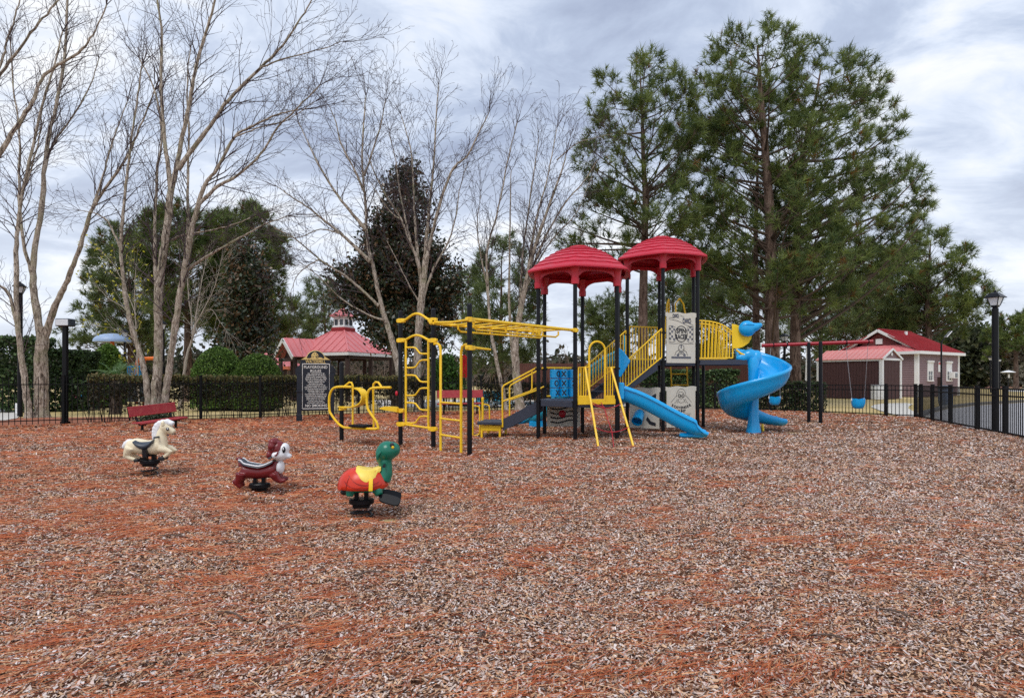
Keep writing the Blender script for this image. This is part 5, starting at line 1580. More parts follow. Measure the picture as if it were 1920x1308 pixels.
# ivy and weeds at the foot of the tall birch
rb_ = P(300, 790, 18.9); rb_.z = 0
iv = thing('ivy_clump', 'small clump of grey-green ivy at the foot of the tall birch', 'ivy', rb_)
leaf_crown(iv, 'foliage', [rb_ + V(-.1, -.25, .15), rb_ + V(.25, -.2, .18), rb_ + V(.05, -.3, .3)], [(.28, .16, .18)] * 3, 1100, .05, [S(70, 84, 60), S(96, 104, 84), S(54, 66, 46)], 65, m=M_leafmatt)
# ================================================================ the big climbing structure
PLAY = thing('play_structure', 'large play structure with two red domed towers, blue slides, yellow railings and overhead bars', 'play structure', (1.58, 14.45, 0))
PHI = R(-101); HR = 1.03
T1 = V(1.58, 14.45, 0); T2 = V(4.01, 16.5, 0)
Z1, Z2 = 0.91, 1.87


def hexp(c, k, r=HR, z=0.0):
    "corner k of a tower: 0 front, 1 right front, 2 right back, 3 back, 4 left back, 5 left front"
    a = PHI + k * pi / 3
    return V(c.x + r * cos(a), c.y + r * sin(a), z)


PR = 0.046                                        # post radius


def post(p, top, parent=PLAY, r=PR, collars=()):
    mb = MB()
    mb.lathe([(r, -0.15), (r, top - 0.03), (r * 0.9, top - 0.008), (r * 0.55, top + 0.008), (0.004, top + 0.014)], (p[0], p[1], 0), 16)
    o = mb.build('post', M_black, parent)
    for z in collars:
        c = MB(); c.lathe([(r + .002, z - .028), (r + .012, z - .024), (r + .012, z + .024), (r + .002, z + .028)], (p[0], p[1], 0), 16, cap=False)
        for a in (0.4, 3.5):
            c.box((p[0] + (r + .02) * cos(a), p[1] + (r + .02) * sin(a), z), (.03, .025, .04))
        c.build('collar', M_black, o)
    return o


def clamp(p, z, parent=PLAY, r=PR, ang=0.0, L=0.16):
    mb = MB()
    mb.lathe([(r + .004, z - .045), (r + .018, z - .04), (r + .018, z + .04), (r + .004, z + .045)], (p[0], p[1], 0), 14, cap=False)
    u = V(cos(ang), sin(ang), 0)
    mb.cbox(V(p[0], p[1], z) + u * (r + .03), (.09, .075, .078), .012, (u, V(-u.y, u.x, 0), V(0, 0, 1)))
    mb.cbox(V(p[0], p[1], z) - u * (r + .02), (.05, .075, .07), .012, (u, V(-u.y, u.x, 0), V(0, 0, 1)))
    return mb.build('clamp', M_yellow, parent)


POSTS1 = [post(hexp(T1, k), 3.62, collars=(Z1 - .03, 1.62)) for k in range(6)]
POSTS2 = [post(hexp(T2, k), 4.30, collars=(1.0, Z2 - .03, 2.55)) for k in range(6)]


# ---- decks
def deck(c, z):
    mb = MB()
    top = [hexp(c, k, HR - 0.03, z) for k in range(6)]
    lip = [hexp(c, k, HR + 0.0, z) for k in range(6)]
    mb.prism([(hexp(V(0, 0, 0), k, HR - .01)[0], hexp(V(0, 0, 0), k, HR - .01)[1]) for k in range(6)], (c.x, c.y, z - 0.02), (1, 0, 0), (0, 1, 0), 0.04)
    for k in range(6):
        a, b = hexp(c, k, HR - .02, z - .085), hexp(c, k + 1, HR - .02, z - .085)
        d = (b - a).normalized()
        mb.bar(a + d * .06, b - d * .06, 0.04, 0.125)
    return mb.build('deck', M_navy, PLAY, bevel=0.006)


deck(T1, Z1); deck(T2, Z2)


# ---- moulded roofs: a hexagonal dome with stepped wavy courses, a rolled eave, an arched skirt and six sleeves
def roof(c, zleg, zeave, zapex):
    rad_e = 1.27
    def hexr(a, soft):
        # distance to the side of a hexagon with corners on the posts, softened
        t = (a - PHI) % (pi / 3) - pi / 6
        f = cos(pi / 6) / cos(t)
        return soft + (1 - soft) * f
    n = 72; rings = []
    bands = 8
    prof = []
    for i in range(bands):
        t0, t1 = i / bands, (i + 1) / bands
        prof += [(t0 + .012, -.016), ((t0 + t1) / 2, 0.0), (t1, 0.006), (t1 + .022, .040), (t1 - .004, -.012)]
    rt = 0.20                                          # radius of the flat cap
    H = zapex - 0.05 - zeave
    def surf(t, a):
        r = rad_e - (rad_e - rt) * t
        s = sin(t * pi / 2)
        z = zeave + H * (0.80 * s + 0.20 * t)
        return r, z
    # rolled eave underneath
    for (dr, dz) in ((-0.10, -0.015), (-0.02, -0.055), (0.02, -0.035), (0.015, 0.0)):
        rings.append([V(c.x + (rad_e + dr) * hexr(PHI + 2 * pi * k / n, .35) * cos(PHI + 2 * pi * k / n), c.y + (rad_e + dr) * hexr(PHI + 2 * pi * k / n, .35) * sin(PHI + 2 * pi * k / n), zeave + dz) for k in range(n)])
    for (t, dz) in prof[1:-3]:
        ring = []
        for k in range(n):
            a = PHI + 2 * pi * k / n
            w = 0.014 * sin(15 * (a - PHI) + 4 * round(t * bands)) * (1 - t) * min(1, t * 6)
            tt = min(1, max(0, t + w))
            r, z = surf(tt, a)
            sf = .35 + .5 * t
            hh = hexr(a, sf)
            ring.append(V(c.x + r * hh * cos(a), c.y + r * hh * sin(a), z - dz * 0.9))
        rings.append(ring)
    for (r, z) in ((rt + .03, zapex - .055), (rt + .02, zapex - .01), (rt - .04, zapex + .005), (.01, zapex + .008)):
        rings.append([V(c.x + r * cos(PHI + 2 * pi * k / n), c.y + r * sin(PHI + 2 * pi * k / n), z) for k in range(n)])
    mb = MB(); mb.loft(rings, cap=False)
    o = mb.build('roof', M_red, PLAY, ang=28)
    # arched skirt, one panel for each side
    for k in range(6):
        a, b = hexp(c, k, HR + .02, 0), hexp(c, k + 1, HR + .02, 0)
        u = (b - a); Lk = u.length; u.normalize()
        z0, z1 = zleg + 0.02, zeave - 0.01
        m = 14
        arch = []
        e = 0.085
        for i in range(m + 1):
            t = i / m; x = e + (Lk - 2 * e) * t
            q = abs(2 * t - 1)
            arch.append((x, z0 + (z1 - z0 - .075) * (1 - q ** 2.6) ** 0.62))
        vs = []; fs = []
        w = V(-u.y, u.x, 0)
        th = 0.03
        for s_ in (-1, 1):
            for (x, z) in arch: vs.append(a + u * x + V(0, 0, z) + w * (s_ * th / 2))
            for (x, z) in arch: vs.append(a + u * x + V(0, 0, z1) + w * (s_ * th / 2))
        M_ = m + 1
        for i in range(m):
            fs.append((i, i + 1, M_ + i + 1, M_ + i))
            fs.append((2 * M_ + i, 3 * M_ + i, 3 * M_ + i + 1, 2 * M_ + i + 1))
            fs.append((i, 2 * M_ + i, 2 * M_ + i + 1, i + 1))
        mb = MB(); mb.add(vs, fs); mb.build('skirt', M_red, o)
    for k in range(6):
        p = hexp(c, k)
        mb = MB()
        mb.lathe([(PR + .004, zleg - .16), (.088, zleg - .155), (.092, zleg - .03), (.082, zleg - .025), (.082, zleg + .06), (.10, zleg + .17), (.13, zeave - .0)], p, 18)
        mb.build('sleeve', M_red, o)
    return o


roof(T1, 3.62, 3.86, 4.50)
roof(T2, 4.33, 4.55, 5.19)


# ---- railings
def guard(name, pts_top, pts_bot, nb, parent=PLAY, r=0.019, rb=0.0125, ends=True, extra=None):
    "top and bottom rails through the given points with nb balusters between"
    mb = MB(); mb.tube(pts_top, r, 8); mb.tube(pts_bot, r * .9, 8)
    if ends:
        for i in (0, -1): mb.tube([pts_bot[i], pts_top[i]], r, 8)
    if extra: extra(mb)
    g = mb.build(name, M_yellow, parent)
    def at(pts, t):
        L = [0]
        for a, b in zip(pts[:-1], pts[1:]): L.append(L[-1] + (Vector(b) - Vector(a)).length)
        s = t * L[-1]
        for i in range(len(pts) - 1):
            if s <= L[i + 1] + 1e-9: return Vector(pts[i]).lerp(Vector(pts[i + 1]), (s - L[i]) / max(1e-9, L[i + 1] - L[i]))
        return Vector(pts[-1])
    for i in range(nb):
        t = (i + 1) / (nb + 1)
        m2 = MB(); m2.tube([at(pts_bot, t), at(pts_top, t)], rb, 6); m2.build('baluster', M_yellow, g)
    return g


def inset(a, b, d):
    u = (b - a).normalized(); return a + u * d, b - u * d


# ---- tick-tack-toe wall on the left back side of the lower tower
a, b = hexp(T1, 4), hexp(T1, 3)
u = (b - a).normalized(); w = V(u.y, -u.x, 0)          # w faces the camera side
mb = MB(); mb.tube([a + u * .05 + V(0, 0, 1.66), b - u * .05 + V(0, 0, 1.66)], .02, 8); mb.tube([a + u * .05 + V(0, 0, Z1 + .05), b - u * .05 + V(0, 0, Z1 + .05)], .02, 8)
for t in (0.27, 0.515, 0.76): mb.tube([a + u * t + V(0, 0, Z1 + .05), a + u * t + V(0, 0, 1.66)], .014, 8)
ttt = mb.build('game_panel', M_yellow, PLAY)
rows = [('O', 'X', 'X'), ('O', 'X', 'X'), ('X', 'X', 'X')]
turn = [(.9, 0.0, .5), (.45, .05, .35), (.7, 0.1, .8)]
for i in range(3):
    for j in range(3):
        cz = 1.51 - i * 0.232; cc_ = a + u * (0.27 + 0.245 * j)
        mb = MB(); rr_ = .119; hh = .108
        mb.lathe([(.03, -hh), (rr_ - .012, -hh), (rr_, -hh + .012), (rr_, hh - .012), (rr_ - .012, hh), (.03, hh)], cc_ + V(0, 0, cz), 24)
        tile = mb.build('cylinder_block', M_blue, ttt)
        # letter bent round the drum; it faces the camera or is turned away a little
        ch = rows[i][j]; strokes = []
        if ch == 'X': strokes = [[(-.05, -.065), (.05, .065)], [(-.05, .065), (.05, -.065)]]
        else: strokes = [[(.046 * cos(t * pi / 10), .062 * sin(t * pi / 10)) for t in range(21)]]
        base_ang = math.atan2(-cc_.y, -cc_.x) + turn[i][j]
        m3 = MB()
        for st in strokes:
            pts = []
            for (p0, p1) in zip(st[:-1], st[1:]):
                for q in range(4 if len(st) < 4 else 1): pts.append((p0[0] + (p1[0] - p0[0]) * q / 4, p0[1] + (p1[1] - p0[1]) * q / 4))
            pts.append(st[-1])
            for (p0, p1) in zip(pts[:-1], pts[1:]):
                d_ = V(p1[0] - p0[0], p1[1] - p0[1], 0).normalized(); n_ = V(-d_.y, d_.x, 0) * .015
                quad = [(p0[0] + n_.x, p0[1] + n_.y), (p1[0] + n_.x, p1[1] + n_.y), (p1[0] - n_.x, p1[1] - n_.y), (p0[0] - n_.x, p0[1] - n_.y)]
                m3.add([cc_ + V((rr_ + .0025) * cos(base_ang + x / rr_), (rr_ + .0025) * sin(base_ang + x / rr_), cz + y) for x, y in quad], [(0, 1, 2, 3)])
        lt = m3.build('letter', M_ink, None, smooth=False)
        lt.parent = ttt; lt.location = -wloc(ttt)

# ---- entry steps on the left side of the lower tower with the low transfer platform
ma = (hexp(T1, 4) + hexp(T1, 5)) / 2
ax = V(cos(PHI - pi / 2), sin(PHI - pi / 2), 0) * 1.0     # outward to the left (-191 deg)
sd = V(-ax.y, ax.x, 0)
hw = 0.40
run = 0.86
st0 = ma + ax * .0; st1 = ma + ax * run
stair = thing('entry_stairs', None, None); stair.parent = PLAY
for s_ in (-1, 1):
    o_ = sd * (hw * s_)
    p = [(0.0, Z1 - .02), (0.0, Z1 - .30), (run, .17), (run, .44)]
    mb = MB(); mb.prism([(x, z) for x, z in p], ma + o_, ax, (0, 0, 1), .03); mb.build('stringer', M_navy, stair)
for i in range(3):
    t = (i + .6) / 3
    mb = MB(); mb.cbox(ma + ax * (run * (1 - t * .92)) + V(0, 0, .36 + (Z1 - .36) * t * .8), (.26, hw * 2 - .05, .035), .006, (ax, sd, V(0, 0, 1)))
    mb.build('step', M_navy, stair)
pc = st1 + ax * .30 + V(0, 0, .345)
mb = MB(); mb.cbox(pc, (.62, hw * 2 + .10, .075), .012, (ax, sd, V(0, 0, 1)))
plat = mb.build('transfer_platform', M_navy, PLAY)
mb = MB()
for s_ in (-1, 1): mb.cbox(pc + sd * (hw * .86 * s_) + V(0, 0, -.12), (.50, .05, .14), .01, (ax, sd, V(0, 0, 1)))
for t in (-.22, .22):
    for s_ in (-1, 1): mb.cbox(pc + ax * t + sd * (hw * .86 * s_) + V(0, 0, -.24), (.05, .06, .26), .008, (ax, sd, V(0, 0, 1)))
mb.cbox(pc + V(0, 0, -.06), (.06, hw * 1.72, .06), .008, (ax, sd, V(0, 0, 1)))
mb.build('platform_frame', M_yellow, plat)
for s_ in (-1, 1):                                        # stair handrails: two bent loops
    o_ = sd * (hw * s_ * 1.08)
    b0 = ma + o_
    up = [b0 + ax * .86 + V(0, 0, .26), b0 + ax * .86 + V(0, 0, 1.18), b0 + ax * .82 + V(0, 0, 1.24), b0 + ax * .02 + V(0, 0, 1.66)]
    lo = [b0 + ax * .86 + V(0, 0, .86), b0 + ax * .20 + V(0, 0, 1.10), b0 + ax * .16 + V(0, 0, 1.16), b0 + ax * .16 + V(0, 0, 1.57)]
    lo2 = [b0 + ax * .2 + V(0, 0, 1.10), b0 + ax * 0.0 + V(0, 0, 1.2)]
    mb = MB(); mb.tube(up, .021, 8); mb.tube(lo, .018, 8); mb.tube(lo2, .018, 8)
    mb.build('handrail', M_yellow, PLAY)
# two short grab rails on the far side of the platform
for (px, py) in ((886, 818), (905, 812)):
    g = G(px, py)
    mb = MB(); mb.tube([g + V(0, 0, -.1), g + V(0, 0, .86)], .03, 8); mb.lathe([(.036, .84), (.036, .90), (.02, .92)], g, 10)
    q = [g + V(.03, 0, .74), g + V(.13, .02, .72), g + V(.17, .02, .64), g + V(.17, .02, .12), g + V(.13, .02, .04), g + V(.03, 0, .02)]
    mb.tube(smooth_path(q, 4), .018, 8)
    mb.build('grab_rail', M_yellow, PLAY)

# ---- yellow gate panel and rope ladder on the right front side of the lower tower
a, b = hexp(T1, 0), hexp(T1, 1)
u = (b - a).normalized(); out = V(u.y, -u.x, 0)
Lk = (b - a).length


def gp(x, z, o_=0.02): return a + u * x + out * o_ + V(0, 0, z)


mb = MB()
mb.cbox(gp(Lk / 2, Z1 - .03), (Lk - .10, .03, .12), .008, (u, out, V(0, 0, 1)))
for x0, x1 in ((.07, .33), (.72, .96)):
    mb.tube([gp(x0, Z1), gp(x0, 1.64), gp(x1, 1.64)], .02, 8)
    mb.cbox(gp((x0 + x1) / 2, Z1 + .06), (x1 - x0, .028, .10), .006, (u, out, V(0, 0, 1)))
hoop = [gp(.33, Z1)] + [gp(.33, 1.95)] + arc(gp(.525, 2.02), u, V(0, 0, 1), .195, pi, 0, 10) + [gp(.72, 1.95), gp(.72, Z1)]
mb.tube(hoop, .023, 10)
gate = mb.build('gate_panel', M_yellow, PLAY)
for x in (.13, .19, .25, .79, .85, .91):
    m2 = MB(); m2.tube([gp(x, Z1), gp(x, 1.64)], .0125, 6); m2.build('baluster', M_yellow, gate)
legs = []
mb = MB()
for (x, px, py) in ((.22, 1122.8, 838), (.86, 1189.4, 838)):
    g = G(px, py)
    top = gp(x, 1.60, .06)
    pts = [gp(x, 1.62, .02), gp(x, 1.64, .05), top, g + V(0, 0, -.05)]
    mb.tube(pts, .024, 8); legs.append((top, g))
rl = mb.build('rope_climber_frame', M_yellow, PLAY)
mb = MB()


def lp(k, t): return legs[k][0].lerp(legs[k][1], t)


for t in (.46, .76):
    p, q = lp(0, t), lp(1, t)
    mb.tube([p.lerp(q, s_ / 8) + V(0, 0, -.10 * (1 - (s_ / 4 - 1) ** 2)) for s_ in range(9)], .011, 6)
p0 = gp(.50, Z1 - .05, .06); p1 = lp(0, .46).lerp(lp(1, .46), .42) + V(0, 0, -.09); p2 = lp(0, .76).lerp(lp(1, .76), .5) + V(0, 0, -.1); p3 = lp(0, 1).lerp(lp(1, 1), .42)
mb.tube([gp(.40, Z1 - .05, .06), p1, p2, p3], .011, 6); mb.tube([gp(.60, Z1 - .05, .06), p1], .011, 6)
for q in (p1, p2): mb.ellipsoid(q, (.024, .024, .022), 8, 6)
mb.build('rope_net', M_rope, rl)


# ---- trough slides
def trough(name, path, m, half=0.25, wall=0.26, lip=0.035, parent=PLAY):
    "open chute along the path (points of the floor's middle line, wall heights)"
    rings = []
    pts = [Vector(p[0]) for p in path]
    for i, (p, hgt) in enumerate(path):
        p = Vector(p)
        t = (pts[min(i + 1, len(pts) - 1)] - pts[max(i - 1, 0)]).normalized()
        side = t.cross(V(0, 0, 1)).normalized(); nrm = side.cross(t).normalized()
        sec = [(-half - lip * 1.5, hgt - lip), (-half - lip * 1.4, hgt + lip * .2), (-half - lip * .7, hgt + lip * .8), (-half, hgt + lip * .3), (-half + .015, hgt - lip), (-half + .03, hgt * .45), (-half + .07, .05), (-half + .15, .006), (0, 0),
               (half - .15, .006), (half - .07, .05), (half - .03, hgt * .45), (half - .015, hgt - lip), (half, hgt + lip * .3), (half + lip * .7, hgt + lip * .8), (half + lip * 1.4, hgt + lip * .2), (half + lip * 1.5, hgt - lip),
               (half + lip * .5, hgt - lip * 1.3), (half + .02, hgt * .4), (half - .03, -.02), (half - .12, -.05), (-half + .12, -.05), (-half + .03, -.02), (-half - .02, hgt * .4), (-half - lip * .5, hgt - lip * 1.3)]
        rings.append([p + side * x + nrm * z for x, z in sec])
    mb = MB(); mb.loft(rings)
    return mb.build(name, m, parent, ang=60)


def slide_path(start, dirv, L, z0, z1, wall, toe=True, n=26):
    out_ = []
    for i in range(n + 1):
        s_ = i / n
        e_ = s_ * s_ * (3 - 2 * s_)
        e2 = 0.35 * s_ + 0.65 * e_
        z = z0 + (z1 - z0) * min(1, max(0, (e2 - .04) / .88))
        w_ = wall
        if s_ > .84: w_ = wall * (1 - .78 * min(1, (s_ - .84) / .10)); z -= .05 * max(0, (s_ - .93) / .07)
        if s_ < .1: w_ = wall * (1.05)
        out_.append((start + dirv * (L * s_) + V(0, 0, z), max(.03, w_)))
    return out_


d11 = V(cos(PHI + pi / 2), sin(PHI + pi / 2), 0)            # outward from right side (-11 deg)
m1 = (hexp(T1, 1) + hexp(T1, 2)) / 2
sl = trough('straight_slide', slide_path(m1 + d11 * .0, d11, 1.98, Z1 + .0, .17, .27), M_blue)
mb = MB(); mb.cbox(m1 + d11 * 1.66 + V(0, 0, .115), (.55, .30, .10), .03, (d11, V(-d11.y, d11.x, 0), V(0, 0, 1))); mb.build('slide_foot', M_blue, sl)
mb = MB(); mb.tube([m1 + d11 * 1.66 + V(0, 0, .12), m1 + d11 * 1.66 + V(0, 0, -.1)], .025, 8); mb.build('slide_support', M_yellow, sl)
mb = MB()                                                   # entry hood of the slide: upright blue side cheeks
for k_, s_ in ((1, -1), (2, 1)):
    p = hexp(T1, k_, HR - .02)
    mb.cbox(p + d11 * .09 + V(0, 0, Z1 + .20) - V(-d11.y, d11.x, 0) * (.17 * s_), (.16, .20, .38), .02, (d11, V(-d11.y, d11.x, 0), V(0, 0, 1)))
mb.build('slide_entry', M_blue, sl)

d169 = -d11
m2_ = (hexp(T2, 4) + hexp(T2, 5)) / 2
sl2 = trough('long_slide', slide_path(m2_, (d169 + V(0.02, .12, 0)).normalized(), 2.95, Z2, .20, .24), M_teal)
mb = MB(); mb.cbox(m2_ + d169 * 2.45 + V(0, .25, .11), (.5, .3, .2), .03); mb.build('slide_foot', M_blue, sl2)
q = m2_ + d169 * 2.86 + V(0, .3, 0)
mb = MB(); mb.cbox(q + V(-.12, -.05, .24), (.36, .48, .26), .07); mb.cbox(q + V(-.36, -.05, .17), (.2, .5, .10), .04); mb.build('slide_toe', M_blue, sl2)
mb = MB(); mb.prism([(-.20, 0), (-.23, .30), (-.14, .70), (.14, .70), (.23, .30), (.20, 0)], m2_ + d169 * .06 + V(.02, .25, Z2 + .02), (-d169.y, d169.x, 0), (0, 0, 1), .07); mb.build('slide_hood', M_teal, sl2, bevel=.02)

# bright blue kite-shaped cheek at the stair foot
pk = P(1160, 652, 14.75)
kite = [P(1158, 650, 14.75), P(1168, 657, 14.7), P(1182, 676, 14.6), P(1178, 683, 14.6), P(1164, 707, 14.7), P(1158, 706, 14.75)]
o_ = kite[0]; uu = V(.97, -.24, 0).normalized()
mb = MB(); mb.prism([((k - o_).dot(uu), k.z - o_.z) for k in kite], o_, uu, (0, 0, 1), .06)
mb.build('side_cheek', M_blue, PLAY, bevel=.02)

# ---- stairs between the two towers
s0 = (hexp(T1, 2) + hexp(T1, 3)) / 2; s1 = (hexp(T2, 5) + hexp(T2, 0)) / 2
dv = (s1 - s0); Ls = dv.length; dv.normalize(); sv_ = V(-dv.y, dv.x, 0)
hw2 = 0.46
st2 = thing('tower_stairs', None, None); st2.parent = PLAY
for s_ in (-1, 1):
    mb = MB(); mb.prism([(0, Z1 - .10), (0, Z1 + .10), (Ls, Z2 + .02), (Ls, Z2 - .26)], s0 + sv_ * (hw2 * s_), dv, (0, 0, 1), .035); mb.build('stringer', M_navy, st2)
for i in range(5):
    t = (i + .5) / 5
    mb = MB(); mb.cbox(s0 + dv * (Ls * t) + V(0, 0, Z1 + (Z2 - Z1) * (i + 1) / 6), (.26, hw2 * 2 - .05, .03), .006, (dv, sv_, V(0, 0, 1)))
    mb.build('step', M_navy, st2)
for s_, e0 in ((-1, hexp(T2, 0)), (1, hexp(T2, 5))):
    e1 = hexp(T1, 2) if s_ < 0 else hexp(T1, 3)
    tb = [e1.lerp(e0, t) for t in (.04, .97)]
    guard('stair_railing', [tb[0] + V(0, 0, Z1 + .76), tb[1] + V(0, 0, Z2 + .78)], [tb[0] + V(0, 0, Z1 + .16), tb[1] + V(0, 0, Z2 + .06)], 14, rb=.0145)
# high railing at the head of the stairs on the upper deck
aa, bb = inset(hexp(T2, 4), hexp(T2, 3), .07)
guard('guard_railing', [aa + V(0, 0, Z2 + .98), bb + V(0, 0, Z2 + .98)], [aa + V(0, 0, Z2 + .06), bb + V(0, 0, Z2 + .06)], 8)
aa, bb = inset(hexp(T1, 2), hexp(T1, 3), .06)


# ---- play panels on the upper tower
def panel_frame(pa, pb, z0, z1, name, wavy=True, notch=0.0):
    u = (pb - pa); Lp = u.length; u.normalize(); out_ = V(u.y, -u.x, 0)
    e_ = .06; n_ = 12
    top = []
    for i in range(n_ + 1):
        t = i / n_
        top.append((e_ + (Lp - 2 * e_) * (1 - t), z1 + (.014 * sin(t * 4 * pi) if wavy else 0)))
    poly = [(e_ + .03, z0), (Lp - e_ - .03, z0), (Lp - e_ - .03, z1 - .12), (Lp - e_, z1 - .10)] + top + [(e_, z1 - .10), (e_ + .03, z1 - .12)]
    mb = MB(); mb.prism(poly, pa + out_ * .02, u, (0, 0, 1), .022)
    o = mb.build(name, M_beige, PLAY, smooth=False)
    org = (pa + pb) / 2 + out_ * .0335
    return o, org, u, out_


def ink(parent, org, u, strokes, m, w=.008, name='engraving', th=.0015):
    "line drawing cut into the panel: polylines as flat raised ribbons"
    mb = MB(); nrm = V(u.y, -u.x, 0)
    up = V(0, 0, 1)
    for st in strokes:
        fill = False
        if st and st[0] == 'fill':
            pts = st[1]; mb.prism([(x, z) for x, z in pts], org, u, up, th); continue
        for (x0, z0), (x1, z1) in zip(st[:-1], st[1:]):
            d = V(x1 - x0, z1 - z0, 0)
            if d.length < 1e-6: continue
            d.normalize(); nx_, nz_ = -d.y * w / 2, d.x * w / 2; ex, ez = d.x * w * .4, d.y * w * .4
            mb.add([org + nrm * th + u * x + up * z for x, z in ((x0 + nx_ - ex, z0 + nz_ - ez), (x1 + nx_ + ex, z1 + nz_ + ez), (x1 - nx_ + ex, z1 - nz_ + ez), (x0 - nx_ - ex, z0 - nz_ - ez))], [(0, 1, 2, 3)])
    return mb.build(name, m, parent, smooth=False)


def circ(cx, cz, rx, rz=None, a0=0, a1=2 * pi, n=24):
    rz = rz or rx
    return [(cx + rx * cos(a0 + (a1 - a0) * i / n), cz + rz * sin(a0 + (a1 - a0) * i / n)) for i in range(n + 1)]


pa, pb = hexp(T2, 0), hexp(T2, 1)
zt = 3.07; zb = Z2 - .08
pn, org, u, out = panel_frame(pa, pb, zb, zt, 'racing_panel')
zc = 2.53
lines = [circ(0, zc, .185, .205), circ(0, zc, .172, .192)]
for s_ in (-1, 1):      # chequered flags
    x0 = .17 * s_; x1 = .36 * s_
    lines.append([(x0, zc + .16), ((x0 + x1) / 2, zc + .20), (x1, zc + .20), (x1, zc - .20), ((x0 + x1) / 2, zc - .22), (x0, zc - .18)])
ink(pn, org, u, lines + [[(-.36, zc - .245), (-.2, zc - .25), (0, zc - .235), (.2, zc - .25), (.36, zc - .245)], [(-.36, 2.90), (-.1, 2.86), (.15, 2.76), (.36, 2.70)], [(-.36, 2.94), (-.2, 2.93)], [(-.02, 3.00), (.08, 2.965)], [(.2, 2.82), (.36, 2.76)]], M_ink, .009)
sq = []
for s_ in (-1, 1):
    for i in range(3):
        for j in range(6):
            if (i + j) % 2 == 0:
                xa = (.185 + i * .058) * s_; za = zc - .17 + j * .062 + .008 * i
                if abs(xa) < .23 and abs(za + .03 - zc) < .10: continue
                sq.append(('fill', [(xa, za), (xa + .052 * s_, za + .006), (xa + .052 * s_, za + .060), (xa, za + .054)]))
ink(pn, org + out * .001, u, sq, M_greyink)
text_obj('lettering', 'SPIN', .175, M_ink, pn, org + out * .002 + V(0, 0, zc + .02), u, (0, 0, 1), .001, sx=.82, bold=.006)
text_obj('lettering', 'RACER', .165, M_ink, pn, org + out * .002 + V(0, 0, zc - .125), u, (0, 0, 1), .001, sx=.70, bold=.006)
# two little racing cars seen from above, the driver and the wheel
for (cx_, cz_, s_) in ((-.17, 2.985, .8), (.16, 2.865, 1.1)):
    body = [(-.11, .0), (-.07, .035), (.02, .05), (.10, .03), (.125, -.005), (.07, -.04), (-.03, -.045), (-.10, -.025), (-.11, 0)]
    ink(pn, org, u, [[(cx_ + x * s_, cz_ + z * s_) for x, z in body], [(cx_ - .05 * s_, cz_ + .02 * s_), (cx_ + .05 * s_, cz_ + .03 * s_), (cx_ + .06 * s_, cz_ - .02 * s_), (cx_ - .04 * s_, cz_ - .025 * s_), (cx_ - .05 * s_, cz_ + .02 * s_)]], M_ink, .01)
    ink(pn, org + out * .001, u, [('fill', [(cx_ + x * s_ * .55, cz_ + z * s_ * .6) for x, z in body[:-1]])] + [('fill', [(cx_ + (x + q[0] * .022) * s_, cz_ + (z + q[1] * .022) * s_) for q in ((-1, -1), (1, -1), (1, 1), (-1, 1))]) for x, z in ((-.08, .045), (.09, .045), (-.08, -.045), (.09, -.04))], M_greyink)
zd = 2.06
ink(pn, org, u, [circ(0, zd + .10, .085, .10), circ(0, zd + .09, .06, .05, pi, 2 * pi), [(-.19, zd - .08), (-.15, zd + .02), (-.08, zd + .05)], [(.19, zd - .08), (.15, zd + .02), (.08, zd + .05)], circ(0, zd - .09, .12, .10, 0, pi), circ(0, zd - .09, .075, .06, 0, pi)], M_ink, .011)
ink(pn, org + out * .001, u, [('fill', [(-.29, zd - .155), (.29, zd - .155), (.29, zd - .105), (-.29, zd - .105)]), ('fill', [(-.015, zd + .10), (.015, zd + .10), (.018, zd + .19), (-.018, zd + .19)]), ('fill', [(-.03, zd + .02), (.03, zd + .02), (0, zd - .02)]), ('fill', [(-.14, zd - .06), (-.08, zd - .02), (-.06, zd - .08), (-.12, zd - .10)]), ('fill', [(.14, zd - .06), (.08, zd - .02), (.06, zd - .08), (.12, zd - .10)])], M_greyink)

pn2, org2, u, out = panel_frame(pa, pb, 0.16, 1.19, 'hunt_panel')
zh = .90
face = [circ(0, zh + .08, .135, .155, -.25, pi + .25), circ(-.055, zh + .06, .042), circ(.055, zh + .06, .042), circ(-.055, zh + .06, .026), circ(.055, zh + .06, .026), [(-.015, zh + .065), (.015, zh + .065)], circ(0, zh + .03, .05, .05, pi * 1.1, pi * 1.9), [(0, zh + .05), (-.012, zh + .022), (.008, zh + .02)],
        [(-.12, zh - .02), (-.155, zh - .10), (-.20, zh - .13)], [(.12, zh - .02), (.155, zh - .10), (.20, zh - .13)], [(-.30, zh - .10), (-.14, zh + .06)], [(.30, zh - .10), (.14, zh + .06)], circ(0, zh - .02, .11, .10, pi * 1.1, pi * 1.9), [(-.12, zh - .13), (-.10, zh - .06), (-.06, zh - .02)], [(.12, zh - .13), (.10, zh - .06), (.06, zh - .02)],
        [(-.10, zh + .13), (-.03, zh + .16), (.03, zh + .15), (.08, zh + .12)]]
ink(pn2, org2, u, face, M_ink, .008)
word = 'SCAVENGER'
for i, chh in enumerate(word):
    t = (i - 4) / 4; xx = t * .27; ang = t * .42
    uv = (u * cos(ang) + V(0, 0, 1) * sin(ang)); vv = (V(0, 0, 1) * cos(ang) - u * sin(ang))
    text_obj('lettering', chh, .088, M_ink, pn2, org2 + out * .002 + u * xx + V(0, 0, .625 + .065 * t * t), uv, vv, .001, bold=.004)
text_obj('lettering', 'HUNT', .095, M_ink, pn2, org2 + out * .002 + V(0, 0, .535), u, (0, 0, 1), .001, bold=.004)
text_obj('lettering', 'FIND THE HIDDEN OBJECTS', .040, M_ink, pn2, org2 + out * .002 + V(0, 0, .435), u, (0, 0, 1), .001, bold=.002)
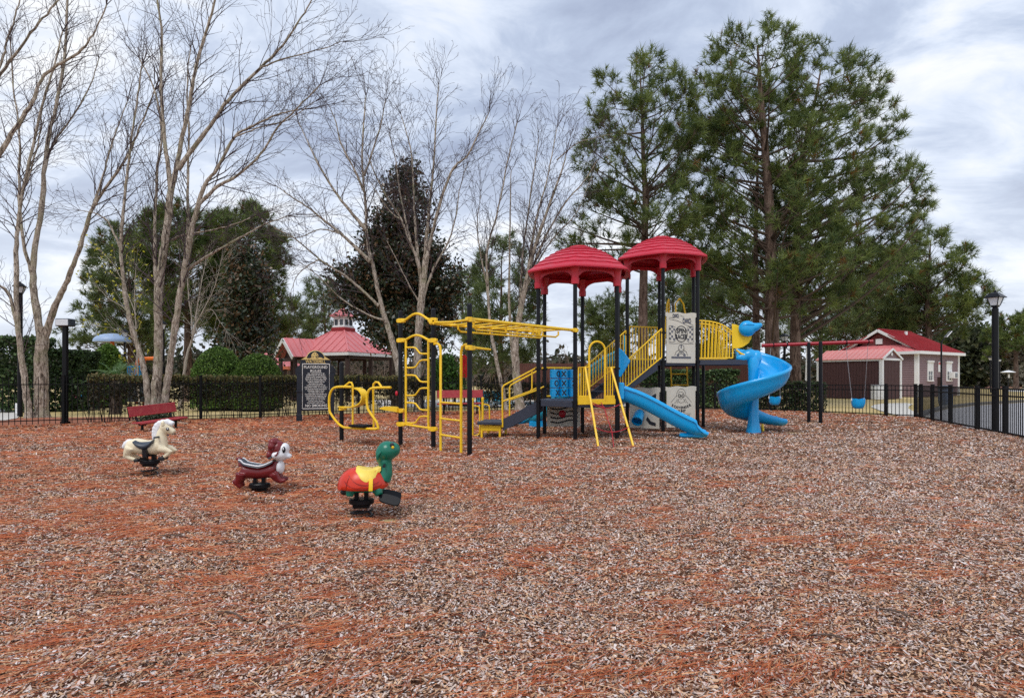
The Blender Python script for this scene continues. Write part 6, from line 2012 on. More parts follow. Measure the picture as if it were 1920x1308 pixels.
ink(pn2, org2, u, [[(-.29, .50), (.29, .50)], [(-.29, .40), (.29, .40), (.29, .20), (-.29, .20), (-.29, .40)]], M_ink, .008)

# tube panel below the stairs
pa3, pb3 = hexp(T2, 5), hexp(T2, 0)
pn3, org3, u3, out3 = panel_frame(pa3, pb3, .12, 1.16, 'tube_panel')
ink(pn3, org3, u3, [('fill', [(-.02, .90), (-.34, 1.02), (-.30, .86), (-.10, .80)]), ('fill', [(.20, .94), (.34, 1.02), (.34, .86), (.26, .84)]), ('fill', [(.10, .42), (.20, .30), (.33, .27), (.33, .18), (.16, .22), (.05, .34)]), ('fill', [(-.34, .40), (-.30, .3), (-.22, .22), (-.34, .26)])], M_ink)
mb = MB(); q = org3
mb.tube([q + u3 * .10 + V(0, 0, .80) - out3 * .02, q + u3 * .08 + out3 * .10 + V(0, 0, .86), q + u3 * .02 + out3 * .18 + V(0, 0, .80)], [.10, .10, .10], 16)
mb.build('speaking_tube', M_blue, pn3)
mb = MB(); t0 = q - u3 * .12 + V(0, 0, .52); t1 = q - u3 * .02 + out3 * .34 + V(0, 0, .30)
dd = (t1 - t0).normalized(); s1_ = dd.cross(V(0, 0, 1)).normalized(); s2_ = s1_.cross(dd)
mb.lathe([(.10, 0), (.13, .10), (.135, .36), (.142, .40), (.12, .405), (.115, .20), (.02, .15)], t0, 20, (s1_, s2_, dd), cap=False)
mb.build('speaking_tube', M_blue, pn3)

# play panel below the lower deck
pa4, pb4 = hexp(T1, 4), hexp(T1, 3)
u4 = (pb4 - pa4).normalized(); out4 = V(u4.y, -u4.x, 0)
mb = MB(); mb.prism([(.06, .22), (.96, .20), (.96, .78), (.06, .78)], pa4 + out4 * .02, u4, (0, 0, 1), .022)
pn4 = mb.build('maze_panel', M_beige, PLAY, smooth=False)
org4 = (pa4 + pb4) / 2 + out4 * .0335
ink(pn4, org4, u4, [[(x, .66 + .03 * sin(x * 9) - .11 * k) for x in np.linspace(-.36, .36, 14)] for k in range(4)], M_ink, .035)
mb = MB(); mb.lathe([(.09, 0), (.09, .03), (.05, .05)], org4 + u4 * -.06 + V(0, 0, .52), 16, (u4, V(0, 0, 1), out4)); mb.build('knob', M_red, pn4)
# perforated riser and bead board below the gate
mb = MB()
for i in range(11):
    t = .12 + i * .08
    c_ = hexp(T1, 3).lerp(hexp(T1, 2), t)
    mb.box(c_ + V(0, 0, Z1 - .13) + V(0, -.25, 0), (.035, .03, .06))
mb.build('bead_board', M_white, PLAY)

# back ladder with two hoops on the upper tower
a5, b5 = hexp(T2, 2), hexp(T2, 3); u5 = (b5 - a5).normalized(); o5 = V(-u5.y, u5.x, 0) * -1.0
if o5.y < 0: o5 = -o5
mid5 = (a5 + b5) / 2
mb = MB()
for s_ in (-1, 1):
    e_ = mid5 + u5 * (.245 * s_)
    pts = [e_ + o5 * .35 + V(0, 0, -.1), e_ + o5 * .12 + V(0, 0, Z2 + .2), e_ + o5 * .05 + V(0, 0, Z2 + 1.35)] + [e_ + o5 * .0 - u5 * (.03 * s_) + V(0, 0, Z2 + 1.60), e_ - o5 * .13 - u5 * (.08 * s_) + V(0, 0, Z2 + 1.74), e_ - o5 * .3 - u5 * (.12 * s_) + V(0, 0, Z2 + 1.58), e_ - o5 * .34 - u5 * (.05 * s_) + V(0, 0, Z2 + .3)]
    mb.tube(pts, .022, 8)
lad = mb.build('back_ladder', M_yellow, PLAY)
for i in range(6):
    z = .28 + i * .31; k_ = .35 - .23 * z / (Z2 + .2)
    m2 = MB(); m2.tube([mid5 - u5 * .245 + o5 * k_ + V(0, 0, z), mid5 + u5 * .245 + o5 * k_ + V(0, 0, z)], .017, 8); m2.build('rung', M_yellow, lad)

# ---- bridge platform to the spiral slide
e0, e1 = hexp(T2, 1), hexp(T2, 2)
mE = (e0 + e1) / 2; sE = V(-d11.y, d11.x, 0)
BL = 1.22; bw2 = .47
mb = MB(); mb.cbox(mE + d11 * (BL / 2) + V(0, 0, Z2 - .02), (BL, bw2 * 2, .04), .006, (d11, sE, V(0, 0, 1)))
for s_ in (-1, 1): mb.cbox(mE + d11 * (BL / 2) + sE * (bw2 * s_) + V(0, 0, Z2 - .06), (BL, .035, .13), .006, (d11, sE, V(0, 0, 1)))
br = mb.build('bridge_deck', M_navy, PLAY)
post(mE + d11 * .30 + sE * (bw2 + .45), Z2 - .1, br)


def arch_z(t): return Z2 + .30 + .68 * math.sqrt(max(0, 1 - (max(0, t) ** 2.6))) + .04 * (1 - t)


for s_ in (-1, 1):
    base = mE + sE * (bw2 * s_)
    top = [base + d11 * (.02 + (BL - .37) * t) + V(0, 0, arch_z(t * .86)) for t in np.linspace(0, 1, 14)]
    top2 = [p + V(0, 0, -.07) for p in top]
    bot = [base + d11 * .02 + V(0, 0, Z2 + .05), base + d11 * (BL - .35) + V(0, 0, Z2 + .05)]
    guard('barrier', top, bot, 9, rb=.016, extra=lambda m_, t2=top2: m_.tube(t2, .012, 6))
# moulded fish-shaped cheek at the slide head
fo = mE + d11 * (BL - .27) - sE * (bw2 + .0)
mb = MB()
mb.prism([(-.10, .30), (-.10, .92), (0, .90), (.14, .84), (.28, .70), (.38, .66), (.37, .54), (.30, .42), (.16, .32), (0, .28)], fo + V(0, 0, Z2), d11, (0, 0, 1), .05)
ck = mb.build('fish_cheek', M_yellowp, PLAY, bevel=.012)
mb = MB()
mb.tube([fo + V(0, 0, Z2 + .26), fo + d11 * .12 + V(0, 0, Z2 + .16), fo + d11 * .22 + V(0, 0, Z2 + .12)], .025, 8)
mb.build('cheek_stay', M_yellow, ck)
mb = MB()
hc = fo + d11 * .26 + V(0, 0, Z2 + .79) - sE * .07
tilt = Matrix.Rotation(R(0), 3, 'Y')
mb.ellipsoid(hc, (.22, .15, .205), 22, 14)
mb.ellipsoid(hc + d11 * .17 + V(0, 0, .03), (.17, .11, .11), 16, 10, Matrix.Rotation(R(-14), 3, 'Y'))
mb.ellipsoid(hc + d11 * .27 + V(0, 0, .07), (.11, .08, .07), 14, 8, Matrix.Rotation(R(-22), 3, 'Y'))
remeshed('fish_head', mb, M_blue, ck, .022, 5)
mb = MB(); mb.tube([hc + V(-.17, -.12, .10), hc + V(0, -.155, .10), hc + V(.17, -.11, .08)], .008, 6); mb.build('seam', M_blue, ck)

# ---- spiral slide
SC = V(6.15, 15.62, 0)
RI, RO = .10, .86
rings = []
NS = 64
A0 = R(100)
ctl = [(R(100), 1.86), (R(60), 1.74), (R(0), 1.38), (R(-90), 1.0), (R(-180), .64), (R(-240), .42)]


def floor_z(a):
    for (x0, z0), (x1, z1) in zip(ctl[:-1], ctl[1:]):
        if a >= x1: t = (a - x0) / (x1 - x0); return z0 + (z1 - z0) * t
    return ctl[-1][1]


def sp_ring(c, rad, tan, z, ho, hi, half_o, half_i):
    "section of the chute: c centre of the floor, rad the outward direction"
    sec = [(-half_i - .02, hi + .01), (-half_i + .02, hi + .035), (-half_i + .055, hi), (-half_i + .07, hi * .45), (-half_i + .14, .05), (-half_i + .24, .01), (0, -.005),
           (half_o - .30, .012), (half_o - .17, .06), (half_o - .085, .17), (half_o - .05, ho - .03), (half_o - .035, ho + .015), (half_o - .005, ho + .038), (half_o + .03, ho + .02), (half_o + .04, ho - .03),
           (half_o + .01, ho - .07), (half_o - .015, ho * .5), (half_o - .08, .06), (half_o - .18, -.035), (half_o - .32, -.065), (0, -.07), (-half_i + .14, -.05), (-half_i + .02, .0), (-half_i - .03, hi * .5)]
    return [c + rad * x + V(0, 0, z + zz) for x, zz in sec]


am = R(-236)
for i in range(NS + 1):
    t = i / NS; a = A0 + (am - A0) * t
    rad = V(cos(a), sin(a), 0)
    k = min(1, t / .12)
    ho = .30 + .12 * sin(min(1, t * 1.4) * pi * .6); hi = .30 * (1 - .35 * min(1, t * 3))
    rings.append(sp_ring(SC + rad * ((RI + RO) / 2), rad, None, floor_z(a), ho, hi, (RO - RI) / 2, (RO - RI) / 2))
# run-out: leaves the coil and heads to the right
a = am
tdir = V(sin(a), -cos(a), 0)
rad = V(cos(a), sin(a), 0)
c = SC + rad * ((RI + RO) / 2); z = floor_z(a)
hd = math.atan2(tdir.y, tdir.x)
for i in range(1, 15):
    t = i / 14
    hd_t = hd + (R(2) - hd) * min(1, t * 1.6) * .95
    dirv = V(cos(hd_t), sin(hd_t), 0)
    c = c + dirv * .094
    rad = V(-dirv.y, dirv.x, 0)
    zz = z + (.19 - z) * (1 - (1 - t) ** 1.5) + .02 * t
    ho = .44 * (1 - t * .80) + .03; hi = .26 * (1 - t * .75) + .03
    wd = .38 - .08 * t
    rings.append(sp_ring(c, rad, None, zz, ho, hi, wd, wd))
mb = MB(); mb.loft(rings)
spi = mb.build('spiral_slide', M_blue, PLAY, ang=60)
# hollow column that carries the coil, flaring at its foot, with the rolled hood at the head
mb = MB()
mb.lathe([(.19, -.05), (.185, .04), (.15, .22), (.125, .45), (.12, 1.0), (.13, 1.6), (.14, 1.80), (.10, 1.92), (.02, 1.94)], SC, 20)
mb.build('slide_column', M_blue, spi)
mb = MB()
h0 = V(5.88, 15.74, Z2 + .06)
mb.ellipsoid(h0 + V(.06, .0, .0), (.17, .13, .14), 18, 12, Matrix.Rotation(R(8), 3, 'Y'))
mb.ellipsoid(h0 + V(.22, -.02, .05), (.22, .15, .17), 18, 12)
mb.ellipsoid(h0 + V(.34, -.06, -.06), (.15, .15, .26), 18, 12, Matrix.Rotation(R(16), 3, 'Y'))
mb.ellipsoid(h0 + V(-.06, .0, -.01), (.08, .10, .09), 14, 10)
remeshed('slide_hood', mb, M_blue, spi, .022, 6)
mb = MB(); g = G(1440, 813); mb.tube([V(g.x, g.y + .25, -.1), V(g.x, g.y + .35, .22)], .03, 10); mb.build('slide_support', M_yellow, spi)

# ================================================================ climbing bars on the left of the tower
Pa, Pb, Pc, Pd = G(640.5, 830), G(751, 838), G(812.5, 843), G(880.5, 857)
post(Pa, 1.75, collars=(0.75,)); post(Pb, 2.77); post(Pc, 2.76, collars=(2.25,)); post(Pd, 2.72, collars=(2.06,))
# wavy wall ladder between the two tall posts
u = (Pc - Pb).normalized(); Lw = (Pc - Pb).length
def wp(x, z): return Pb + u * x + V(0, 0, z)
angw = math.atan2(u.y, u.x)
for z in (2.57, 2.17, .47):
    clamp(Pb, z, ang=angw); clamp(Pc, z - (.03 if z > 2 else .06), ang=angw + pi)
def wave(x0, x1, z0, z1, amp, n=12): return [wp(x0 + (x1 - x0) * i / n, z0 + (z1 - z0) * (i / n) + amp * sin(pi * i / n) ** 1.3) for i in range(n + 1)]
mb = MB()
mb.tube(wave(.10, Lw - .10, 2.57, 2.55, .13), .026, 8)
mb.build('arched_bar', M_yellow, PLAY)
mb = MB()
mb.tube(wave(.10, Lw - .10, 2.17, 2.15, .10), .024, 8); mb.tube([wp(.10, .47), wp(Lw - .10, .42)], .022, 8)
mb.tube([wp(.145, .47), wp(.145, 2.18)], .024, 8); mb.tube([wp(Lw - .125, .42), wp(Lw - .125, 2.16)], .024, 8)
wl_ = mb.build('wavy_ladder', M_yellow, PLAY)
zs = [2.03, 1.60, 1.49, 1.07, .97, .60]
for i in range(6):
    up_ = i % 2
    z0 = 2.02 - i * .278; z1 = z0 - .135 if not up_ else z0 + .135
    if up_: z0 -= .13; z1 = z0 + .15
    x0, x1 = .145, Lw - .125
    pts = [wp(x0, z0), wp(x0 + .18, z0), wp(x0 + .26, z0 + (z1 - z0) * .1), wp(x1 - .22, z1 - (z1 - z0) * .1), wp(x1 - .15, z1), wp(x1, z1)]
    m2 = MB(); m2.tube(pts, .018, 8); m2.build('rung', M_yellow, wl_)
# straight ladder between post c and post d
v = (Pd - Pc).normalized()
l0 = Pc + v * .30; l1 = Pd - v * .30
mb = MB()
mb.tube([Pc + V(0, 0, 2.07), l0 - v * .12 + V(0, 0, 2.07), l0 - v * .03 + V(0, 0, 2.03), l0 + V(0, 0, 1.93), l0 + V(0, 0, -.1)], .026, 8)
mb.tube([Pd + V(0, 0, 2.0), l1 + v * .14 + V(0, 0, 2.0), l1 + v * .04 + V(0, 0, 1.97), l1 + V(0, 0, 1.87), l1 + V(0, 0, -.1)], .026, 8)
sl_ = mb.build('step_ladder', M_yellow, PLAY)
for z in (.32, .63, .94):
    m2 = MB(); m2.tube([l0 + V(0, 0, z), l1 + V(0, 0, z)], .019, 8); m2.build('rung', M_yellow, sl_)
# overhead ladder from posts c and d to the tower
Ta, Tc = hexp(T1, 5), hexp(T1, 0)
zo = 2.45
ends = [(Pc, Ta, 2.47), (Pd, Tc, 2.45)]
angd = math.atan2((Tc - Pd).y, (Tc - Pd).x)
clamp(Pc, 2.49, ang=angd); clamp(Pd, 2.44, ang=angd); clamp(Tc, 2.45, ang=angd + pi); clamp(Ta, 2.45, ang=angd + pi)
clamp(Pd, 1.94, ang=angd)
mb = MB()
for p, q, z in ends:
    d = (q - p).normalized()
    mb.tube([p + d * .06 + V(0, 0, z), q - d * .06 + V(0, 0, z)], .032, 10)
oh = mb.build('overhead_ladder', M_yellow, PLAY)
for i in range(7):
    t = .14 + i * .125
    p, q = Pc.lerp(Ta, t), Pd.lerp(Tc, t)
    m2 = MB(); m2.tube([p + V(0, 0, zo), q + V(0, 0, zo)], .019, 8); m2.build('rung', M_yellow, oh)
for f in (.30, .72):                                     # pair of hand rails slung below
    p0, p1 = Pc.lerp(Pd, f), Ta.lerp(Tc, f)
    m2 = MB()
    pts = [p0.lerp(p1, .12) + V(0, 0, zo - .02), p0.lerp(p1, .12) + V(0, 0, zo - .09), p0.lerp(p1, .14) + V(0, 0, zo - .14), p0.lerp(p1, .90) + V(0, 0, zo - .15), p0.lerp(p1, .93) + V(0, 0, zo - .10), p0.lerp(p1, .93) + V(0, 0, zo - .02)]
    m2.tube(pts, .019, 8)
    for t in (.4, .66): m2.tube([p0.lerp(p1, t) + V(0, 0, zo - .14), p0.lerp(p1, t) + V(0, 0, zo)], .016, 6)
    m2.build('hand_rail', M_yellow, oh)
d = (Pd - Pc).normalized()
mb = MB(); mb.tube([Pc + V(0, 0, 2.49), Pc.lerp(Pd, .55) + V(0, 0, 2.44), Pd + V(0, 0, 2.44)], .024, 8); mb.build('cross_bar', M_yellow, PLAY)
dd = (Tc - Pd).normalized()
mb = MB(); mb.tube([Pd + dd * .06 + V(0, 0, 1.95), Pd + dd * .52 + V(0.02, .02, 1.93)], [.026, .018], 8); mb.build('stub_bar', M_yellow, PLAY)

# ---- standing glider between the two left posts
gd = (Pb - Pa).normalized(); go = V(gd.y, -gd.x, 0)
def gq(x, z, o_=0.0): return Pa + gd * x + go * o_ + V(0, 0, z)
sc_x = (Pb - Pa).length / (751 - 640.5)
def gx(px, py, o_=0.0):
    x = (px - 640.5) * sc_x
    dep = Pa.y + (Pb.y - Pa.y) * (px - 640.5) / 110.5
    return gq(x, EYE - (py - HY) * dep / F, o_)
clamp(Pa, .75, ang=math.atan2(gd.y, gd.x)); clamp(Pb, .745, ang=math.atan2(gd.y, gd.x) + pi)
loopA = [(668.5, 725), (640, 725), (629, 731), (624, 745), (624.5, 768), (628, 776), (640, 791), (651, 799), (663, 801), (714, 803), (717, 797), (715, 790), (706, 777), (699, 765), (697, 748), (700, 733), (709, 727), (741, 726)]
for o_ in (.0,):
    mb = MB(); mb.tube(smooth_path([gx(x, y, .12) for x, y in loopA], 3), .026, 8)
gl = mb.build('glider_frame', M_yellow, PLAY)
mb = MB()
mb.tube([gx(662.5, 800, .0), gx(662.5, 722, .0), gx(660, 717, 0), gx(656, 716.5, 0), gx(647, 726, .05)], .022, 8)
mb.tube([gx(702.5, 801, .0), gx(701.5, 728, .0), gx(702, 720, 0), gx(706, 716, 0), gx(711, 716.5, 0), gx(720, 725, .05)], .022, 8)
mb.build('hand_loop', M_yellow, gl)
mb = MB(); mb.cbox(gx(682.5, 797.5, .05), (.44, .34, .05), .012, (gd, go, V(0, 0, 1))); mb.build('foot_board', M_blackmatt, gl)
rib = [(668, 727), (678, 731), (684, 740), (683.5, 750), (678, 757), (666, 762), (650, 763.5), (640, 762)]
mb = MB(); cpts = smooth_path([gx(x, y, -.02) for x, y in rib], 4)
rings = []
for i, p in enumerate(cpts):
    t = (cpts[min(i + 1, len(cpts) - 1)] - cpts[max(0, i - 1)]).normalized(); nn = t.cross(go).normalized()
    rings.append([p + go * .10 + nn * .012, p - go * .10 + nn * .012, p - go * .10 - nn * .012, p + go * .10 - nn * .012])
mb.loft(rings); mb.build('back_band', M_yellow, gl)
mb = MB(); rings = []
for (x, y, h_) in ((720, 765, .02), (727, 764.5, .07), (740, 766, .085), (751, 768, .085)):
    p = gx(x, y, .02); rings.append([p + go * .09 + V(0, 0, h_ / 2), p - go * .09 + V(0, 0, h_ / 2), p - go * .09 - V(0, 0, h_ / 2), p + go * .09 - V(0, 0, h_ / 2)])
mb.loft(rings); mb.build('bracket', M_yellow, gl)
mb = MB(); mb.ellipsoid(gx(747.5, 737, .06), (.03, .025, .05), 10, 8); mb.build('end_cap', M_red, gl)
# ================================================================ spring riders
M_cream = mat('cream_plastic', S(236, 222, 190), .38, .06, 6, dirt=S(196, 180, 150), dirt_amt=.4)
M_whitep = mat('white_plastic', S(238, 238, 240), .38, .04, 6, dirt=S(200, 198, 196), dirt_amt=.3)
M_maroon = mat('maroon_plastic', S(112, 26, 30), .28, .10, 6, dirt=S(140, 50, 50), dirt_amt=.4)
M_green = mat('green_plastic', S(12, 108, 86), .26, .10, 5, dirt=S(40, 130, 108), dirt_amt=.4)
M_shell = mat('orange_red_plastic', S(206, 52, 26), .30, .16, 7, dirt=S(226, 96, 50), dirt_amt=.6)
M_slate = mat('slate_plastic', S(58, 66, 76), .4, .12, 6)
M_saddley = mat('saddle_yellow', S(246, 214, 92), .4, .06, 6, dirt=S(226, 190, 80), dirt_amt=.4)
M_darkp = mat('dark_plastic', S(26, 28, 34), .35, .15, 8)


def spring_base(root, g, zplate, pl=(.17, .12), coil=.105, turns=2.1, stx=.09, ztop=.45, ax=V(1, 0, 0)):
    ay = V(-ax.y, ax.x, 0)
    mb = MB(); pts = []
    n = int(26 * turns)
    for i in range(n + 1):
        a = 2 * pi * turns * i / n + .6
        pts.append(V(g.x + coil * cos(a), g.y + coil * sin(a), -.03 + (zplate - .05) * i / n))
    mb.tube(pts, .0115, 8); mb.build('spring', M_black, root)
    mb = MB(); rings = []
    for z, s_ in ((-.028, .90), (-.02, 1.0), (.018, 1.0), (.028, .92)):
        rings.append([g + ax * (pl[0] * s_ * cos(2 * pi * k / 20)) + ay * (pl[1] * s_ * sin(2 * pi * k / 20)) + V(0, 0, zplate + z) for k in range(20)])
    mb.loft(rings)
    mb.cbox(g + V(0, 0, zplate - .045), (.17, .11, .04), .01, (ax, ay, V(0, 0, 1)))
    mb.build('spring_plate', M_black, root)
    for s_ in (-1, 1):
        mb = MB(); mb.cbox(g + ax * (stx * s_) + V(0, 0, (zplate + ztop) / 2), (.042, .09, ztop - zplate + .06), .008, (ax, ay, V(0, 0, 1))); mb.build('strut', M_black, root)


class Rig:
    "places points measured in the photograph (crop pixels) on the rider's own upright plane"
    def __init__(s, g, cx, scale, zc, yaw=0.0):
        s.g = g; s.cx = cx; s.k = scale; s.zc = zc
        s.ax = V(cos(yaw), sin(yaw), 0); s.ay = V(-sin(yaw), cos(yaw), 0)
    def __call__(s, x, y, o=0.0):
        return V(s.g.x, s.g.y, 0) + s.ax * ((x - s.cx) * s.k) + s.ay * o + V(0, 0, (s.zc - y) * s.k)


# ---- cream horse
g = G(281, 892)
horse = thing('spring_horse', 'cream horse spring rider with white mane and dark saddle', 'spring rider', (g.x, g.y, 0), 'spring riders on the bark')
H_ = Rig(g, 610, 8.75 / F * 120 / 1207, 1190, R(4)); k = H_.k
spring_base(horse, g, H_(0, 920).z, pl=(.135, .10), coil=.10, turns=2.2, stx=.058, ztop=.34, ax=H_.ax)
mb = MB()
mb.tube([H_(300, 600), H_(400, 620), H_(560, 650), H_(720, 640), H_(830, 610)], [130 * k, 150 * k, 140 * k, 145 * k, 130 * k], 16)
mb.ellipsoid(H_(300, 620), (130 * k, .10, 130 * k)); mb.ellipsoid(H_(810, 620), (125 * k, .10, 130 * k))
mb.tube([H_(810, 600), H_(820, 470), H_(830, 380), H_(880, 280)], [125 * k, 105 * k, 88 * k, 80 * k], 14)
mb.ellipsoid(H_(890, 270), (95 * k, .075, 95 * k)); mb.tube([H_(900, 280), H_(990, 330), H_(1060, 370)], [95 * k, 72 * k, 50 * k], 14)
for s_ in (-1, 1):
    o_ = .075 * s_
    mb.tube([H_(300, 640, o_), H_(250, 740, o_), H_(220, 790, o_), H_(300, 835, o_), H_(400, 865, o_)], [95 * k, 70 * k, 52 * k, 42 * k, 36 * k], 10)
    fx = 0 if s_ < 0 else -60
    mb.tube([H_(830, 660, o_), H_(960, 690 + fx * .2, o_), H_(1040, 725 + fx * .3, o_), H_(990 + fx, 765, o_), H_(910 + fx * .6, 820, o_)], [78 * k, 58 * k, 42 * k, 40 * k, 36 * k], 10)
remeshed('body', mb, M_cream, horse, .011, 5)
mb = MB()
mane = [(1000, 195), (930, 160), (850, 170), (790, 190), (740, 230), (710, 290), (700, 350), (700, 410), (705, 460)]
for (x, y) in mane: mb.ellipsoid(H_(x, y), (55 * k, .045, 55 * k), 12, 8)
mb.tube([H_(x + 40, y + 20) for x, y in mane], 55 * k, 10, flat=None)
remeshed('mane', mb, M_whitep, horse, .011, 3)
mb = MB(); mb.tube([H_(300, 530), H_(230, 540), (H_(180, 590)), H_(130, 645), H_(100, 650)], [45 * k, 60 * k, 62 * k, 44 * k, 12 * k], 12); mb.tube([H_(230, 560), H_(200, 640), H_(190, 680)], [50 * k, 48 * k, 14 * k], 10); remeshed('tail', mb, M_whitep, horse, .010, 3)
mb = MB()
rings = []
for i in range(13):
    t = i / 12; x = 385 + 350 * t; dip = 60 * (1 - (2 * t - 1) ** 2)
    yt = 492 - 12 * (t > .9) + dip * .55; h = (50 + 130 * sin(pi * min(max(t, .02), .98)) ** .6)
    rings.append([H_(x, yt + h * (1 - cos(a)) / 2, .152 * sin(a)) for a in np.linspace(-pi * .86, pi * .86, 15)])
mb.loft(rings); remeshed('saddle', mb, M_slate, horse, .010, 3)
mb = MB(); mb.loft([[H_(565, 660, .15), H_(635, 660, .15), H_(635, 660, -.15), H_(565, 660, -.15)], [H_(560, 810, .135), H_(640, 810, .135), H_(640, 810, -.135), H_(560, 810, -.135)]]); mb.build('girth', M_darkp, horse)
for s_ in (-1, 1):
    mb = MB(); c = H_(975, 295, .068 * s_); mb.ellipsoid(c, (30 * k, .012, 32 * k), 12, 8); ey = mb.build('eye', M_darkp, horse)
    mb = MB(); mb.ellipsoid(c + H_.ay * (.008 * s_) + V(6 * k, 0, 6 * k), (13 * k, .008, 15 * k), 10, 6); mb.build('eye_white', M_whitep, ey)
    mb = MB(); mb.tube([H_(885, 230, .055 * s_), H_(885, 175, .062 * s_), H_(888, 130, .05 * s_)], [34 * k, 30 * k, 6 * k], 10); mb.build('ear', M_cream, horse)
    mb = MB(); fx = 0 if s_ < 0 else -60
    mb.cbox(H_(872 + fx * .6, 850, .075 * s_), (105 * k, .07, 75 * k), .012, (H_.ax, H_.ay, V(0, 0, 1))); mb.build('hoof', M_darkp, horse)
    mb = MB(); mb.cbox(H_(420, 880, .075 * s_), (90 * k, .065, 60 * k), .012, (H_.ax, H_.ay, V(0, 0, 1))); mb.build('hoof', M_darkp, horse)
mb = MB(); mb.tube([H_(820, 440, -.20), H_(820, 440, .20)], .014, 8); mb.build('hand_grip', M_slate, horse)
mb = MB(); mb.tube([H_(1050, 395, -.045), H_(1078, 402, 0), H_(1050, 395, .045)], .006, 6); mb.build('mouth', M_darkp, horse)

# ---- maroon dog
g = G(487, 925)
dog = thing('spring_dog', 'maroon dog spring rider with white face and striped back', 'spring rider', (g.x, g.y, 0), 'spring riders on the bark')
D_ = Rig(g, 560, 7.49 / F * 120 / 1207, 1165, R(8)); k = D_.k
spring_base(dog, g, D_(0, 1010).z, pl=(.125, .095), coil=.095, turns=1.5, stx=.048, ztop=.24, ax=D_.ax)
mb = MB()
mb.tube([D_(240, 700), D_(330, 745), D_(560, 765), D_(760, 735), D_(860, 690)], [115 * k, 135 * k, 120 * k, 135 * k, 125 * k], 16)
mb.tube([D_(860, 680), D_(870, 560)], [120 * k, 100 * k], 14)
mb.tube([D_(250, 640), D_(230, 560), D_(225, 520), D_(170, 500), D_(125, 515)], [80 * k, 55 * k, 46 * k, 36 * k, 14 * k], 12)
for s_ in (-1, 1):
    o_ = .07 * s_
    mb.tube([D_(250, 760, o_), D_(230, 860, o_), D_(180, 930, o_)], [95 * k, 75 * k, 55 * k], 12)
    mb.tube([D_(190, 900, o_), D_(110, 920, o_)], [55 * k, 35 * k], 10); mb.tube([D_(180, 930, o_), D_(250, 1030, o_)], [62 * k, 34 * k], 10)
    mb.tube([D_(840, 780, o_), D_(900, 880, o_), D_(960, 925, o_), D_(1050, 900, o_)], [95 * k, 70 * k, 50 * k, 36 * k], 12)
remeshed('body', mb, M_maroon, dog, .010, 5)
mb = MB(); mb.ellipsoid(D_(890, 335), (150 * k, .098, 160 * k), 18, 12); mb.ellipsoid(D_(800, 350), (90 * k, .095, 130 * k)); remeshed('head', mb, M_maroon, dog, .010, 4)
mb = MB(); mb.ellipsoid(D_(945, 430), (140 * k, .118, 122 * k), 18, 12); mb.ellipsoid(D_(1010, 330), (82 * k, .098, 112 * k), 16, 10); mb.ellipsoid(D_(1075, 470), (62 * k, .06, 52 * k), 14, 10); mb.ellipsoid(D_(870, 440), (75 * k, .128, 88 * k)); mb.ellipsoid(D_(970, 490), (90 * k, .09, 60 * k)); remeshed('face', mb, M_whitep, dog, .010, 4)
mb = MB(); mb.ellipsoid(D_(930, 670), (70 * k, .085, 130 * k), 16, 12); mb.build('chest', M_whitep, dog)
for s_ in (-1, 1):
    mb = MB(); mb.ellipsoid(D_(815, 190, .06 * s_), (80 * k, .05, 62 * k), 14, 10, Matrix.Rotation(R(10), 3, 'Y')); mb.ellipsoid(D_(800, 270, .075 * s_), (70 * k, .05, 80 * k), 14, 10); remeshed('ear', mb, M_maroon, dog, .010, 3)
    mb = MB(); mb.ellipsoid(D_(765, 430, .07 * s_), (58 * k, .05, 80 * k), 14, 10); mb.build('cheek', M_maroon, dog)
    mb = MB(); mb.ellipsoid(D_(1025, 335, .092 * s_), (34 * k, .014, 62 * k), 12, 8); ey = mb.build('eye', M_darkp, dog)
    mb = MB(); mb.ellipsoid(D_(1020, 315, .103 * s_), (12 * k, .006, 24 * k), 8, 6); mb.build('eye_white', M_whitep, ey)
    mb = MB(); mb.tube(smooth_path([D_(930, 280, .112 * s_), D_(935, 350, .118 * s_), D_(905, 420, .12 * s_), D_(875, 435, .12 * s_)], 3), .010, 6); mb.build('face_stripe', M_maroon, dog)
mb = MB(); rings = []; rings2 = []
pl = [(215, 505), (260, 520), (310, 570), (420, 600), (560, 625), (680, 600), (790, 550), (820, 530)]
for (x, y) in pl:
    w = .085
    rings.append([D_(x, y + 40, -w * 1.15), D_(x, y + 5, -w), D_(x, y - 12, -w * .4), D_(x, y - 12, w * .4), D_(x, y + 5, w), D_(x, y + 40, w * 1.15), D_(x, y + 50, 0)])
mb.loft(rings); mb.build('saddle', M_slate, dog)
for s_ in (-1, 1):
    mb = MB(); mb.tube(smooth_path([D_(x, y + 4, .088 * s_) for x, y in pl], 3), .0085, 6); mb.build('saddle_stripe', M_whitep, dog)
mb = MB(); mb.tube([D_(800, 470, -.20), D_(800, 470, .20)], .013, 8); mb.build('hand_grip', M_slate, dog)
mb = MB(); mb.ellipsoid(D_(1125, 455), (14 * k, .025, 16 * k), 8, 6); mb.build('nose', M_whitep, dog)

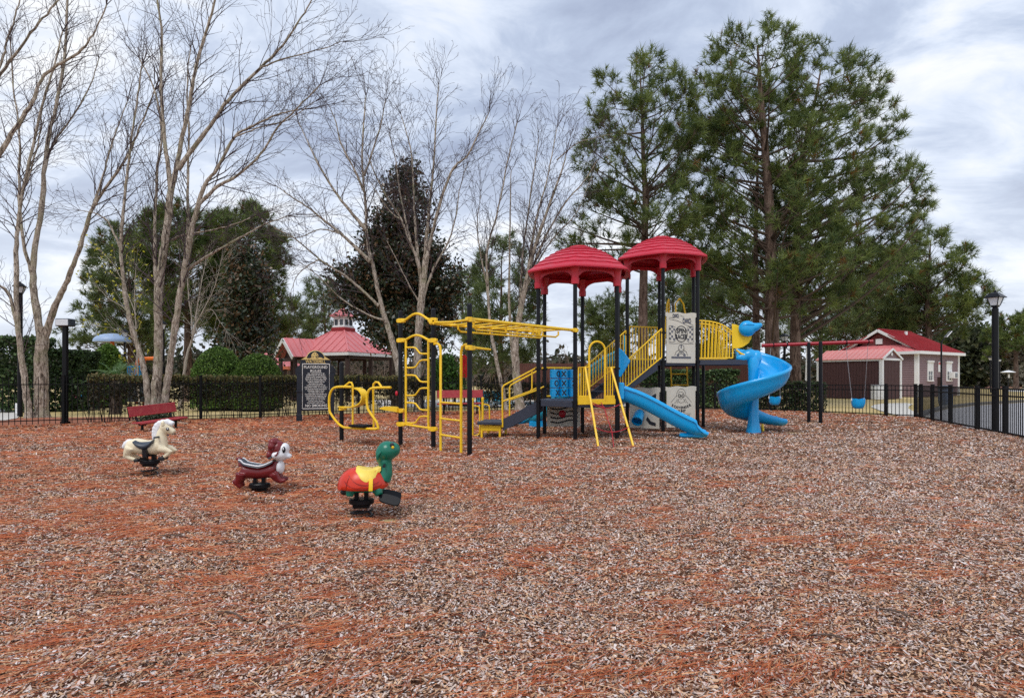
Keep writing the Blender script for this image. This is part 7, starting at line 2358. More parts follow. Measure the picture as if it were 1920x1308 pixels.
# ---- green turtle with orange shell
g = G(678, 969)
tur = thing('spring_turtle', 'green turtle spring rider with orange-red shell and yellow saddle', 'spring rider', (g.x, g.y, 0), 'spring riders on the bark')
U_ = Rig(g, 410, 6.22 / F * 140 / 1077, 1190, R(8)); k = U_.k
spring_base(tur, g, U_(0, 960).z, pl=(.125, .095), coil=.105, turns=2.0, stx=.048, ztop=.28, ax=U_.ax)
mb = MB()
n = 36; rings = []
for i in range(11):
    t = i / 10; r = cos(t * pi / 2) ** .8 if i < 10 else .02
    y = 760 - 300 * sin(t * pi / 2) ** .95
    ring = []
    for j in range(n):
        a = 2 * pi * j / n
        rx, ry = (350 if cos(a) > 0 else 360) * r, .20 * r
        wv = (1 + .035 * sin(a * 9) * (1 - t) ** 2)
        x = 430 + rx * cos(a) * wv
        sad = 70 * math.exp(-((x - 480) / 75) ** 2) * t ** 3
        lean = -20 * (1 - t) * cos(a)
        ring.append(U_(x, y + sad + lean * .4, ry * sin(a) * wv))
    rings.append(ring)
inner = [[U_(430 + (330 * cos(2 * pi * j / n)) * f, yy_, .18 * f * sin(2 * pi * j / n)) for j in range(n)] for f, yy_ in ((.95, 775), (.8, 765))]
mb.loft([inner[1], inner[0]] + rings); mb.build('shell', M_shell, tur, ang=80)
mb = MB()                                             # grooves between the plates of the shell, as proud ribs
for s_ in (-1, 1):
    for pts in ([(250, 560), (330, 640), (430, 680), (540, 690), (640, 670), (730, 600)], [(150, 580), (210, 660), (300, 715), (420, 735), (560, 735), (700, 700)], [(330, 480), (250, 600), (215, 740)], [(690, 500), (720, 580), (700, 700)]):
        q = []
        for x, y in pts:
            tt = min(.98, max(.02, math.asin(min(1, max(0, (760 - y) / 300))) / (pi / 2))); r = cos(tt * pi / 2) ** .8
            cx_ = min(.97, abs(x - 430) / (355 * r + 1e-6)); o_ = .202 * r * math.sqrt(max(0, 1 - cx_ ** 2))
            q.append(U_(x, y, -s_ * (o_ + .002)))
        mb.tube(smooth_path(q, 3), .0035, 5)
mb.build('shell_rib', mat('shell_dark', S(150, 30, 20), .35, .1, 8), tur)
mb = MB(); rings = []
for i in range(11):
    t = i / 10; x = 345 + 345 * t
    top = 452 + 42 * sin(pi * t) - (0 if .05 < t < .95 else -8); dpt = 150 * sin(pi * min(.97, max(.05, t))) ** .55
    ring = []
    for a in np.linspace(-1, 1, 17):
        f = abs(a); y = top if f < .3 else top + dpt * (f - .3) / .7
        tt = min(.99, max(.02, math.asin(min(1, max(0, (760 - min(y, 755)) / 300))) / (pi / 2))); r = cos(tt * pi / 2) ** .8
        o_ = max(.07, .2 * r * math.sqrt(max(0, 1 - ((x - 430) / (352 * r)) ** 2)) + .009 - .006 * max(0, f - .85) / .15)
        ring.append(U_(x, y - 6 + 14 * f, math.copysign(o_ * min(1, f / .3), a)))
    ring += [U_(x, top + 60, .05), U_(x, top + 60, -.05)]
    rings.append(ring)
mb.loft(rings); mb.build('saddle', M_saddley, tur, ang=80)
mb = MB()
for s_ in (-1, 1):
    mb.loft([[U_(535, 610, s_ * .185), U_(590, 610, s_ * .185), U_(590, 610, s_ * .165), U_(535, 610, s_ * .165)], [U_(538, 690, s_ * .212), U_(590, 690, s_ * .212), U_(590, 690, s_ * .19), U_(538, 690, s_ * .19)], [U_(535, 765, s_ * .212), U_(588, 765, s_ * .212), U_(588, 765, s_ * .19), U_(535, 765, s_ * .19)]])
mb.build('girth', M_yellowp, tur)
mb = MB()
mb.tube([U_(700, 650), U_(745, 560), U_(750, 470), U_(735, 380)], [130 * k, 108 * k, 96 * k, 100 * k], 16)
mb.ellipsoid(U_(772, 245), (150 * k, .11, 145 * k), 18, 12); mb.ellipsoid(U_(860, 230), (98 * k, .085, 110 * k), 18, 12); mb.ellipsoid(U_(690, 280), (85 * k, .09, 120 * k)); mb.tube([U_(680, 300), U_(670, 400)], [70 * k, 50 * k], 12)
mb.ellipsoid(U_(430, 770), (330 * k, .15, 60 * k), 18, 10)
for s_ in (-1, 1):
    mb.tube([U_(270, 770, .10 * s_), U_(262, 860, .115 * s_)], [70 * k, 52 * k], 12); mb.tube([U_(640, 770, .10 * s_), U_(670, 850, .12 * s_)], [75 * k, 55 * k], 12)
remeshed('body', mb, M_green, tur, .010, 5)
for s_ in (-1, 1):
    mb = MB(); mb.ellipsoid(U_(856, 180, .083 * s_), (22 * k, .012, 24 * k), 10, 8); ey = mb.build('eye', M_yellowp, tur)
    mb = MB(); mb.ellipsoid(U_(846, 160, .080 * s_), (34 * k, .010, 44 * k), 10, 8); mb.build('eye_ring', M_darkp, ey)
    mb = MB(); mb.tube(smooth_path([U_(690, 240, .085 * s_), U_(650, 290, .092 * s_), U_(640, 350, .08 * s_)], 3), [.014] * 7, 8); mb.build('hood_fold', M_green, tur)
    mb = MB()
    fa = (U_.ax * .94 + V(0, 0, -.26) + U_.ay * (.14 * s_)).normalized(); fs_ = fa.cross(V(0, 0, 1)).normalized(); fs_ = (fs_ * .62 - fs_.cross(fa).normalized() * .78).normalized(); fn = fs_.cross(fa)
    c = U_(820, 915, .13 * s_)
    mb.prism([(.5 * .21 * math.copysign(abs(cos(q)) ** .55, cos(q)), .5 * .105 * math.copysign(abs(sin(q)) ** .55, sin(q))) for q in np.linspace(0, 2 * pi, 25)[:-1]], c, fa, fs_, .022); mb.tube([U_(690, 860, .12 * s_), c - fa * .1], [.025, .02], 8)
    mb.build('flipper', M_black, tur, bevel=.006)
mb = MB(); mb.tube([U_(740, 430, -.20), U_(740, 430, .20)], .013, 8); mb.build('hand_grip', M_darkp, tur)
mb = MB(); mb.ellipsoid(U_(170, 820), (60 * k, .04, 50 * k), 10, 8); mb.build('tail', M_darkp, tur)

# ================================================================ benches
M_benchred = mat('red_coated_steel', S(158, 34, 42), .45, .12, 14, dirt=S(196, 110, 96), dirt_amt=.45)


def bench(name, label, pl, pr, zl, zr, seat_z, back_h, depth, face, group=None):
    "pl, pr: ground points below the two ends of the backrest; zl, zr: height of the backrest's top at each end"
    mid = (pl + pr) / 2
    root = thing(name, label, 'bench', (mid.x, mid.y, 0), group)
    A = pl + V(0, 0, zl); B = pr + V(0, 0, zr); ax = (B - A).normalized(); fw = Vector(face).normalized(); fw = (fw - ax * fw.dot(ax)).normalized(); up = ax.cross(fw) if ax.cross(fw).z > 0 else fw.cross(ax)
    L = (B - A).length
    bu = (up * .97 - fw * .22).normalized(); bn = ax.cross(bu)
    mb = MB()
    c = (A + B) / 2 - bu * (back_h / 2)
    mb.cbox(c, (L, .035, back_h), .012, (ax, bn, bu))
    mb.tube([A - bu * .01, B - bu * .01], .022, 8); mb.tube([A - bu * back_h, B - bu * back_h], .022, 8)
    mb.build('backrest', M_benchred, root)
    sc_ = (A + B) / 2 - up * (((zl + zr) / 2) - seat_z) + fw * (depth / 2 + .10)
    mb = MB(); mb.cbox(sc_, (L, depth, .035), .012, (ax, fw, up)); mb.tube([sc_ - ax * (L / 2) + fw * depth / 2 - up * .012, sc_ + ax * (L / 2) + fw * depth / 2 - up * .012], .026, 8)
    mb.build('seat', M_benchred, root)
    # punched slots of the coated steel, as dark dimples in rows
    for s_ in (-.36, .36):
        e = ax * (L * s_)
        pts = [c + e + bu * .05 - fw * .04, c + e - bu * (back_h / 2 + .05) - fw * .03, sc_ + e - fw * (depth * .42) - up * .05, sc_ + e - fw * .05 - up * .055, sc_ + e + fw * (depth * .3) - up * .05]
        mb = MB(); mb.tube(smooth_path(pts, 4), .026, 8); mb.build('bracket', M_black, root)
        q = sc_ + e - fw * .03
        mb = MB(); mb.tube([q - up * .05, V(q.x, q.y, -.15)], .034, 10); mb.build('leg', M_black, root)
    return root


bench('park_bench', 'tilted sunken red bench by the fence below the tall birch', V(-10.0, 15.95, 0), V(-9.52, 17.3, 0), .64, .72, .27, .24, .34, (.86, -.5, 0), 'red benches along the fence')
bench('park_bench', 'upright red bench by the fence seen through the climbing bars', V(-2.84, 23.3, 0), V(-1.12, 23.5, 0), .93, .95, .46, .27, .38, (.05, -1, 0), 'red benches along the fence')
# timber edging and a bleached branch beside the tilted bench
mb = MB(); a = G(222, 800); b = G(262, 790)
mb.tube(smooth_path([a + V(0, 0, .03), a.lerp(b, .4) + V(0, .05, .04), b + V(0, 0, .05), G(352, 796) + V(0, 0, .04)], 4), [.025] * 13, 7)
mb.thing('bleached_branch', mat('bleached_wood', S(176, 158, 138), .9, .15, 12), 'pale bleached branch lying on the bark under the tilted bench', 'branch')

# ================================================================ playground rules sign
M_navysign = mat('navy_sign', S(16, 22, 36), .4, .12, 6)
M_gold = mat('gold_leaf', S(224, 192, 120), .45, .1, 20)
M_signwhite = mat('sign_white', S(232, 228, 220), .5, .03, 20)
sp0, sp1 = G(561, 790.5), G(622, 789)
su = (sp1 - sp0).normalized(); sw2 = (sp1 - sp0).length; so = V(su.y, -su.x, 0)
sign = thing('rules_sign', 'navy sign with gold crest and white playground rules lettering', 'sign', ((sp0.x + sp1.x) / 2, (sp0.y + sp1.y) / 2, 0))
for p in (sp0, sp1):
    mb = MB()
    for z0, z1, w in ((-.1, .95, .15), (.95, 1.02, .18), (1.02, 1.55, .15), (1.55, 1.80, .12)): mb.cbox(p + V(0, 0, (z0 + z1) / 2), (w, w, z1 - z0), .012, (su, so, V(0, 0, 1)))
    mb.cbox(p + V(0, 0, .12), (.18, .18, .25), .015, (su, so, V(0, 0, 1)))
    mb.build('sign_post', M_navysign, sign, smooth=False)
sm = (sp0 + sp1) / 2 + so * .0
k2 = 19.9 / F                               # metres for one photo pixel at the sign


def sg_(x, y, o_=0.0): return sm + su * ((x - 588.5) * k2) + so * o_ + V(0, 0, EYE - (y - HY) * k2)


mb = MB(); mb.cbox(sg_(588.5, 726), (56 * k2, .06, 88 * k2), .01, (su, so, V(0, 0, 1)))
mb.prism([(x * k2, (682 - y) * k2 + .0) for x, y in ((-36, 702), (-36, 692), (-31, 686), (-27, 684), (-27, 673.6), (27, 673.6), (27, 684), (31, 686), (36, 692), (36, 702))], sg_(588.5, 682), su, (0, 0, 1), .05)
bd = mb.build('sign_board', M_navysign, sign, smooth=False)
mb = MB()
fx0, fx1, fy0, fy1 = 565, 613.5, 682, 765.5
for a, b in (((fx0, fy0), (fx1, fy0)), ((fx1, fy0), (fx1, fy1)), ((fx1, fy1), (fx0, fy1)), ((fx0, fy1), (fx0, fy0))):
    p, q = sg_(*a, .034), sg_(*b, .034); mb.bar(p, q, .014, .022)
mb.build('sign_border', M_signwhite, bd, smooth=False)
# arched crest with the mill emblem
mb = MB(); mb.prism([(16 * k2 * cos(a), 15.5 * k2 * sin(a)) for a in np.linspace(0, pi, 22)], sg_(588.5, 673), su, (0, 0, 1), .05); cr_ = mb.build('crest', M_navysign, sign, smooth=False)
mb = MB(); mb.tube([sg_(588.5 + 16 * cos(a), 673 - 15.5 * sin(a), .0) for a in np.linspace(0, pi, 24)], .02, 6)
mb.prism([(-26 * k2, -.01), (26 * k2, -.01), (22 * k2, .03), (17 * k2, .09), (15 * k2, .03), (-15 * k2, .03), (-17 * k2, .09), (-22 * k2, .03)], sg_(588.5, 673.5, .01), su, (0, 0, 1), .06)
mb.build('crest_trim', M_gold, cr_, smooth=False)
mb = MB()
mb.prism([(-6 * k2, 0), (6.5 * k2, 0), (6.5 * k2, 6.5 * k2), (3.5 * k2, 11 * k2), (0, 13 * k2), (-3 * k2, 11.5 * k2), (-6 * k2, 8 * k2)], sg_(587, 672.5, .033), su, (0, 0, 1), .012)
mb.prism([(-14 * k2, 0), (14 * k2, 0), (10 * k2, 2.6 * k2), (5 * k2, 3 * k2), (-6 * k2, 2.4 * k2)], sg_(588.5, 672.5, .04), su, (0, 0, 1), .012)
em = mb.build('mill_emblem', M_gold, cr_, smooth=False)
mb = MB()
for x, y, w, h in ((-3.2, 3.6, 1.4, 2.6), (1.0, 4.6, 2.4, .9), (-1, 9, 1.2, 1.6), (2.6, 9, 1.2, 1.6)): mb.cbox(sg_(587 + x, 672.5 - y, .041), (w * k2, .008, h * k2), .001, (su, so, V(0, 0, 1)))
mb.lathe([(2.4 * k2, 0), (2.4 * k2, .01), (1.3 * k2, .01), (1.3 * k2, 0)], sg_(591.2, 669, .038), 16, (su, V(0, 0, 1), so), cap=False)
mb.build('emblem_openings', M_navysign, cr_, smooth=False)


def sline(t, x, y, hpx, wpx, m, bold=.0):
    o = text_obj('lettering', t, 1.0, m, bd, sg_(x, y, .034), su, (0, 0, 1), .001, bold=bold)
    xs = [v.co for v in o.data.vertices]
    if not xs: return o
    org = sg_(x, y, .034) - wloc(bd)
    w0 = max((v - org).dot(su) for v in xs) - min((v - org).dot(su) for v in xs)
    h0 = max((v - org).z for v in xs) - min(min((v - org).z for v in xs), 0)
    fx_, fz_ = wpx * k2 / w0, hpx * k2 / h0
    for v in o.data.vertices:
        r = v.co - org; v.co = org + su * (r.dot(su) * fx_) + V(0, 0, r.z * fz_) + so * min(.004, max(0, r.dot(so)))
    return o


sline('WATERMILL', 588.5, 680.6, 6.4, 36, M_gold, .01)
sline('PLAYGROUND', 588.5, 690.5, 5.6, 42, M_signwhite, .012)
sline('RULES', 588.5, 697.3, 4.8, 19.5, M_signwhite, .012)
for i, (t, w) in enumerate([('ALL CHILDREN MUST BE', 30), ('SUPERVISED BY AN ADULT', 34), ('SHIRTS AND TENNIS SHOES', 36), ('MUST BE WORN AT ALL TIMES', 38), ('NO GLASS CONTAINERS OR', 36), ('ANIMALS PERMITTED IN', 30), ('PLAYGROUND AREA.', 26), ('THIS PLAYGROUND IS FOR', 34), ('CHILDREN UNDER 12. NO ADULT', 41), ('ON PLAYGROUND EQUIPMENT', 39), ('MAXIMUM WEIGHT 75 LBS', 30), ('ALL PERSONS IN THE', 27), ('PLAYGROUND ARE URGED TO', 39), ('COOPERATE IN KEEPING THE', 38), ('AREA CLEAN BY PROPERLY', 35), ('DISPOSING OF THE CANS,', 34), ('PLATES, AND TRASH.', 27), ('PLAYGROUND CLOSES AT DARK', 32)]):
    sline(t, 589, 700.9 + i * 3.22, 2.1, w, M_signwhite, .02)
sline('NO SMOKING', 589.5, 762.4, 5.2, 39, M_signwhite, .012)

# ================================================================ swing set
sp_a, sp_b = G(1516.5, 793), G(1538.5, 794)
swing = thing('swing_frame', 'swing frame with two black posts and a long red top beam', 'swing set', ((sp_a.x + sp_b.x) / 2, sp_a.y, 0))
zb_ = EYE + (709 - 644) * sp_a.y / F
post(sp_a, zb_ + .03, swing, .052); post(sp_b, zb_ + .05, swing, .055)
b0, b1 = P(1430, 647.5, 20.2), P(1636, 640, 18.6)
M_redpipe = mat('red_pipe', S(158, 28, 44), .35, .1, 4)
mb = MB(); mb.tube([b0, b1], .058, 14); bm_ = mb.build('top_beam', M_redpipe, swing)
for t in (.0, 1.0):
    q = b0.lerp(b1, t); mb = MB(); mb.tube([q - (b1 - b0).normalized() * .02, q + (b1 - b0).normalized() * .02], .064, 14); mb.build('end_cap', M_redpipe, swing)
for px in (1451, 1478, 1589, 1628):
    t = (px - 1430) / 206; q = b0.lerp(b1, t)
    mb = MB(); mb.lathe([(.062, -.02), (.068, -.015), (.068, .015), (.062, .02)], q, 12, ((V(0, 0, 1)), V(0, 1, 0), (b1 - b0).normalized()), cap=False); mb.cbox(q + V(0, 0, -.08), (.03, .03, .07), .005); mb.build('hanger', M_black, swing)


def bucket_swing(label, px, py, wpx, hpx, d0, xl, xr, name='bucket_swing'):
    c = P(px, py, d0); kk = d0 / F
    root = thing(name, label, 'swing', (c.x, c.y, c.z), 'blue bucket swings')
    w, h = wpx * kk / 2, hpx * kk / 2
    mb = MB(); n = 24; rings = []
    prof = [(.55, -1.0), (.80, -.80), (.95, -.35), (1.0, .15), (1.02, .55)]
    for f, z in prof:
        rings.append([c + V(w * f * cos(2 * pi * j / n), w * .85 * f * sin(2 * pi * j / n), h * z + (.30 * h * abs(cos(2 * pi * j / n)) ** 2 if z > .1 else 0) + (.12 * h if z > .1 and sin(2 * pi * j / n) < -.6 else 0)) for j in range(n)])
    inner = [[c + (p - c) * .9 + V(0, 0, .01) for p in r] for r in reversed(rings)]
    mb.loft(rings + inner); mb.build('bucket', M_blue, root, ang=70)
    mb = MB()
    for j in (3, 9, 15, 21):
        mb = MB(); mb.tube([c + V(w * .97 * cos(2 * pi * j / n), w * .83 * sin(2 * pi * j / n), -h * .2), c + V(w * 1.03 * cos(2 * pi * j / n), w * .88 * sin(2 * pi * j / n), h * .6)], .012, 6); mb.build('rib', M_blue, root)
    for xx, s_ in ((xl, -1), (xr, 1)):
        t = (xx - 1430) / 206; top = b0.lerp(b1, t) + V(0, 0, -.10); bot = c + V(w * .98 * s_, 0, h * .75)
        mb = MB()
        n_ = int((top - bot).length / .055); dv_ = (bot - top) / n_
        for i in range(n_):
            p = top + dv_ * i; o_ = V(.008, 0, 0) if i % 2 else V(0, .008, 0)
            mb.tube([p + o_, p + dv_ * 1.15 + o_], .0032, 4, cap=False); mb.tube([p - o_, p + dv_ * 1.15 - o_], .0032, 4, cap=False)
        mb.build('chain', M_steel, root)
        mb = MB(); mb.cbox(bot + V(0, 0, -.03), (.05, .04, .08), .008); mb.build('bracket', M_white, root)


bucket_swing('blue bucket swing hanging under the right end of the red beam', 1609, 755, 24, 21, 18.9, 1589, 1628)
bucket_swing('blue bucket swing hanging left behind the spiral slide', 1452.5, 750, 21, 18, 20.0, 1446, 1463)

# ================================================================ lamps, poles, small street furniture
def street_lamp(name, label, p, h, r, head=.40, glow=True, group='street lamps'):
    root = thing(name, label, 'street lamp', (p.x, p.y, 0), group)
    mb = MB(); mb.lathe([(r * 1.1, -.1), (r, .1), (r, h - head * 1.45)], (p.x, p.y, 0), 16); mb.build('pole', M_black, root)
    z0 = h - head * 1.35
    mb = MB(); mb.lathe([(r * .75, z0 - .12), (r * .8, z0 - .02), (r * .9, z0)], (p.x, p.y, 0), 14); mb.build('neck', M_white if r > .1 else M_black, root)
    q = (V(cos(.5), sin(.5), 0), V(-sin(.5), cos(.5), 0), V(0, 0, 1))
    def sqr(w, z): return [V(p.x, p.y, z) + q[0] * (w * a) + q[1] * (w * b) for a, b in ((-1, -1), (1, -1), (1, 1), (-1, 1))]
    mb = MB(); mb.loft([sqr(r * .9, z0), sqr(head * .24, z0 + .05)]); mb.build('lantern_base', M_black, root, smooth=False)
    mb = MB(); mb.loft([sqr(head * .235, z0 + .05), sqr(head * .40, z0 + head * .78)]); lan = mb.build('lantern', M_glass, root, smooth=False)
    lo, hi_ = sqr(head * .245, z0 + .05), sqr(head * .415, z0 + head * .78)
    for a, b in zip(lo, hi_):
        mb = MB(); mb.tube([a, b], .012, 6); mb.build('lantern_bar', M_black, lan)
    mb = MB(); mb.loft([sqr(head * .58, z0 + head * .76), sqr(head * .60, z0 + head * .80), sqr(head * .30, z0 + head * 1.12), sqr(head * .10, z0 + head * 1.24)]); mb.lathe([(.03, z0 + head * 1.2), (.035, z0 + head * 1.3), (.005, z0 + head * 1.42)], (p.x, p.y, 0), 8); mb.build('lantern_roof', M_black, root, smooth=False)
    return root


pl_ = P(1866, 700, 16.6); street_lamp('street_lamp', 'tall black street lamp with lantern in front of the road at the right', pl_, EYE + (709 - 545) * 16.6 / F, .078, .33)
pl_ = P(37.5, 700, 22.8); street_lamp('street_lamp', 'black street lamp at the left edge partly behind the slim birch stem', pl_, EYE + (709 - 528) * 22.8 / F, .085, .34)
pl_ = P(234.5, 700, 33); street_lamp('street_lamp', 'black lamp beside the mushroom water feature', pl_, EYE + (709 - 616) * 33 / F, .07, .36)
pl_ = P(305, 700, 26); street_lamp('street_lamp', 'black lamp half hidden between the stems of the tall birch', pl_, EYE + (709 - 600) * 26 / F, .075, .32)
pl_ = P(1471, 700, 34); street_lamp('street_lamp', 'black lamp between the pine trunks behind the swing beam', pl_, EYE + (709 - 624) * 34 / F, .07, .36)
pl_ = P(1857, 700, 62); street_lamp('street_lamp', 'distant thin lamp in the field just left of the tall right lamp', pl_, EYE + (709 - 667) * 62 / F, .06, .34)
pl_ = P(1874.5, 700, 78); street_lamp('street_lamp', 'distant thin lamp in the field just right of the tall right lamp', pl_, EYE + (709 - 671) * 78 / F, .07, .34)

# floodlight pole by the fence at the left
p = G(122.5, 796)
fl = thing('floodlight_pole', 'black square pole with white box floodlight on top by the left fence', 'floodlight', (p.x, p.y, 0))
zt_ = EYE + (709 - 611) * p.y / F
mb = MB(); mb.cbox(V(p.x, p.y, zt_ / 2 - .05), (.125, .125, zt_ + .1), .012); mb.cbox(V(p.x, p.y, .04), (.2, .2, .14), .015); mb.build('pole', M_black, fl, smooth=False)
mb = MB(); mb.cbox(V(p.x, p.y, zt_ + .10), (.42, .30, .23), .02); fx_ = mb.build('housing', M_slate, fl, smooth=False)
mb = MB(); mb.cbox(V(p.x, p.y - .152, zt_ + .10), (.37, .012, .18), .003); mb.build('lens', M_glass, fx_, smooth=False)
mb = MB(); mb.cbox(V(p.x, p.y, zt_ - .03), (.10, .10, .08), .01); mb.build('bracket', M_black, fl, smooth=False)

# post with tilted solar lamp by the pool house
p = P(1765, 700, 20.6); p.z = 0
sol = thing('solar_lamp', 'thin black post with tilted solar light head in front of the building corner', 'solar lamp', (p.x, p.y, 0))
zt_ = EYE + (709 - 640) * 20.6 / F
mb = MB(); mb.lathe([(.035, -.1), (.03, .4), (.027, zt_)], (p.x, p.y, 0), 10); mb.build('pole', M_black, sol)
mb = MB(); mb.tube([V(p.x, p.y, zt_ - .02), V(p.x + .10, p.y - .02, zt_ + .12)], .022, 8); mb.build('arm', M_black, sol)
ax_ = V(.62, -.1, .78).normalized(); mb = MB(); mb.cbox(V(p.x + .20, p.y - .04, zt_ + .24), (.26, .16, .03), .008, (ax_, V(0, 1, 0), ax_.cross(V(0, 1, 0)))); mb.build('solar_panel', M_steel, sol, smooth=False)
# tall silver pole and signal cabinet by the left of the swing posts
p = P(1511, 700, 46); p.z = 0
mb = MB(); mb.tube([V(p.x, p.y, -.1), V(p.x + .1, p.y, EYE + 56 * 46 / F)], [.11, .07], 10); mb.thing('flag_pole', M_white, 'pale tapering pole beyond the swing posts left of the brown shed', 'pole')
# blue-grey litter bin by the pool house
p = P(1773, 700, 31); p.z = 0
bn = thing('litter_bin', 'blue-grey litter bin standing beside the road kerb behind the fence', 'bin', (p.x, p.y, 0))
mb = MB(); mb.lathe([(.27, 0), (.30, .05), (.33, .85), (.33, .9)], p, 20); mb.build('body', mat('bin_blue', S(104, 116, 138), .5, .1, 4), bn)
mb = MB(); mb.lathe([(.35, .88), (.36, .95), (.26, 1.02), (.05, 1.05)], p, 20); mb.build('lid', M_slate, bn)
# little roofed stand in the field
p = P(1890.5, 700, 66); p.z = 0
ms = thing('field_stand', 'small white-topped stand on a thin post in the field at the right edge', 'stand', (p.x, p.y, 0))
mb = MB(); mb.tube([V(p.x, p.y, -.1), V(p.x, p.y, 1.95)], .05, 8); mb.build('post', M_black, ms)
mb = MB(); mb.cbox(V(p.x, p.y - .08, 1.65), (.16, .10, .4), .02); mb.build('plate', M_white, ms)
mb = MB(); mb.lathe([(.62, 2.02), (.66, 2.06), (.30, 2.2), (.04, 2.26)], p, 16); mb.build('top', M_white, ms)
# meter pillar at the left path
p = G(33, 775); mb = MB(); mb.cbox(V(p.x, p.y, .2), (.16, .12, .42), .02); mb.cbox(V(p.x, p.y - .065, .3), (.10, .012, .12), .003)
mb.thing('service_box', M_white, 'small white service box by the concrete path at the left', 'service box', smooth=False)

# ================================================================ splash pad and pool things
M_orange = mat('orange_pipe', S(240, 120, 40), .35, .08, 3)
M_mush = mat('mushroom_blue', S(150, 172, 204), .4, .08, 2, dirt=S(176, 192, 214), dirt_amt=.5)
p = P(210.5, 700, 33); p.z = 0
mu = thing('water_mushroom', 'pale blue mushroom canopy on an orange post in the splash area', 'water feature', (p.x, p.y, 0))
kk = 33 / F; zb2 = EYE + (709 - 639.5) * kk; zt2 = EYE + (709 - 625) * kk
mb = MB(); n_ = 12; prof = [(30.5 * kk * cos(i / n_ * pi / 2) + .01, zb2 + (zt2 - zb2) * sin(i / n_ * pi / 2)) for i in range(n_ + 1)]
mb.lathe([(28 * kk, zb2 - .01), (30.8 * kk, zb2 - .05)] + prof, p, 28); mb.build('canopy', M_mush, mu)
mb = MB(); mb.lathe([(.10, -.05), (.10, zb2)], p, 14); mb.build('post', M_orange, mu)
p = P(262, 700, 34); p.z = 0; kk = 34 / F
wp_ = thing('water_play_frame', 'orange pipe arch with blue railing and slide in the splash area', 'water play', (p.x, p.y, 0))
q = lambda x, y, dd=34.0: P(x, y, dd)
mb = MB(); mb.tube([V(q(257, 0).x, 34, 0), q(257, 684), q(258.5, 676), q(263, 672.5), q(275, 672), q(300, 671)], .10, 12); mb.tube([V(q(270.5, 0).x, 34, 0), q(270.5, 684), q(270, 675)], .09, 12); mb.build('pipe_arch', M_orange, wp_)
mb = MB(); mb.cbox(P(251, 687, 33.8), (28 * kk, .05, .09), .01); mb.cbox(P(251, 703, 33.8), (28 * kk, .05, .06), .01)
rl_ = mb.build('railing', M_blue, wp_)
for i in range(8):
    mb = MB(); mb.tube([P(239 + i * 3.3, 687, 33.8), P(239 + i * 3.3, 703, 33.8)], .022, 6); mb.build('baluster', M_blue, rl_)
mb = MB(); mb.cbox(P(264, 695, 34.1), (10 * kk, .08, 20 * kk), .02); mb.build('panel', M_blue, wp_)
mb = MB(); mb.cbox(V(p.x, 34.2, .55), (1.6, 1.0, .9), .03); mb.cbox(V(p.x, 34.2, 1.08), (1.7, 1.1, .1), .02); mb.build('platform', M_slate, wp_)
p = P(152, 715, 29); p.z = 0
fs2 = thing('splash_figure', 'small pink and blue splash toy glimpsed under the left hedge', 'water toy', (p.x, p.y, 0))
mb = MB(); mb.lathe([(.22, 0), (.24, .5), (.20, 1.0), (.12, 1.3), (.02, 1.36)], V(p.x - .2, p.y, 0), 14); mb.build('body', mat('toy_pink', S(214, 120, 140), .4), fs2)
mb = MB(); mb.lathe([(.18, 0), (.20, .7), (.16, 1.2), (.03, 1.3)], V(p.x + .22, p.y, 0), 14); mb.build('arm', M_blue, fs2)


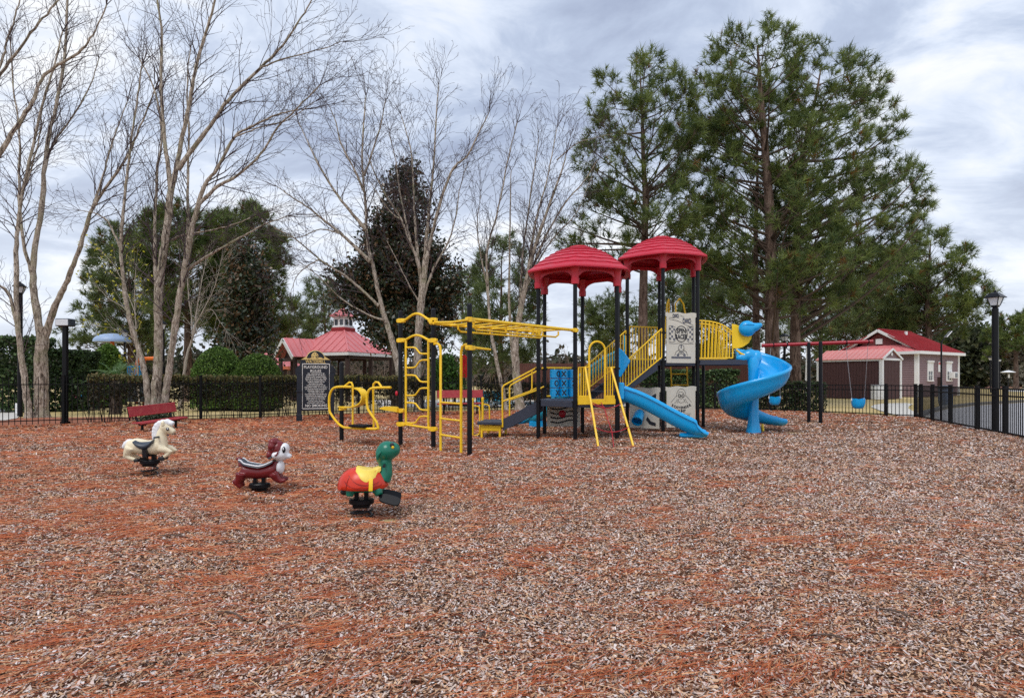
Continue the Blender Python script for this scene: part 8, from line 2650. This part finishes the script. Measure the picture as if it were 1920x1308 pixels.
def parasol(name, label, x, ytop, ybot, wpx, d0, m, cant=False):
    kk = d0 / F; p = P(x, 700, d0); p.z = 0
    root = thing(name, label, 'parasol', (p.x, p.y, 0), 'folded parasols by the pool')
    z1, z0 = EYE + (709 - ytop) * kk, EYE + (709 - ybot) * kk; w = wpx * kk / 2
    mb = MB(); n = 16; rings = []
    for t, f in ((0, .75), (.05, .95), (.3, 1.0), (.6, .92), (.8, .86), (.86, .98), (.93, .7), (1, .1)):
        rings.append([V(p.x + w * f * cos(2 * pi * j / n) * (1 if j % 2 else .72), p.y + w * f * sin(2 * pi * j / n) * (1 if j % 2 else .72), z0 + (z1 - z0) * t) for j in range(n)])
    mb.loft(rings); mb.build('canopy', m, root)
    mb = MB(); mb.tube([V(p.x, p.y, 0), V(p.x, p.y, z1 + .08)], .03, 8); mb.build('pole', M_black, root)
    mb = MB(); mb.cbox(V(p.x, p.y, .05), (.6, .6, .1), .02); mb.build('base', M_blackmatt, root)
    if cant:
        mb = MB(); q0 = V(p.x - .55, p.y, 1.2); mb.tube([V(p.x - .62, p.y, 0), q0, V(p.x, p.y, z1 + .1)], .035, 8); mb.tube([q0 + V(.1, 0, .2), V(p.x - .2, p.y, z1 - .4)], .025, 8); mb.build('arm', M_black, root)


parasol('folded_parasol', 'closed red parasol seen between the yellow ladder and the tall post', 870, 664, 708, 12.5, 31, mat('parasol_red', S(206, 26, 30), .8, .08, 6))
parasol('folded_parasol', 'closed beige parasol on a black arm beside the red one', 853, 668, 709, 11, 31.5, mat('parasol_beige', S(176, 164, 148), .8, .08, 6), True)
for i, (px, lab) in enumerate(((905, 'turquoise sun lounger by the pool just left of the pale birch clump'), (934, 'turquoise sun lounger by the pool behind the leaning pale stem'))):
    c = P(px, 745, 29.6 + i * .5); c.z = 0
    lo_ = thing('sun_lounger', lab, 'sun lounger', (c.x, c.y, 0), 'sun loungers by the pool')
    mb = MB(); mb.cbox(c + V(0, 0, .32), (.62, 1.2, .05), .01); mb.build('seat', M_teal, lo_)
    mb = MB(); mb.cbox(c + V(0, .8, .52), (.62, .05, .5), .01); mb.build('backrest', M_teal, lo_)
    for sx in (-.28, .28):
        for sy in (-.5, .7):
            mb = MB(); mb.tube([c + V(sx, sy, 0), c + V(sx, sy, .32)], .02, 6); mb.build('leg', M_white, lo_)

print('objects', len(bpy.data.objects), 'tris ~', sum(len(o.data.loops) - 2 * len(o.data.polygons) for o in bpy.data.objects if o.type == 'MESH'))
